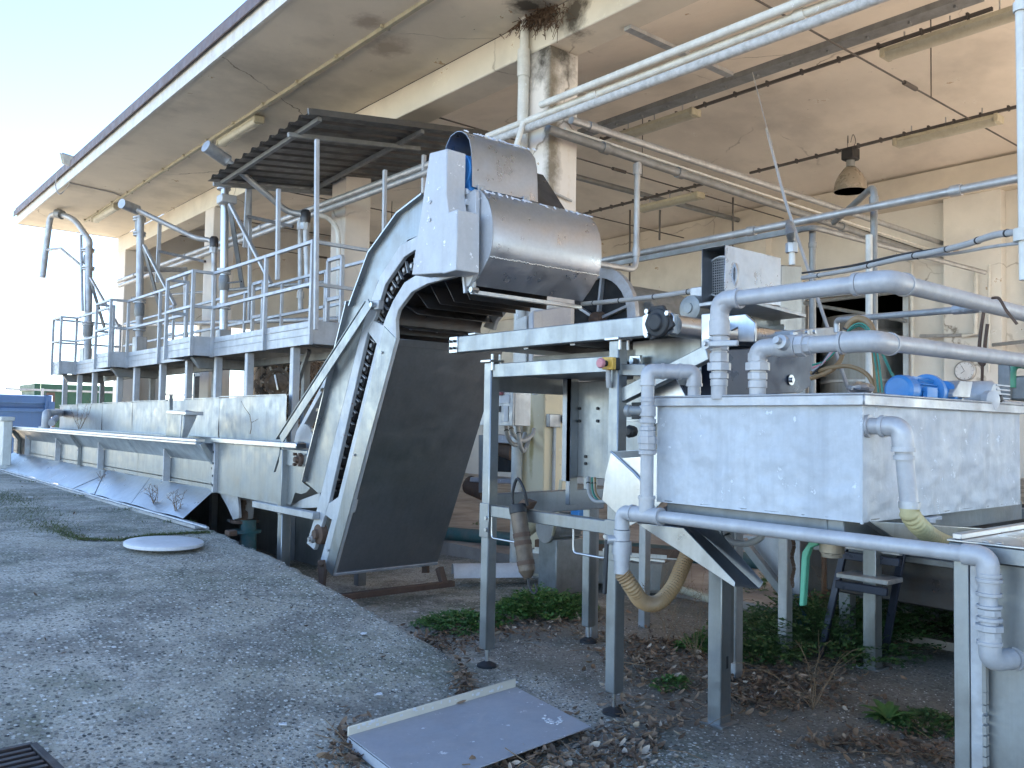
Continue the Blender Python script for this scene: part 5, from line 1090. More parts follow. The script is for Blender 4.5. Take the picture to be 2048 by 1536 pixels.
# stainless chute
CH = thing('steel_chute', 'bent stainless chute with pointed side cheek slanting down beside the tank', 'chute', PX(1330, 1050, 3.2))
CH.p('front_cheek', steel_b, .002).prism([PX(a, b, 3.12) for a, b in ((1222, 903), (1320, 898), (1345, 980), (1300, 1030), (1260, 1052), (1204, 1000), (1210, 950))], (.005, 0, 0))
CH.p('fold_seam', steel_b).tube([PX(1222, 903, 3.112), PX(1268, 945, 3.112), PX(1300, 982, 3.112)], .005, 6)
CH.p('fold_plate', steel_b, .002).prism([PX(1222, 903, 3.118), PX(1320, 898, 3.118), PX(1320, 1000, 3.2), PX(1268, 945, 3.125)], (.003, 0, 0))
s0 = [PX(a, b, 3.17) for a, b in ((1262, 1040), (1340, 1035), (1367, 1056), (1500, 1164), (1498, 1174), (1465, 1170), (1300, 1062))]
s0 = [PX(a, b, 3.15) for a, b in ((1272, 1046), (1367, 1056), (1470, 1164), (1468, 1174))]
CH.p('side_cheek', steel_b, .002).prism(s0, (.004, 0, 0))
fa = [PX(1275, 1048, 3.152), PX(1468, 1173, 3.152)]; fb = [PX(1400, 1010, 3.55), PX(1520, 1178, 3.42)]
CH.p('chute_bed', steel_d, .0).prism([PX(1272, 1046, 3.156), PX(1468, 1173, 3.156), PX(1518, 1178, 3.36), PX(1340, 1010, 3.42)], (0, 0, .004))
CH.p('rear_cheek', steel_d, .002).prism([PX(a, b, 3.40) for a, b in ((1335, 1000), (1438, 1064), (1526, 1164), (1518, 1178), (1500, 1176), (1340, 1050))], (.004, 0, 0))

# right cabinet
xc2 = 3.10; yc2 = PX(1906, 1100, xc2).y; zc2 = PX(1910, 1084, xc2).z
RC = thing('right_cabinet', 'weathered stainless cabinet with riveted corner posts cut off by the right picture edge', 'cabinet', (3.4, .8, 0))
RC.p('front_panel', steel_f, .003).box(xc2+.03, xc2+.036, -.4, yc2-.05, .0, zc2-.06); RC.p('corner_post', steel_f, .003).box(xc2, xc2+.05, yc2-.052, yc2, .0, zc2-.02); RC.p('corner_post', rimm, .003).box(xc2-.004, xc2+.046, yc2-.096, yc2-.056, .0, zc2-.02)
wdm = RC.p('weld_bead', concrete_w); z = .02
while z < zc2-.1: wdm.obox((xc2-.0, yc2-.102, z), V((.012, 0, 0)), V((0, .006, 0)), V((0, 0, .018*random.uniform(.6, 1.2)))); z += .035
RC.p('top_rail', steel_f, .003).box(xc2-.01, xc2+.03, -.4, yc2+.01, zc2-.055, zc2); RC.p('top_plate', steel_b, .002).box(xc2-.015, xc2+1.2, -.4, yc2+.015, zc2+.002, zc2+.010)
RC.p('tray_lip', steel_b, .002).box(xc2-.005, xc2+1.2, yc2-.03, yc2-.0, zc2+.011, zc2+.03); RC.p('left_panel', steel_f, .003).box(xc2+.05, xc2+1.2, yc2-.03, yc2-.01, .0, zc2-.06)
RC.p('side_rail', steel_f, .003).prism([PY(a, b, yc2+.32) for a, b in ((1740, 1042), (2100, 1066), (2100, 1110), (1800, 1085))], (0, .04, 0))
for y in (yc2-.10, yc2-.14, .7, .55): RC.p('clip', steel_b, .002).box(xc2-.012, xc2+.01, y-.02, y, zc2+.0102, zc2+.016)

# ================================================================== MACHINE BEHIND THE TANK
HB = thing('fan_hood', 'square steel fan hood with dark open mouth and round mesh on a steel column', 'machine', PY(1500, 600, 2.9))
yh = 2.95; A_ = PY(1450, 489, yh); zt_, zb_ = A_.z, PY(1450, 598, yh).z; xr_ = PY(1562, 508, yh).x; yl = PX(1403, 500, A_.x).y
HB.p('right_sheet', hoodm, .002).prism([(A_.x, yh, zt_), (xr_, yh, zt_-.0), (xr_, yh, zb_+.02), (A_.x, yh, zb_)], (0, .004, 0))
HB.p('left_sheet', steel_d, .002).box(A_.x, xr_, yl-.004, yl, zb_, zt_); HB.p('top_sheet', steel_b, .002).box(A_.x, xr_, yh+.005, yl-.005, zt_-.004, zt_); HB.p('bottom_sheet', steel_d, .002).box(A_.x+.02, xr_, yh-.05, yl, zb_-.02, zb_)
HB.p('back_sheet', darkm).box(xr_-.25, xr_-.24, yh+.005, yl-.005, zb_, zt_)
HB.p('bottom_tray', galv, .003).prism([(A_.x-.02, yh-.14, zb_-.03), (xr_+.05, yh-.14, zb_-.06), (xr_+.05, yl, zb_-.06), (A_.x-.02, yl, zb_-.03)], (0, 0, .02))
mg = HB.p('mesh_guard', galv); mc = V((A_.x+.10, yh+.10, PX(1445, 545, A_.x).z))
for i in range(-7, 8):
    hgt = math.sqrt(max(0, .11**2-(i*.015)**2)); mg.box(mc.x-.002, mc.x+.002, mc.y+i*.015-.0015, mc.y+i*.015+.0015, mc.z-hgt, mc.z+hgt); mg.box(mc.x-.002, mc.x+.002, mc.y-hgt, mc.y+hgt, mc.z+i*.015-.0015, mc.z+i*.015+.0015)
HB.p('mesh_ring', galv).lathe(mc, (1, 0, 0), [(-.01, .11), (-.01, .12), (.01, .12), (.01, .11), (-.01, .11)], 24, False)
HB.p('rear_lugs', rusty, .003).box(xr_+.0, xr_+.06, yh+.05, yh+.15, zt_-.12, zt_-.04)
HB.p('column', steel_f, .006).prism([PY(a, b, yh+.05) for a, b in ((1562, 530), (1605, 532), (1604, 690), (1560, 690))], (0, .22, 0))
HB.p('column_body', steel_f, .004).prism([PY(a, b, yh+.1) for a, b in ((1500, 605), (1560, 605), (1560, 700), (1500, 700))], (0, .25, 0))
q0, q1 = PY(1584, 530, yh+.16), PY(1583, 462, yh+.16); pt = thing('drop_pipe', 'short white and grey drop pipe joining the long horizontal pipe to the steel column', 'pipe', q0)
pt.p('white_section', whitep).cyl(q0, q0.lerp(q1, .45), .02); pt.p('hose_section', galv_d).tube(spline([q0.lerp(q1, .5), q0.lerp(q1, .75)+V((.0, .0, 0)), q1+V((-.02, 0, 0)), PX(1578, 445, 6.2)], 6), .028, 10); pt.p('nut', galv).ring(q0.lerp(q1, .5), (0, 0, 1), .04, .06, 8)
DK = thing('machine_body', 'dark bluish steel machine body standing behind the valve pipes', 'machine', PY(1530, 740, 2.75))
DK.p('side_sheet', blue_dark, .003).prism([PY(a, b, 2.72) for a, b in ((1448, 700), (1625, 690), (1622, 772), (1600, 785), (1440, 795))], (0, .3, 0))
DK.p('upper_sheet', darkm, .003).prism([PY(a, b, 2.90) for a, b in ((1420, 690), (1510, 690), (1510, 790), (1400, 795))], (0, .1, 0))
q = PY(1582, 760, 2.715); DK.p('bolt', steel_b).lathe(q, (0, -1, 0), [(0, .03), (.004, .03), (.004, .014), (.016, .014)], 16)
DK.p('slotted_bracket', galv, .003).prism([PY(a, b, 2.6) for a, b in ((1590, 660), (1665, 654), (1692, 672), (1700, 686), (1592, 690))], (0, .15, 0)); DK.p('bracket_cap', steel_b, .002).prism([PY(a, b, 2.58) for a, b in ((1586, 664), (1626, 658), (1626, 668), (1586, 674))], (0, .02, 0))
for px_, py_ in ((1612, 665), (1627, 664)): q = PY(px_, py_, 2.57); DK.p('cap_bolt', steel_b).cyl(q, q-V((0, .015, 0)), .012, 8)
rp2 = [PX(a, b, 3.62) for a, b in ((1415, 640), (1440, 625), (1497, 628), (1510, 645), (1510, 684), (1478, 684), (1475, 650), (1420, 665))]
BR = thing('roller_bracket', 'light steel bracket plates holding the shiny roller behind the valve pipe', 'bracket', PX(1450, 660, 3.6))
BR.p('arm_plate', steel_b, .004).prism([PX(a, b, 3.75) for a, b in ((1450, 632), (1490, 628), (1510, 645), (1509, 684), (1476, 684), (1475, 655), (1450, 668))], (.02, 0, 0)); BR.p('upright_plate', steel_b, .004).prism([PX(a, b, 3.38) for a, b in ((1402, 628), (1424, 626), (1424, 700), (1402, 702))], (.02, 0, 0))
sm = thing('small_motor', 'small grey motor with blue tail behind the pipes above the roller', 'motor', PX(1395, 612, 4.0)); c = PX(1377, 616, 4.0); d_ = V((1, -.0, .0))
sm.p('body', motorg, smooth=40).lathe(c, d_, [(0, .04), (.01, .075), (.05, .08), (.22, .08)], 22); sm.p('blue_tail', motorb).lathe(c+d_*.22, d_, [(0, .06), (.12, .06), (.14, .04)], 20); sm.p('terminal_box', galv, .005).box(c.x+.06, c.x+.16, c.y-.06, c.y+.04, c.z+.07, c.z+.13); sm.p('fan_hub', motorg).cyl(c, c-V((.01, 0, 0)), .03)
# old machine with curved cover behind the hood
OM = thing('old_mill', 'old beige-grey milling machine with curved cover and spoked opening behind the discharge hood', 'machine', PX(1220, 620, 6.6)); xo = 6.9
OM.p('curved_cover', motorg, .004, smooth=50).prism([PX(a, b, xo) for a, b in ((1150, 650), (1160, 600), (1185, 570), (1215, 563), (1245, 580), (1262, 640), (1262, 660), (1150, 665))], (1.2, 0, 0))
oc = PX(1200, 640, xo-.06); rr = []
OM.p('ring', rimm, smooth=40).lathe(oc, (-1, 0, 0), [(0, .46), (0, .58), (.06, .58), (.06, .46), (0, .46)], 30, False); OM.p('dark_core', darkvoid).cyl(oc+V((.03, 0, 0)), oc+V((-.0, 0, 0)), .46, 28)
for an in (.5, 1.7, 2.9, 4.1): OM.p('spoke', rimm).bar(oc+V((-.03, 0, 0)), oc+V((-.03, .5*math.cos(an), .5*math.sin(an))), .05, .03)
OM.p('hub', rusty).lathe(oc, (-1, 0, 0), [(0, .1), (.1, .08), (.12, .04)], 14); OM.p('rear_block', motorg, .02).prism([PX(a, b, xo+.3) for a, b in ((1262, 605), (1300, 602), (1318, 628), (1300, 640), (1265, 650))], (.8, 0, 0))
OM.p('base', galv_d, .01).prism([PX(a, b, xo+.05) for a, b in ((1150, 665), (1262, 660), (1262, 760), (1150, 760))], (1, 0, 0))
# more piping in the hall
def xpipe(label, a, b, y, r, m, n=12, coup=(), nm='hall_pipe'):
    A, B_ = PY(*a, y), PY(*b, y); t = thing(nm, label, 'pipe', A, mat=m); t.tube([A, B_], r, n)
    for k in coup: t.ring(A.lerp(B_, k), B_-A, r*1.3, .1, 14)
    return t
xpipe('upper light grey pipe running from the stained column back to the rear wall', (1142, 240), (1962, 512), 6.55, .042, galv, 14, (.03,))
xpipe('thick mottled dark pipe running below the light one to the rear wall', (1095, 258), (1960, 546), 6.5, .050, galv_d, 14, (.08, .2, .55))
xpipe('thin white pipe strapped between the two big hall pipes', (1130, 258), (1965, 533), 6.52, .016, whitep, 8)
xpipe('thin black cable lying along the hall pipes', (1140, 268), (1965, 540), 6.58, .012, black, 6, (.2, .4, .6), 'pipe_cable')
q0 = PY(1275, 325, 6.5); q1 = PY(1272, 540, 6.5); t = thing('drop_pipe', 'vertical grey drop pipe with tee below the mottled pipe right of the hood', 'pipe', q0, mat=galv); t.tube(fil([q0, q1, PY(1195, 528, 6.5)], .12), .034, 14); t.ring(q0-V((0, 0, .08)), (0, 0, 1), .05, .12); t.ring(q1+V((0, 0, .2)), (0, 0, 1), .045, .1)
q0, q1 = PX(1748, 372, 7.6), PX(1748, 735, 7.6); t = thing('vertical_pipe', 'tall dark vertical pipe with slanting branch below the bell lamp', 'pipe', q1, mat=galv_d); t.tube(fil([PX(1668, 445, 8.4), q0, q1], .1), .032, 14); t.ring(q0-V((0, 0, .15)), (0, 0, 1), .042, .1)
t = thing('vertical_pipe', 'pale vertical pipe just left of the dark one below the bell lamp', 'pipe', PX(1738, 500, 7.5), mat=whitep); t.tube([PX(1738, 470, 7.5), PX(1738, 790, 7.5)], .03, 10)
t = thing('vertical_pipe', 'grey vertical post beside the green conduit corner left of the doorway', 'pipe', PX(1625, 700, 8), mat=galv_d); t.tube([PX(1625, 460, 8), PX(1625, 800, 8)], .034, 12); t.ring(PX(1625, 490, 8), (0, 0, 1), .042, .05)
t = thing('green_conduit', 'flat green-grey conduit below the long blue-grey pipe turning back at its corner', 'conduit', PX(1400, 500, 7.9), mat=galv_d); t.bar(PX(1205, 532, 7.9), PX(1600, 459, 7.9), .04, .06); t.tube(fil([PX(1598, 459, 7.9), PX(1628, 455, 7.9), PY(1970, 545, PX(1628, 455, 7.9).y)], .2), .032, 8)
t = thing('slack_wire', 'pale wire hanging from the tie rod down past the fan hood', 'wire', PX(1510, 150, 8), mat=cable); t.tube([PX(1505, 145, 8), PX(1535, 260, 7), PX(1545, 290, 6.8)], .005, 5); t.tube([PX(1533, 258, 7), PX(1570, 400, 6), PX(1700, 790, 4.8)], .012, 6)
for px_, a, b, x, lab in ((1260, 420, 600, 12, 'first'), (1466, 395, 640, 12, 'second'), (1320, 420, 480, 11, 'third')):
    t = thing('hanger_rod', {'first': 'thin wire rod hanging just right of the discharge hood', 'second': 'thin wire rod hanging behind the fan hood', 'third': 'short dark rod under the low fluorescent light'}[lab], 'rod', PX(px_, a, x), mat=cabled); t.cyl(PX(px_, a, x), PX(px_-1, b, x), .018, 6)
# cable bundle
def bundle(label, pts, r, m, n=8, ties=0, nm='cable_bundle', cat='cable'):
    c = spline(pts, 8); t = thing(nm, label, cat, pts[0]); t.p('jacket', m, smooth=80).tube(c, r, 10)
    for i in range(3, len(c)-1, ties or 999): t.p('cable_tie', black).ring(c[i], c[i+1]-c[i], r*1.15, .009, 12)
    return t
bundle('grey cable bundle with black ties running from the old mill to the fan hood', [PX(1165, 608, 4.6), PX(1230, 602, 4.5), PX(1320, 592, 4.4), PX(1412, 578, 4.3)], .017, cable, ties=6)
bundle('pale sagging cable bundle with black ties from the steel column to the upper right pole', [PX(1605, 556, 4.4), PX(1700, 540, 4.0), PX(1800, 517, 3.7), PX(1870, 504, 3.5), PX(1935, 488, 3.3), PX(1990, 470, 3.15), PX(2060, 462, 3.0)], .012, cable, ties=8)
bundle('second thinner cable drooping beside the pale bundle at the right', [PX(1800, 520, 3.7), PX(1900, 508, 3.5), PX(1980, 494, 3.2), PX(2060, 484, 3.0)], .006, cable)
bundle('black cable running on top of the pale cable bundle', [PX(1605, 546, 4.4), PX(1700, 532, 4.0), PX(1800, 510, 3.7), PX(1900, 494, 3.5), PX(1968, 474, 3.2)], .006, black)
t = thing('white_pole', 'white vertical pole at the far right picture edge carrying the cables', 'pole', PX(2044, 300, 3.0), mat=whitep); t.tube([PX(2039, -40, 3.0), PX(2048, 560, 3.0)], .014, 12); t.ring(PX(2041, 14, 3.0), (0, 0, 1), .022, .03); t.ring(PX(2046, 470, 3.0), (0, 0, 1), .028, .04)
# small pipe and hoses right
t = thing('small_pipe', 'thin grey pipe with elbow and unions above the hose bundle', 'pipe', PY(1700, 635, 3.1), mat=galv); t.tube(fil([PX(1673, 665, 4.5), PX(1673, 640, 4.5), PX(1960, 616, 3.9)], .05), .016, 12)
for px_ in (1918, 1940, 1950): t.ring(PX(px_, 619-(px_-1918)*.08, 3.97-(px_-1918)*.001), (-.6, -3, 0), .022, .05, 10)
yb_ = 3.0
bundle('thick tan rubber hose arching over beside the machine body and down behind the tank', [PX(1690, 668, 4.0), PX(1702, 645, 4.0), PX(1722, 638, 4.0), PX(1742, 655, 4.0), PX(1750, 700, 4.0), PX(1757, 785, 4.0)], .018, tantube, nm='rubber_hose', cat='hose')
bundle('outer green air tube following the tan hose', [PX(1688, 672, 3.95), PX(1705, 652, 3.95), PX(1726, 648, 3.95), PX(1746, 672, 3.95), PX(1757, 720, 3.95), PX(1765, 785, 3.95)], .005, greentube, nm='air_tube', cat='hose')
bundle('inner green air tube following the tan hose', [PX(1680, 678, 3.97), PX(1700, 660, 3.97), PX(1722, 652, 3.97), PX(1740, 672, 3.97), PX(1750, 720, 3.97), PX(1757, 785, 3.97)], .005, greentube, nm='air_tube', cat='hose')
bundle('brown hose curving low from the machine body to the rim', [PX(1622, 746, 4.0), PX(1660, 736, 4.0), PX(1700, 733, 4.0), PX(1735, 750, 4.0), PX(1752, 785, 4.0)], .011, tantube, nm='rubber_hose', cat='hose')
bundle('tan hose hanging steeply beside the dark machine body', [PX(1686, 700, 4.1), PX(1680, 722, 4.05), PX(1660, 742, 4.0), PX(1622, 757, 4.0)], .012, tantube, nm='rubber_hose', cat='hose')
for k, (c_, lab) in enumerate(((greentube, 'green tube of the tangle right of the machine body'), (redp, 'red wire of the tangle right of the machine body'), (cable, 'grey wire of the tangle right of the machine body'), (black, 'black wire of the tangle right of the machine body'))):
    bundle(lab, [PX(1690-k*3, 670, 4.0), PX(1672-k*4, 700, 3.98), PX(1650-k*3, 722+k*3, 3.98), PX(1625, 730+k*6, 3.98)], .005, c_, nm='tangled_tube', cat='cable')
t = thing('teal_cord', 'thin teal cord slanting from the small pipe down to the blue motor', 'cord', PX(1766, 705, 4), mat=greentube); t.tube([PX(1762, 700, 4), PX(1782, 745, 3.9), PX(1800, 772, 3.6)], .007, 6)  # a cord, drawn with the green tube material
t = thing('dangling_wire', 'rusty brown wire looped over the upper big pipe', 'wire', PX(2000, 620, 3.4), mat=rusty); t.tube(spline([PX(1985, 596, 3.6), PX(1998, 597, 3.55), PX(2012, 620, 3.5), PX(2022, 633, 3.5), PX(2034, 648, 3.5)], 6), .006, 6)
t = thing('dangling_wire', 'brown wire hanging in a double loop above the wall clock', 'wire', PX(1965, 700, 5), mat=rusty); t.tube(spline([PX(1968, 620, 5), PX(1962, 660, 5), PX(1958, 700, 5), PX(1958, 722, 5), PX(1968, 728, 5), PX(1970, 690, 5), PX(1975, 648, 5)], 6), .010, 6); t.tube([PX(1965, 728, 5), PX(1964, 765, 5)], .008, 6)
# wall pipes on rear wall
for lab, pts, x, m, r in (('white vertical wall pipe left of the clock', [(1952, 540), (1951, 668), (1925, 672)], 14.7, whitep, .035), ('thin white vertical pipe right of the clock wires', [(1978, 530), (1977, 745)], 14.7, whitep, .02),
    ('horizontal grey wall conduit under the two big pipes', [(1840, 672), (1958, 670)], 14.75, galv, .03), ('pale conduit framing the doorway on the right', [(1815, 520), (1823, 526), (1826, 780)], 14.85, whitep, .03),
    ('thin dark wall pipe at the right edge', [(1985, 690), (2060, 682)], 14.6, galv_d, .03), ('upper guard rail pipe in the doorway', [(1608, 606), (1812, 582)], 14.6, galv_d, .035), ('lower guard rail pipe in the doorway', [(1610, 607), (1812, 642)], 14.6, galv_d, .035)):
    t = thing('wall_pipe', lab, 'pipe', PX(*pts[0], x), mat=m); t.tube([PX(a, b, x) for a, b in pts], r, 10)
# things on the right edge
t = thing('far_stand', 'small machine stand with green pipe at the right edge behind the gearbox', 'machine', PX(2030, 770, 5)); t.p('post', galv_d, .004).bar(PX(2012, 800, 5), PX(2012, 725, 5), .06); t.p('top', galv).bar(PX(2000, 726, 5), PX(2030, 722, 5), .08, .02)
t.p('green_pipe', greenp, smooth=60).tube(spline([PX(2022, 775, 5), PX(2024, 740, 5), PX(2035, 728, 5), PX(2060, 730, 5)], 6), .025, 10); t.p('grey_box', galv_d, .01).prism([PX(a, b, 5) for a, b in ((2028, 752), (2060, 750), (2060, 800), (2005, 800))], (.3, 0, 0))

# electrical boxes on the column
def colbox(label, pts, x, dx, m, doors=(), cat='electrical box'):
    t = thing('electrical_box', label, cat, PX(*pts[0], x)); t.p('case', m, .006).prism([PX(a, b, x) for a, b in pts], (dx, 0, 0)); return t
t = thing('electrical_box', 'grey electrical cabinet with white labels hanging left of the yellow column base', 'electrical box', PX(1010, 820, 5.5)); y0 = PX(1026, 800, 5.3).y; y1 = PX(990, 800, 5.3).y+.3; zt_, zb_ = PX(1026, 772, 5.3).z, PX(1026, 852, 5.3).z
t.p('door', galv, .004).box(5.3, 5.32, y0, y1, zb_, zt_); t.p('case', galv, .006).box(5.322, 5.53, y0, y1, zb_, zt_)
for pts in (((996, 791), (1019, 790), (1019, 806), (996, 807)), ((1007, 812), (1016, 812), (1016, 843), (1007, 844))): t.p('label_plate', whitepl, .001).prism([PX(a, b, 5.294) for a, b in pts], (.005, 0, 0))
t.p('dark_meter', black, .001).prism([PX(a, b, 5.294) for a, b in ((992, 812), (1001, 812), (1001, 824), (992, 824))], (.005, 0, 0)); t.p('red_lamp', redp).lathe(PX(1003, 785, 5.3), (-1, 0, 0), [(0, .03), (.03, .03), (.04, .02)], 12)
for a, b, c_ in ((1022, 860, 1068), (1036, 880, 1058), (1012, 868, 1050)):
    bundle('grey cable looping under the electrical cabinet to the column, %s' % {1068: 'outermost', 1058: 'middle', 1050: 'innermost'}[c_], [PX(a, 852, 5.6), PX(a+4, b+8, 5.6), PX((a+c_)/2, b+22, 5.75), PX(c_-4, b+10, 5.9), PX(c_, b-2, 5.95)], .022, cable, nm='looped_cable')
t = thing('junction_box', 'small grey junction box with round fitting on the right face of the column', 'electrical box', PY(1110, 838, 6.62)); bx4 = [PY(a, b, 6.60) for a, b in ((1099, 828), (1122, 829), (1122, 855), (1099, 854))]; t.p('case', galv, .006).prism(bx4, (0, .055, 0)); t.p('fitting', galv_d).lathe(PY(1127, 838, 6.62), (0, -1, 0), [(0, .05), (.06, .05), (.07, .03)], 14)
t = thing('column_conduit', 'grey conduit running down the right face of the column from the junction box', 'conduit', PY(1108, 900, 6.63), mat=galv); t.tube([PY(1109, 855, 6.63), PY(1106, 1010, 6.63)], .02, 8)
t = thing('column_conduit', 'white bent conduit on the column below the discharge hood', 'conduit', PX(1075, 650, 5.9), mat=whitep); t.tube(fil([PX(1070, 790, 5.9), PX(1070, 640, 5.9), PY(1088, 618, 6.6), PY(1120, 612, 6.6)], .1), .03, 10)
t = thing('grey_duct', 'tall pale painted ducts standing between the elevator and the column', 'duct', PX(1045, 700, 5.85)); 
for i, (a, b, mm) in enumerate(((1029, 1052, whitep), (1056, 1066, silver))): t.p('duct', mm, .01).prism([PX(c, d, 5.6) for c, d in ((a, 640-i*10), (b, 630-i*10), (b, 760), (a, 760))], (.12, 0, 0))
t.p('lavender_panel', panelp, .01).prism([PY(c, d, 6.45) for c, d in ((1075, 620), (1143, 612), (1143, 760), (1075, 770))], (0, .08, 0))
t = thing('cable_strap', 'thin brown cable strap wrapped round the column above the hood', 'cable', PX(1080, 385, 5.98), mat=cable); t.tube(fil([PX(1070, 384, 5.96), PX(1097, 378, 5.96), PY(1097, 380, 6.62), PY(1143, 402, 6.62)], .04), .014, 6)
t = thing('conduit_arch', 'curved white conduit on the second column behind the shelter', 'conduit', PX(660, 500, 5.9), mat=whitep); t.tube(spline([PY(636, 430, 10.95), PY(655, 436, 10.95), PY(672, 455, 10.95), PY(677, 490, 10.95), PY(677, 640, 10.95)], 6), .035, 10)
# ================================================================== FAR LEFT
def container(name, label, m, c, L_, Wd, H, yaw, ribs=True, cat='container'):
    t = thing(name, label, cat, (c[0], c[1], 0)); R_ = Matrix.Rotation(yaw, 3, 'Z'); c = V(c)
    def q(x, y, z): return c+R_@V((x, y, z))
    b = t.p('body', m, .0)
    n = int(L_/.11); pr = []
    for i in range(n+1): x = -L_/2+L_*i/n; o = .035 if (i//2) % 2 else 0; pr.append((x, -Wd/2+o)) 
    if ribs: b.loft([[q(x, y, .15), q(x, y, H-.22)] for x, y in pr])
    else: b.loft([[q(-L_/2, -Wd/2, .15), q(-L_/2, -Wd/2, H)], [q(L_/2, -Wd/2, .15), q(L_/2, -Wd/2, H)]])
    b.prism([q(-L_/2, -Wd/2+.05, 0), q(L_/2, -Wd/2+.05, 0), q(L_/2, Wd/2, 0), q(-L_/2, Wd/2, 0)], (0, 0, H-.1))
    for z in (.08, H-.12): t.p('rail', m, .01).obox(q(0, -Wd/2-.03, z), R_@V((L_/2, 0, 0)), R_@V((0, .06, 0)), V((0, 0, .11)))
    for x in (-L_/2, L_/2): t.p('corner_post', m, .01).obox(q(x, -Wd/2-.03, H/2), R_@V((.09, 0, 0)), R_@V((0, .09, 0)), V((0, 0, H/2)))
    for x in (-L_/2, L_/2): t.p('end_rail', m, .01).obox(q(x, 0, H-.12), R_@V((.06, 0, 0)), R_@V((0, Wd/2, 0)), V((0, 0, .11)))
    return t, q
A, B_ = PZ(95, 792, 2.12), None
ya = 27.0; a = PY(-40, 790, ya); b = PY(96, 791, ya); zc = b.z
ct, q = container('blue_skip', 'blue open container with a recessed side panel at the far left', blue_c, (b.x-2.2, b.y+1.1, 0), 4.4, 2.2, zc, 0.0, False)
ct.p('side_frame', blue_c, .01).obox(q(.2, -1.15, zc*.42), V((1.9, 0, 0)), V((0, .02, 0)), V((0, 0, .04))); ct.p('hinge', blue_c).bar(q(2.2, -1.2, zc-.3), q(2.35, -1.2, zc-.3), .1, .25)
ct.p('side_rib', blue_c, .01).obox(q(.2, -1.15, zc*.80), V((2.0, 0, 0)), V((0, .03, 0)), V((0, 0, .05)))
sc = thing('scrap_heap', 'dark scrap heap lying on top of the blue container', 'scrap', q(0, 0, zc), mat=rusty, smooth=20)
for k in range(26): p_ = q(random.uniform(-2, .9), random.uniform(-.9, .6), zc+random.uniform(0, .16)); sc.obox(p_, V((random.uniform(.08, .3), 0, .05)), V((0, random.uniform(.05, .2), 0)), V((0, .03, random.uniform(.04, .12))))
a, b = PY(74, 767, 31), PY(222, 772, 31); ct2, q = container('green_container', 'green corrugated shipping container behind the trough end', green_c, ((a.x+b.x)/2+.6, 32.2, 0), b.x-a.x+1.2, 2.4, (a.z+b.z)/2, 0)
t = thing('rusty_post', 'rusty dark post between the blue and green containers', 'post', PY(100, 800, 28), mat=rusty); t.bar(PY(100, 785, 28), PY(100, 880, 28), .22)
# bright yard rails seen through the shed
fn = thing('yard_fence', 'thin metal rail fence in the bright yard seen through the shed openings', 'fence', (12, 30, 0))
for z in (1.0, 1.7, 2.3): fn.p('rail', galv).bar((5, 30, z), (24, 30, z), .06)
for k in range(8): fn.p('post', galv).bar((6+k*2.4, 30, 0), (6+k*2.4, 30, 2.35), .07)
# stained vat beyond the walkway legs
vv = thing('mixing_vat', 'stained stainless mixing vat with round bolted hatch seen between walkway legs', 'vat', PX(520, 780, 7.2)); vc = PX(520, 780, 7.3); vr = 1.0
vx, vy = 8.2, vc.y+.4; vz1 = PX(520, 724, 7.3).z
vv.p('shell', vat_m, smooth=60).lathe((vx, vy, .5), (0, 0, 1), [(0, .9), (.02, 1.0), (vz1-.5, 1.0), (vz1-.48, 1.02), (vz1-.44, 1.02), (vz1-.43, .9), (vz1-.3, .4)], 48)
for k in range(4): an = k*math.pi/2+.6; vv.p('leg', galv).cyl((vx+.85*math.cos(an), vy+.85*math.sin(an), 0), (vx+.85*math.cos(an), vy+.85*math.sin(an), .6), .05)
dh = (V((0, 0, 0))-V((vx, vy, 0))).normalized(); dh = Matrix.Rotation(-.28, 3, 'Z')@dh; hc_ = V((vx, vy, PX(485, 768, 7.4).z))+dh*1.0
vv.p('hatch', rust_cyl, smooth=50).lathe(hc_-dh*.05, dh, [(0, .28), (.10, .28), (.10, .22), (.08, .2), (.12, .05)], 32); s_ = dh.cross(V((0, 0, 1)))
for k in range(6): an = k*math.pi/3; d_ = s_*math.cos(an)+V((0, 0, 1))*math.sin(an); vv.p('hatch_bolt', brass).bar(hc_+d_*.2+dh*.03, hc_+d_*.36+dh*.03, .04)
vv.p('hatch_handle', steel_b).bar(hc_+V((0, 0, .15))+dh*.1+s_*.05, hc_-V((0, 0, .15))+dh*.1-s_*.02, .03); vv.p('top_pipe', galv, smooth=60).tube(spline([(vx-.4, vy-.3, vz1), (vx-.5, vy-.5, vz1+.12), (vx-.2, vy-1.2, vz1+.14)], 6), .06)
lk = thing('frame_structure', 'dark rectangular steel frame standing on the shed floor behind the walkway legs', 'frame', PX(405, 760, 6.8))
yf = PX(395, 760, 6.6).y
for dy in (-.35, .35): lk.p('post', galv_d).bar((6.7, yf+dy, 0), (6.7, yf+dy, 2.45), .1)
lk.p('lintel', galv_d).bar((6.7, yf-.4, 2.45), (6.7, yf+.4, 2.45), .1)

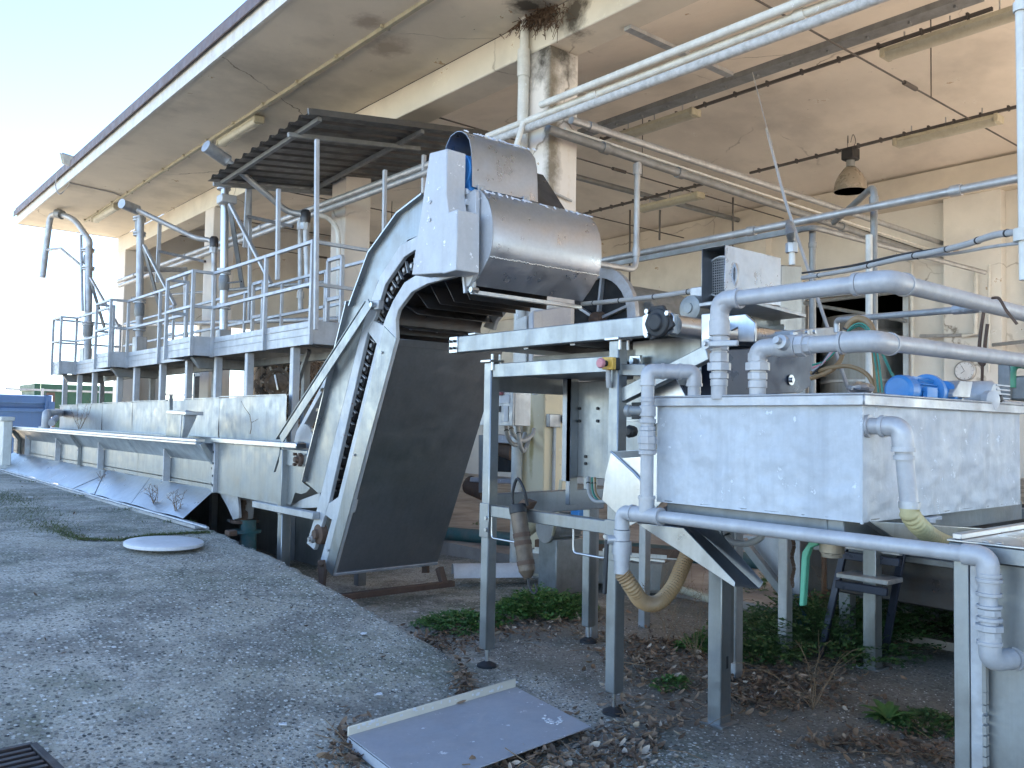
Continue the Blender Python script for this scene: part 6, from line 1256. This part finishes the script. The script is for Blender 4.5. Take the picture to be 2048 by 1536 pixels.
# dark machinery low in the shed between elevator and column
dm = thing('ground_conveyor', 'rusty brown low conveyor with pipes seen between the elevator and the column', 'machine', PX(980, 930, 7.5))
dm.p('top_beam', panelp, .01).prism([PX(a, b, 7.0) for a, b in ((965, 868), (1031, 872), (1031, 888), (968, 884))], (.3, 0, 0)); dm.p('lower_beam', panelp, .01).prism([PX(a, b, 7.1) for a, b in ((940, 954), (1031, 960), (1031, 968), (938, 964))], (.3, 0, 0))
dm.p('brown_pipe', rusty, smooth=60).cyl(PX(990, 890, 7.2), PX(1032, 905, 7.2), .12); dm.p('brown_pipe', rusty, smooth=60).cyl(PX(940, 970, 7.2), PX(975, 985, 7.2), .13)
dm.p('dark_box', black, .01).prism([PX(a, b, 7.3) for a, b in ((960, 895), (1031, 900), (1031, 945), (960, 942))], (.5, 0, 0)); dm.p('post', galv_d).bar(PX(968, 870, 7.0), PX(968, 985, 7.0), .1)
# teal pipe and scrap under the table
zp = .13; a, b = PZ(900, 1068, zp), PZ(1260, 1100, zp)
t = thing('teal_pipe', 'long flaking teal pipe lying on the concrete behind the table legs', 'pipe', a, mat=tealp, smooth=60); ds = (b-a).normalized(); t.tube([a-ds*2, b+ds*1.5], .085, 18)
crb = thing('concrete_curb', 'broken mossy concrete curb under the table', 'curb', (5.4, 5.2, 0), mat=concrete_w, smooth=20)
a, b = PZ(1060, 1130, .1), PZ(1330, 1165, .1); rws = []
for i in range(30):
    t_ = i/29; c = a.lerp(b, t_)+V((vnoise([i], [0], 2, 1)[0]*.06, 0, 0)); hgt = .16+vnoise([i], [3], 1.5, 2)[0]*.05; n = V(((b-a).normalized().y, -(b-a).normalized().x, 0)); n = -n if n.x > 0 else n
    rws.append([c+n*.16+V((0, 0, -.05)), c+n*.12+V((0, 0, hgt)), c-n*.35+V((0, 0, hgt+.02)), c-n*.4+V((0, 0, -.05))])
crb.loft(rws, False); crb.prism(rws[0], (0, .01, 0)); crb.prism(rws[-1], (0, -.01, 0))
for lab, pts, z, r, m, nm in (('upper white slat lying on the curb', ((1070, 1098), (1400, 1118)), .33, .018, whitep, 'loose_slat'), ('lower silver slat lying on the curb', ((1066, 1102), (1330, 1124)), .28, .016, steel_b, 'loose_slat'), ('cream plastic pipe slanting on the ground under the chute', ((1298, 1156), (1440, 1205)), .08, .035, pvc, 'plastic_pipe'), ('blue plastic pipe end lying behind the tank legs', ((1570, 1160), (1605, 1240)), .10, .05, bluep, 'plastic_pipe')):
    a, b = PZ(*pts[0], z), PZ(*pts[1], z); t = thing(nm, lab, 'pipe', a, mat=m, smooth=60); t.tube([a, b], r, 12) if nm != 'loose_slat' else t.bar(a, b, .03, .035)
t = thing('rusty_bar', 'rusty flaking iron bar lying behind the white slats', 'bar', PZ(1150, 1085, .38), mat=rusty); t.bar(PZ(1072, 1086, .36), PZ(1400, 1112, .36), .06, .07)
t = thing('white_gutter', 'white curved plastic gutter piece lying on the slab behind the elevator foot', 'gutter', PZ(930, 1150, .05), mat=whitepl, smooth=60)
a, b = PZ(905, 1152, .02), PZ(1060, 1150, .02); ds = b-a; sdv = V((-ds.y, ds.x, 0)).normalized(); t.loft([[a+ds*u+sdv*.13*math.cos(k*math.pi/8)+V((0, 0, .12*math.sin(k*math.pi/8))) for k in range(9)] for u in (0, .5, 1)])
t = thing('pale_stick', 'pale wooden stick leaning on the curb behind the hanging cylinder', 'stick', PZ(1094, 1122, .12), mat=pvc); t.tube([PZ(1093, 1123, .10), PX(1115, 1030, 4.7), PX(1122, 960, 4.8)], .014, 8)
t = thing('cream_elbow_pipe', 'cream plastic drain pipe bend beyond the lower table rail', 'pipe', PX(1070, 1045, 5.6), mat=pvc, smooth=60); t.tube(fil([PX(1052, 1058, 5.6), PX(1082, 1030, 5.4), PX(1092, 1000, 5.4)], .2), .085, 16)
fm = thing('floor_motor', 'ribbed blue-grey electric motor standing on the ground under the table', 'motor', PX(1115, 1050, 5.2)); c = PX(1092, 1054, 5.2)
fm.p('body', motorg, smooth=40).lathe(c, (1, -.15, 0), [(0, .09), (.02, .13), (.3, .13), (.32, .1)], 24); fm.p('end_ring', galv).lathe(c-V((.02, 0, 0)), (1, -.15, 0), [(0, .09), (0, .14), (.02, .14)], 24)
for i in range(12): an = i*math.pi/6; fm.p('fin', motorg).obox(c+V((.17, -.02+.14*math.cos(an), .14*math.sin(an))), V((.12, -.018, 0)), V((0, .012*math.cos(an)+.002, .012*math.sin(an))), V((0, -.002, .002)))
fm.p('blue_box', motorb, .01).prism([PX(a, b, 5.3) for a, b in ((1140, 1012), (1158, 1012), (1158, 1050), (1140, 1050))], (.15, 0, 0))
fm.p('foot', motorg, .01).box(c.x, c.x+.34, c.y-.14, c.y+.1, 0, c.z-.1)
# tubes under the cabinet
for k, (c_, r, lab, s_) in enumerate(((cable, .012, 'white cable looping under the control cabinet', 0), (greentube, .006, 'green tube hanging under the control cabinet', 8), (tantube, .006, 'tan tube hanging under the control cabinet', 14))):
    bundle(lab, [PX(1176+s_, 955, 3.95), PX(1178+s_, 985, 3.9), PX(1190+s_, 1002, 3.85), PX(1215+s_*.3, 1003+k, 3.75)], r, c_, nm='hanging_cable')
bundle('grey cable coil hanging under the tank', [PX(1450, 1062, 3.6), PX(1462, 1082, 3.6), PX(1490, 1088, 3.6), PX(1518, 1078, 3.6), PX(1528, 1062, 3.6)], .016, cable, nm='cable_coil')
lw = thing('blocking_plinth', 'low dark concrete plinth added behind the tank legs to block light from the shed floor', 'wall', (6.05, 1, 0), mat=concrete_w); lw.box(6.9, 7.05, -8, 4.4, -.1, .80)  # low wall base, added to block warm light coming off the shed floor
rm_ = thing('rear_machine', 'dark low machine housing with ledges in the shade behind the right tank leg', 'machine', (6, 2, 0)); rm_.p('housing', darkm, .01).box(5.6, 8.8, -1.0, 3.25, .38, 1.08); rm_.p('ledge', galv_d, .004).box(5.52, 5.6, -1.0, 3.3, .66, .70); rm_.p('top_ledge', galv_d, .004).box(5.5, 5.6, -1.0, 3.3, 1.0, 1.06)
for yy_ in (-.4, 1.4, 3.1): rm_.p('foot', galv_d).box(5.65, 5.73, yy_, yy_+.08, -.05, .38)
# steps under the tank
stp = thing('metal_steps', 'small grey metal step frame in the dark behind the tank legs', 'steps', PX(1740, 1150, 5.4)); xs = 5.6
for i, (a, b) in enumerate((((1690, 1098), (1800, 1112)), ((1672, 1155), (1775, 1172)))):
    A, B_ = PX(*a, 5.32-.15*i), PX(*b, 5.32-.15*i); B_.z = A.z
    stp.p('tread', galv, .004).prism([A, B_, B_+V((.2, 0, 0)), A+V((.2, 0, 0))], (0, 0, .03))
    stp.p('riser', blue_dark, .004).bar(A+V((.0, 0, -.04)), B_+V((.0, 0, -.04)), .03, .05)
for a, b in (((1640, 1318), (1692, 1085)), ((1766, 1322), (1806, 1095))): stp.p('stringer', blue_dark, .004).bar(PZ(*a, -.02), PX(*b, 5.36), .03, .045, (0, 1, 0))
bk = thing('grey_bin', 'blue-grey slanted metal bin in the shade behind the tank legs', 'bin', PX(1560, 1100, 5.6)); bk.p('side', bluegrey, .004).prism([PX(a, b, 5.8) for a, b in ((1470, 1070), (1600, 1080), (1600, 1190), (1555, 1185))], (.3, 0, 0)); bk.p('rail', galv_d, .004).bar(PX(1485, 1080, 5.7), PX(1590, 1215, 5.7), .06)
bk2 = thing('rear_tank_base', 'dark ribbed base panels of the machine farther back under the tank', 'machine', (6, 2.8, .3)); bk2.p('panel', galv_d, .01).prism([PY(a, b, 4.2) for a, b in ((1500, 1040), (1700, 1050), (1910, 1040), (1910, 1200), (1500, 1230))], (0, .05, 0)) if False else bk2.p('panel', galv_d, .01).box(8.9, 9.4, 2.6, 2.7, .35, 1.1)
bk2.p('ledge', galv).box(8.9, 9.4, 2.5, 2.6, .62, .66)
st_ = thing('tree_stump', 'dark split tree stump leaning behind the green lever', 'stump', PZ(1640, 1215, 0), mat=wood, smooth=30); q = PZ(1640, 1215, 0)
st_.loft([[q+V((.05*k*.4+.12*math.cos(j*.9)*(1-.12*k)*random.uniform(.8, 1.2), .12*math.sin(j*.9)*(1-.12*k)*random.uniform(.8, 1.2), .09*k)) for j in range(7)] for k in range(6)], True, True)
t = thing('hanging_chain', 'rusty chain hanging left of the green lever', 'chain', PX(1586, 1080, 3.8), mat=rusty, smooth=60)
for i in range(26):
    q = PX(1586+2*math.sin(i*.5), 1080+i*3.6, 3.8); u = V((1, 0, 0)) if i % 2 else V((0, 1, 0)); t.tube([q+u*.008*math.cos(k*math.pi/3)+V((0, 0, .014*math.sin(k*math.pi/3))) for k in range(7)], .003, 5)

# ================================================================== LOOSE THINGS ON THE RAMP
q = PZ(328, 1086, .40); zz = gz(q.x, q.y)+.02; q = PZ(328, 1086, zz+.02)
dc = thing('white_disc', 'white round plastic disc lying on the edge of the concrete ramp', 'lid', q); wR = (PZ(400, 1088, zz+.02)-PZ(255, 1084, zz+.02)).length/2
dc.p('plate', whitepl, smooth=50).lathe(V((q.x, q.y, zz)), (.02, -.03, 1), [(0, wR-.01), (.006, wR), (.03, wR), (.036, wR-.008), (.034, wR*.5), (.036, .02)], 72)
pa = [PZ(a, b, .06) for a, b in ((697, 1470), (1032, 1372), (1183, 1452), (838, 1575))]
pn_ = thing('fallen_panel', 'lavender-grey painted steel panel with a folded flaking edge lying in the leaves', 'panel', pa[0])
zb0 = [.055, .05, .05, .05]; pts = [V((p.x, p.y, gz(p.x, p.y)+.045)) for p in pa]; pn_.p('sheet', panelp, .002).prism(pts, (0, 0, .006))
pn_.p('folded_edge', plas_b, .003).prism([pts[0]+V((0, 0, .0)), pts[1]+V((0, 0, .0)), pts[1]+V((0, .0, .052)), pts[0]+V((0, .0, .045))], (-.004, .008, 0))
pn_.p('left_lip', silver, .003).prism([pts[0], pts[3], pts[3]+V((-.01, 0, -.035)), pts[0]+V((-.01, 0, -.035))], (-.004, 0, 0)); ch = pn_.p('flaked_paint', whitepl); ch.props['kind'] = 'stuff'
cc = PZ(1110, 1440, gz(3.4, 2.6)+.055)
for k in range(22): p_ = PZ(1110+random.gauss(0, 11), 1441+random.gauss(0, 4), pts[1].z+.008); ch.obox(p_, V((random.uniform(.004, .012), .003, 0)), V((-.002, random.uniform(.003, .009), 0)), V((0, 0, .0015)))
for k in range(26):
    u = random.random(); p_ = pts[0].lerp(pts[1], u*.9)+V((0, 0, .03+random.uniform(-.01, .015))); ch.obox(p_+V((.0, -.004, 0)), V((.008*random.random()+.003, 0, 0)), V((0, .0015, 0)), V((0, 0, .006*random.random()+.002)))
gr = thing('drain_grate', 'rusty slotted iron drain grate at the bottom left corner', 'grate', PZ(40, 1510, gz(1.0, 2.2))); zg_ = .0
cs_ = [PZ(a, b, 0) for a, b in ((-60, 1520), (66, 1492), (92, 1560))]; o = cs_[1]; u = (cs_[0]-cs_[1]).normalized(); v_ = (cs_[2]-cs_[1]); v_ = (v_-u*v_.dot(u)).normalized(); zg_ = gz(o.x, o.y)+.005; o = PZ(66, 1492, zg_)
fr = gr.p('frame', grate, .003)
for a, b in ((o, o+u*.42), (o, o+v_*.42), (o+u*.42, o+u*.42+v_*.42), (o+v_*.42, o+v_*.42+u*.42)): fr.bar(a, b, .03, .03)
for k in range(7): gr.p('bar', grate, .002).bar(o+u*.02+v_*(.05+k*.055), o+u*.40+v_*(.05+k*.055), .028, .02)
gr.p('sump', black).prism([o+u*.01+v_*.01-V((0, 0, .01)), o+u*.41+v_*.01-V((0, 0, .01)), o+u*.41+v_*.41-V((0, 0, .01)), o+u*.01+v_*.41-V((0, 0, .01))], (0, 0, .002))
# chips of white plastic
chips = [(727, 1268, 14, 'rounded'), (758, 1390, 16, 'pointed'), (566, 1450, 18, 'folded'), (77, 1279, 9, 'flat'), (830, 1225, 10, 'small square'), (262, 1042, 16, 'long'), (62, 995, 9, 'thin'), (195, 1002, 12, 'crumpled'), (228, 1296, 9, 'narrow'), (1030, 1366, 15, 'curled')]
wh = ['in the middle of the ramp toward the gutter', 'on the gravel above the fallen panel', 'left of the fallen panel', 'near the left edge of the ramp', 'on the slab below the elevator foot', 'just beyond the white disc', 'on the far left of the ramp', 'beside the trough apron', 'on the grey concrete left of centre', 'at the corner of the fallen panel']
for (a, b, s_, sh_), w__ in zip(chips, wh):
    p_ = PZ(a, b, .2)
    for _ in range(6): p_ = PZ(a, b, gz(p_.x, p_.y)+.012)
    sz = s_*((p_-CAM).length)/FPX*.5; t = thing('plastic_chip', '%s white plastic scrap lying %s' % (sh_, w__), 'scrap', p_, 'white scraps on the ground', mat=whitepl)
    n = 6; an0 = random.random()*6; t.prism([p_+V((sz*math.cos(an0+k*6.283/n)*random.uniform(.6, 1.1), sz*1.1*math.sin(an0+k*6.283/n)*random.uniform(.5, 1.1), random.uniform(0, .006))) for k in range(n)], (0, 0, .004))
t = thing('brick_fragment', 'small red brick fragment on the rim of the ramp above the pit', 'stone', PZ(462, 1070, .42), mat=rusty, bev=.004); p_ = PZ(462, 1070, .41); t.obox(p_+V((0, 0, .02)), V((.045, .01, 0)), V((-.01, .03, .004)), V((0, 0, .024)))

# ================================================================== GROUND COVER
def gpts(n, xr, yr, cond=None):
    out = []
    x = rng.uniform(*xr, n*3); y = rng.uniform(*yr, n*3); z = gh(x, y); k = 0
    return x[:n], y[:n], z[:n]
def scatter(name, mat_, xs, ys, zs, sz, flat=.5, verts=6, label=None):
    s = Node(name, mat_, None, (0, 0, 0), 0, None, 80); s.props = {'kind': 'stuff'}; 
    base = [(math.cos(a)*math.cos(e), math.sin(a)*math.cos(e), math.sin(e)) for e in (0,) for a in np.linspace(0, 2*math.pi, 6)[:-1]]
    for x, y, z, r in zip(xs, ys, zs, sz):
        an = random.random()*6.28; ax = r*random.uniform(.7, 1.3); ay = r*random.uniform(.6, 1); ca, sa = math.cos(an), math.sin(an); n0 = len(s.v)
        for (bx, by, _) in base: s.v.append((x+(bx*ax*ca-by*ay*sa), y+(bx*ax*sa+by*ay*ca), z-r*.1))
        s.v.append((x+random.uniform(-.2, .2)*r, y+random.uniform(-.2, .2)*r, z+r*flat))
        for k in range(5): s.f.append((n0+k, n0+(k+1) % 5, n0+5))
    return s
def view_scatter(n, box_px, zfun=None, dens=None):
    # uniform on the ground patch, thinned with distance
    xs = []; ys = []
    while len(xs) < n:
        x = rng.uniform(-.6, 5.6, n); y = rng.uniform(1.2, 11, n); keep = rng.random(n) < np.clip(9/(x*x+y*y+1), .08, 1)
        if dens is not None: keep &= rng.random(n) < dens(x, y)
        xs += list(x[keep]); ys += list(y[keep])
    xs = np.array(xs[:n]); ys = np.array(ys[:n]); return xs, ys, gh(xs, ys)
def dens_gravel(x, y):
    sd_, _ = edge_sd(x, y); return np.clip(.12+.9*np.exp(-((sd_+.35)/.8)**2)+.5*(x > 2.8)*(y < 4.5), 0, 1)*np.clip((vnoise(x, y, .35, 5)+.5)*1.5, .1, 1)
for nm, mt_, n, r0, r1 in (('pale_gravel', peb_m[0], 10000, .0045, .010), ('grey_gravel', peb_m[1], 15000, .004, .012), ('dark_gravel', peb_m[2], 9000, .004, .011)):
    x, y, z = view_scatter(n, None, dens=dens_gravel); scatter(nm, mt_, x, y, z, rng.uniform(r0, r1, n)*(rng.random(n)**1.0*.6+.6), .45)
# leaves
def leafmesh(s, p, L_, W_, yaw, tilt, roll, curl):
    R_ = Matrix.Rotation(yaw, 3, 'Z')@Matrix.Rotation(tilt, 3, 'Y')@Matrix.Rotation(roll, 3, 'X'); n0 = len(s.v)
    prof = [(-.5, 0), (-.25, .42), (.1, .5), (.35, .3), (.5, 0)]
    for t, w in prof:
        zc = curl*(t*t)*L_
        for sgn in (-1, 0, 1):
            q = R_@V((t*L_, sgn*w*W_, zc+abs(sgn)*w*W_*.5*curl)); s.v.append((p[0]+q.x, p[1]+q.y, p[2]+q.z))
    for i in range(4):
        for j in range(2): a = n0+i*3+j; s.f.append((a, a+1, a+4, a+3))
def leaves(name, mat_, centres, n, L0, L1):
    s = Node(name, mat_, None, (0, 0, 0), 0, None, 80); s.props = {'kind': 'stuff'}
    for k in range(n):
        cx, cy, sx, sy = random.choice(centres); p_ = PZ(random.gauss(cx, sx), random.gauss(cy, sy), .01)
        if abs(p_.x) > 20 or p_.y > 14: continue
        z = gz(p_.x, p_.y)+.006+abs(random.gauss(0, .014)); L_ = random.uniform(L0, L1)
        leafmesh(s, (p_.x, p_.y, z+.004), L_, L_*random.uniform(.28, .5), random.random()*6.28, random.gauss(0, .35), random.gauss(0, .5), random.uniform(.2, 1.1))
    return s
cen = [(1130, 1510, 110, 22), (1080, 1530, 90, 18), (1250, 1500, 60, 30), (1310, 1340, 60, 30), (1380, 1340, 60, 25), (1290, 1300, 50, 18), (1560, 1400, 90, 18), (1600, 1370, 80, 22), (1530, 1385, 60, 20), (1050, 1245, 90, 14), (960, 1265, 70, 12), (1120, 1255, 80, 14), (1300, 1440, 60, 28), (1850, 1500, 60, 20), (1700, 1490, 60, 15), (1500, 1330, 120, 25), (1880, 1270, 90, 20), (880, 1290, 40, 12), (700, 1500, 25, 25), (1600, 1300, 100, 25), (925, 1390, 12, 25)]
big = cen[:9]+cen[12:13]
leaves('leaf_litter', dry_a, cen, 1150, .035, .07); leaves('dark_leaf_litter', dry_b, cen+cen[5:9], 1600, .03, .065); leaves('pale_leaf_litter', dry_c, big+cen[9:12], 240, .04, .07)
leaves('scattered_leaves', dry_b, [(500, 1300, 250, 100), (1300, 1400, 300, 70), (150, 1120, 80, 60)], 120, .02, .04)
# thin twigs in the litter
tw = Node('twigs', stemdry, None, (0, 0, 0)); tw.props = {'kind': 'stuff'}
for k in range(170):
    cx, cy, sx, sy = random.choice(cen); p_ = PZ(random.gauss(cx, sx), random.gauss(cy, sy), .02); d_ = V((random.gauss(0, 1), random.gauss(0, 1), random.gauss(0, .15))).normalized()*random.uniform(.05, .18); z = gz(p_.x, p_.y)+.02; a = V((p_.x, p_.y, z)); tw.tube([a-d_, a+V((0, 0, .012)), a+d_], random.uniform(.0012, .003), 4)

def _lq(): pass
def leaf_quad(s, p, d, L_, W_, n=V((0, 0, 1))):
    d = d.normalized(); sdv = d.cross(n); sdv = sdv.normalized() if sdv.length > 1e-3 else V((1, 0, 0)); n0 = len(s.v); m_ = p+d*L_*.5+n*L_*.08; e = p+d*L_-n*L_*.08
    for q in (p, m_+sdv*W_/2, e, m_-sdv*W_/2): s.v.append(tuple(q))
    s.f += [(n0, n0+1, n0+2), (n0, n0+2, n0+3)]
def weed(label, px_, py_, R_, H, n, mat_=green_l, name='weed_clump', ls=.028, grp=None):
    c = PZ(px_, py_, .0); c.z = gz(c.x, c.y); t = thing(name, label, 'plant', c, grp); lf = t.p('foliage', mat_, smooth=80); st_ = t.p('stems', mat_)
    for k in range(n):
        an = random.random()*6.28; rr = R_*math.sqrt(random.random()); z = H*(1-(rr/R_)**2*.7)*random.uniform(.5, 1.1)*(.75+.5*(vnoise([c.x*3+math.cos(an)*2], [c.y*3+math.sin(an)*2], .8, 4)[0]+.5)); b = c+V((rr*.45*math.cos(an), rr*.45*math.sin(an), 0)); e = c+V((rr*math.cos(an)*1.25, rr*math.sin(an), z)); m_ = b.lerp(e, .5)+V((0, 0, z*.25))
        st_.tube([b, m_, e], .0015, 3, False); dirn = (e-m_).normalized()
        for j in range(7):
            q = m_.lerp(e, j/6); sd2 = dirn.cross(V((0, 0, 1))).normalized()*(1 if j % 2 else -1); leaf_quad(lf, q, (sd2+dirn*.6+V((0, 0, random.gauss(0, .35)))), ls*random.uniform(.7, 1.4)*(1.1-j*.06), ls*.75, V((random.gauss(0, .3), random.gauss(0, .3), 1)).normalized())
    return t
weed('bushy bright green weed clump right of the left table leg', 1085, 1225, .42, .20, 420, ls=.034); weed('low green weed clump left of the left table leg', 925, 1250, .34, .12, 260, ls=.03)
weed('dark green weed mass under the tank between the legs', 1640, 1290, .75, .36, 650, green_k, ls=.038); weed('dark green weed patch behind the right tank leg', 1830, 1250, .7, .28, 420, green_k, ls=.04); weed('small green weed below the chute beside the post', 1520, 1320, .22, .12, 110, green_k); weed('sunlit little weed growing behind the elevator foot', 945, 1058, .3, .16, 110)
weed('small thistle-like weed in the leaves left of the tank leg', 1395, 1300, .16, .12, 80, green_l); weed('green weed tuft behind the steel chute', 1530, 1190, .3, .2, 90, green_l); weed('dark weed tuft by the white post box', 8, 940, .35, .4, 120, green_k)
weed('creeping weed at the foot of the right cabinet', 1850, 1450, .2, .06, 80, green_k); weed('tiny green weed by the leaves at the table foot', 1345, 1375, .12, .05, 40, green_l)
# dried growth where the beam, canopy and first column meet
dg = thing('dried_growth', 'dark clump of dried roots growing out of the joint above the stained column', 'plant', (5.95, 6.75, 5.8)); dgm = dg.p('roots', dry_b); dgm.props['kind'] = 'stuff'; dgl = dg.p('dead_leaves', dry_b); dgl.props['kind'] = 'stuff'
for k in range(260):
    c0 = PX(random.gauss(1078, 20), random.gauss(22, 12), 5.93+random.random()*.05); c0.z = min(c0.z, 5.89); d_ = V((random.gauss(-.3, .5), random.gauss(0, .8), random.gauss(-.7, .4))).normalized(); L_ = random.uniform(.05, .22)
    dgm.tube([c0, c0+d_*L_*.5+V((0, random.gauss(0, .02), 0)), c0+d_*L_+V((0, 0, -.02))], .004, 3, False); leaf_quad(dgl, c0+d_*L_*random.random(), V((random.gauss(0, 1), random.gauss(0, 1), random.gauss(0, 1))), .05, .025)
# rosette
c = PZ(1775, 1440, 0); c.z = gz(c.x, c.y); rs = thing('leaf_rosette', 'bright green leafy rosette plant on the dark ground left of the right cabinet', 'plant', c)
for k in range(26):
    an = k*2.4; L_ = random.uniform(.10, .17); el = random.uniform(.15, .9)*(1-k/60); lf = rs.p('leaf', green_l, smooth=80); rws = []
    for i in range(7):
        t_ = i/6; rad = L_*t_; z = L_*(math.sin(el)*t_-.55*t_*t_*math.sin(el))+.005; w = .022*math.sin(math.pi*(t_*.85+.1))*(1+.18*math.sin(i*3)); p_ = c+V((rad*math.cos(an), rad*math.sin(an), z)); sv = V((-math.sin(an), math.cos(an), 0)); rws.append([p_-sv*w+V((0, 0, w*.4)), p_, p_+sv*w+V((0, 0, w*.4))])
    lf.loft(rws)
# dry branching shrub
def dryplant(label, px_, py_, H, n, spread=.5, name='dry_weed', r=.003, z0=None, seeds=False, grp=None):
    c = PZ(px_, py_, .0 if z0 is None else z0); c.z = gz(c.x, c.y) if z0 is None else z0; t = thing(name, label, 'plant', c, grp); st_ = t.p('stems', stemdry, smooth=60); sdm = t.p('seed_heads', dry_b) if seeds else None
    if sdm: sdm.props['kind'] = 'stuff'
    for k in range(n):
        a = c.copy(); d_ = V((random.gauss(0, spread), random.gauss(0, spread), 1)).normalized(); pts = [a]
        for j in range(6): d_ = (d_+V((random.gauss(0, .22), random.gauss(0, .22), random.gauss(-.05, .12)))).normalized(); a = a+d_*H/6*random.uniform(.7, 1.2); pts.append(a.copy())
        st_.tube(pts, r, 4, False, lambda i: r*(1-i/8))
        for j in range(2, 6):
            if random.random() < .8:
                b = pts[j]; e = b+(d_+V((random.gauss(0, .9), random.gauss(0, .9), random.gauss(.2, .4)))).normalized()*H*.22; st_.tube([b, b.lerp(e, .5)+V((0, 0, .01)), e], r*.5, 3, False)
                if sdm: 
                    for _ in range(3): leaf_quad(sdm, b.lerp(e, random.random()), V((random.gauss(0, 1), random.gauss(0, 1), .3)), .018, .008)
    return t
dryplant('bare tan branching weed in the leaf litter between tank legs', 1625, 1420, .5, 6, .7, r=.003); dryplant('thin dry weed stems standing behind the ribbed hose', 1390, 1320, .8, 9, .25, r=.002, seeds=True); dryplant('dry stems left of the ribbed hose', 1330, 1290, .6, 6, .3, r=.002, seeds=True)
dryplant('dark dry twigs with leaves in front of the metal steps', 1720, 1260, .75, 8, .5, r=.0025, seeds=True); dryplant('dry thorny stem beside the rear tank post', 1480, 1290, .5, 5, .5, r=.003)
wl_ = [('tallest dry weed on the kerb before the trough', 118, 950, .55), ('second dry weed on the kerb left of the tallest', 95, 945, .5), ('bent dry weed on the kerb below the near apron plates', 215, 985, .4), ('low twiggy weed at the near end of the kerb', 355, 1035, .35), ('thin weed on the kerb before the last fin', 310, 1020, .35), ('faint weed on the kerb at far left', 72, 945, .35), ('wiry stalk growing from the trough near its middle', 500, 868, .55), ('pale twigs growing inside the trough at its far half', 158, 862, .7)]
for lab, a, b, H in wl_:
    x_ = 3.02; q = PX(a, b, x_); zz = gz(q.x, q.y) if b > 900 else None; c0 = PZ(a, b, .45) if b > 900 else PX(a, b, 4.0)
    t = thing('kerb_weed' if b > 900 else 'trough_weed', lab, 'plant', c0, 'dry weeds along the trough'); st_ = t.p('stems', stemdry, smooth=60); sdm = t.p('seed_heads', dry_b); sdm.props['kind'] = 'stuff'
    for k in range(1 if 'stalk' in lab else 5):
        a_ = c0.copy(); d_ = V((random.gauss(0, .3), random.gauss(0, .3), 1)).normalized(); pts = [a_]
        for j in range(6): d_ = (d_+V((random.gauss(0, .15), random.gauss(0, .15), 0))).normalized(); a_ = a_+d_*H/6*random.uniform(.6, 1.1); pts.append(a_.copy())
        st_.tube(pts, .004, 4, False, lambda i: .0045*(1-i/9))
        for j in range(2, 3 if 'stalk' in lab else 6):
            b_ = pts[j]; e = b_+V((random.gauss(0, .06), random.gauss(0, .06), .05)); st_.tube([b_, e], .002, 3, False)
            for _ in range(4): leaf_quad(sdm, b_.lerp(e, random.random()), V((random.gauss(0, 1), random.gauss(0, 1), .3)), .022, .010)
# moss and grass along slab joints
ms = Node('moss_strip', grass_m, None, (0, 0, 0), 0, None, 80); ms.props = {'kind': 'stuff'}
joint = [(-20, 985), (40, 1010), (90, 1048), (120, 1062), (160, 1080), (240, 1082), (300, 1072), (420, 1066)]
def onramp(a, b):
    p_ = PZ(a, b, .42)
    for _ in range(6): p_ = PZ(a, b, gz(p_.x, p_.y))
    return p_
jp = [onramp(*q) for q in joint]
for k in range(3600):
    i = min(int(random.random()**1.5*len(joint)), len(jp)-2); t_ = random.random(); c = jp[i].lerp(jp[i+1], t_); wd_ = (.16, .17, .13, .05, .02, .015, .015)[i]; x, y = c.x+random.gauss(0, wd_), c.y+random.gauss(0, wd_*1.6); z = gz(x, y); leaf_quad(ms, V((x, y, z)), V((random.gauss(0, .5), random.gauss(0, .5), .6)), random.uniform(.012, .045), .006)
for (a, b) in ((391, 1043), (300, 1018), (200, 990), (100, 962), (30, 940)):
    for k in range(170): c = onramp(a+random.gauss(0, 35), b+3); leaf_quad(ms, V((c.x+random.gauss(0, .03), c.y, gz(c.x, c.y))), V((random.gauss(0, .5), random.gauss(0, .5), .7)), random.uniform(.02, .06), .007)
ck_ = Node('joint_crack', black, None, (0, 0, 0), 0, None, 80); ck_.props = {'kind': 'stuff', }
cp = resamp(spline(jp[3:], 8), .05)
for i, q in enumerate(cp[:-1]): n_ = V((0, 1, 0)); a = V((q.x, q.y, gz(q.x, q.y)+.004)); b = cp[i+1]; b = V((b.x, b.y, gz(b.x, b.y)+.004)); ck_.bar(a+V((0, random.gauss(0, .01), 0)), b+V((0, random.gauss(0, .01), 0)), random.uniform(.008, .03), .002)
# ================================================================== LINK
for s in ALL: realise(s)
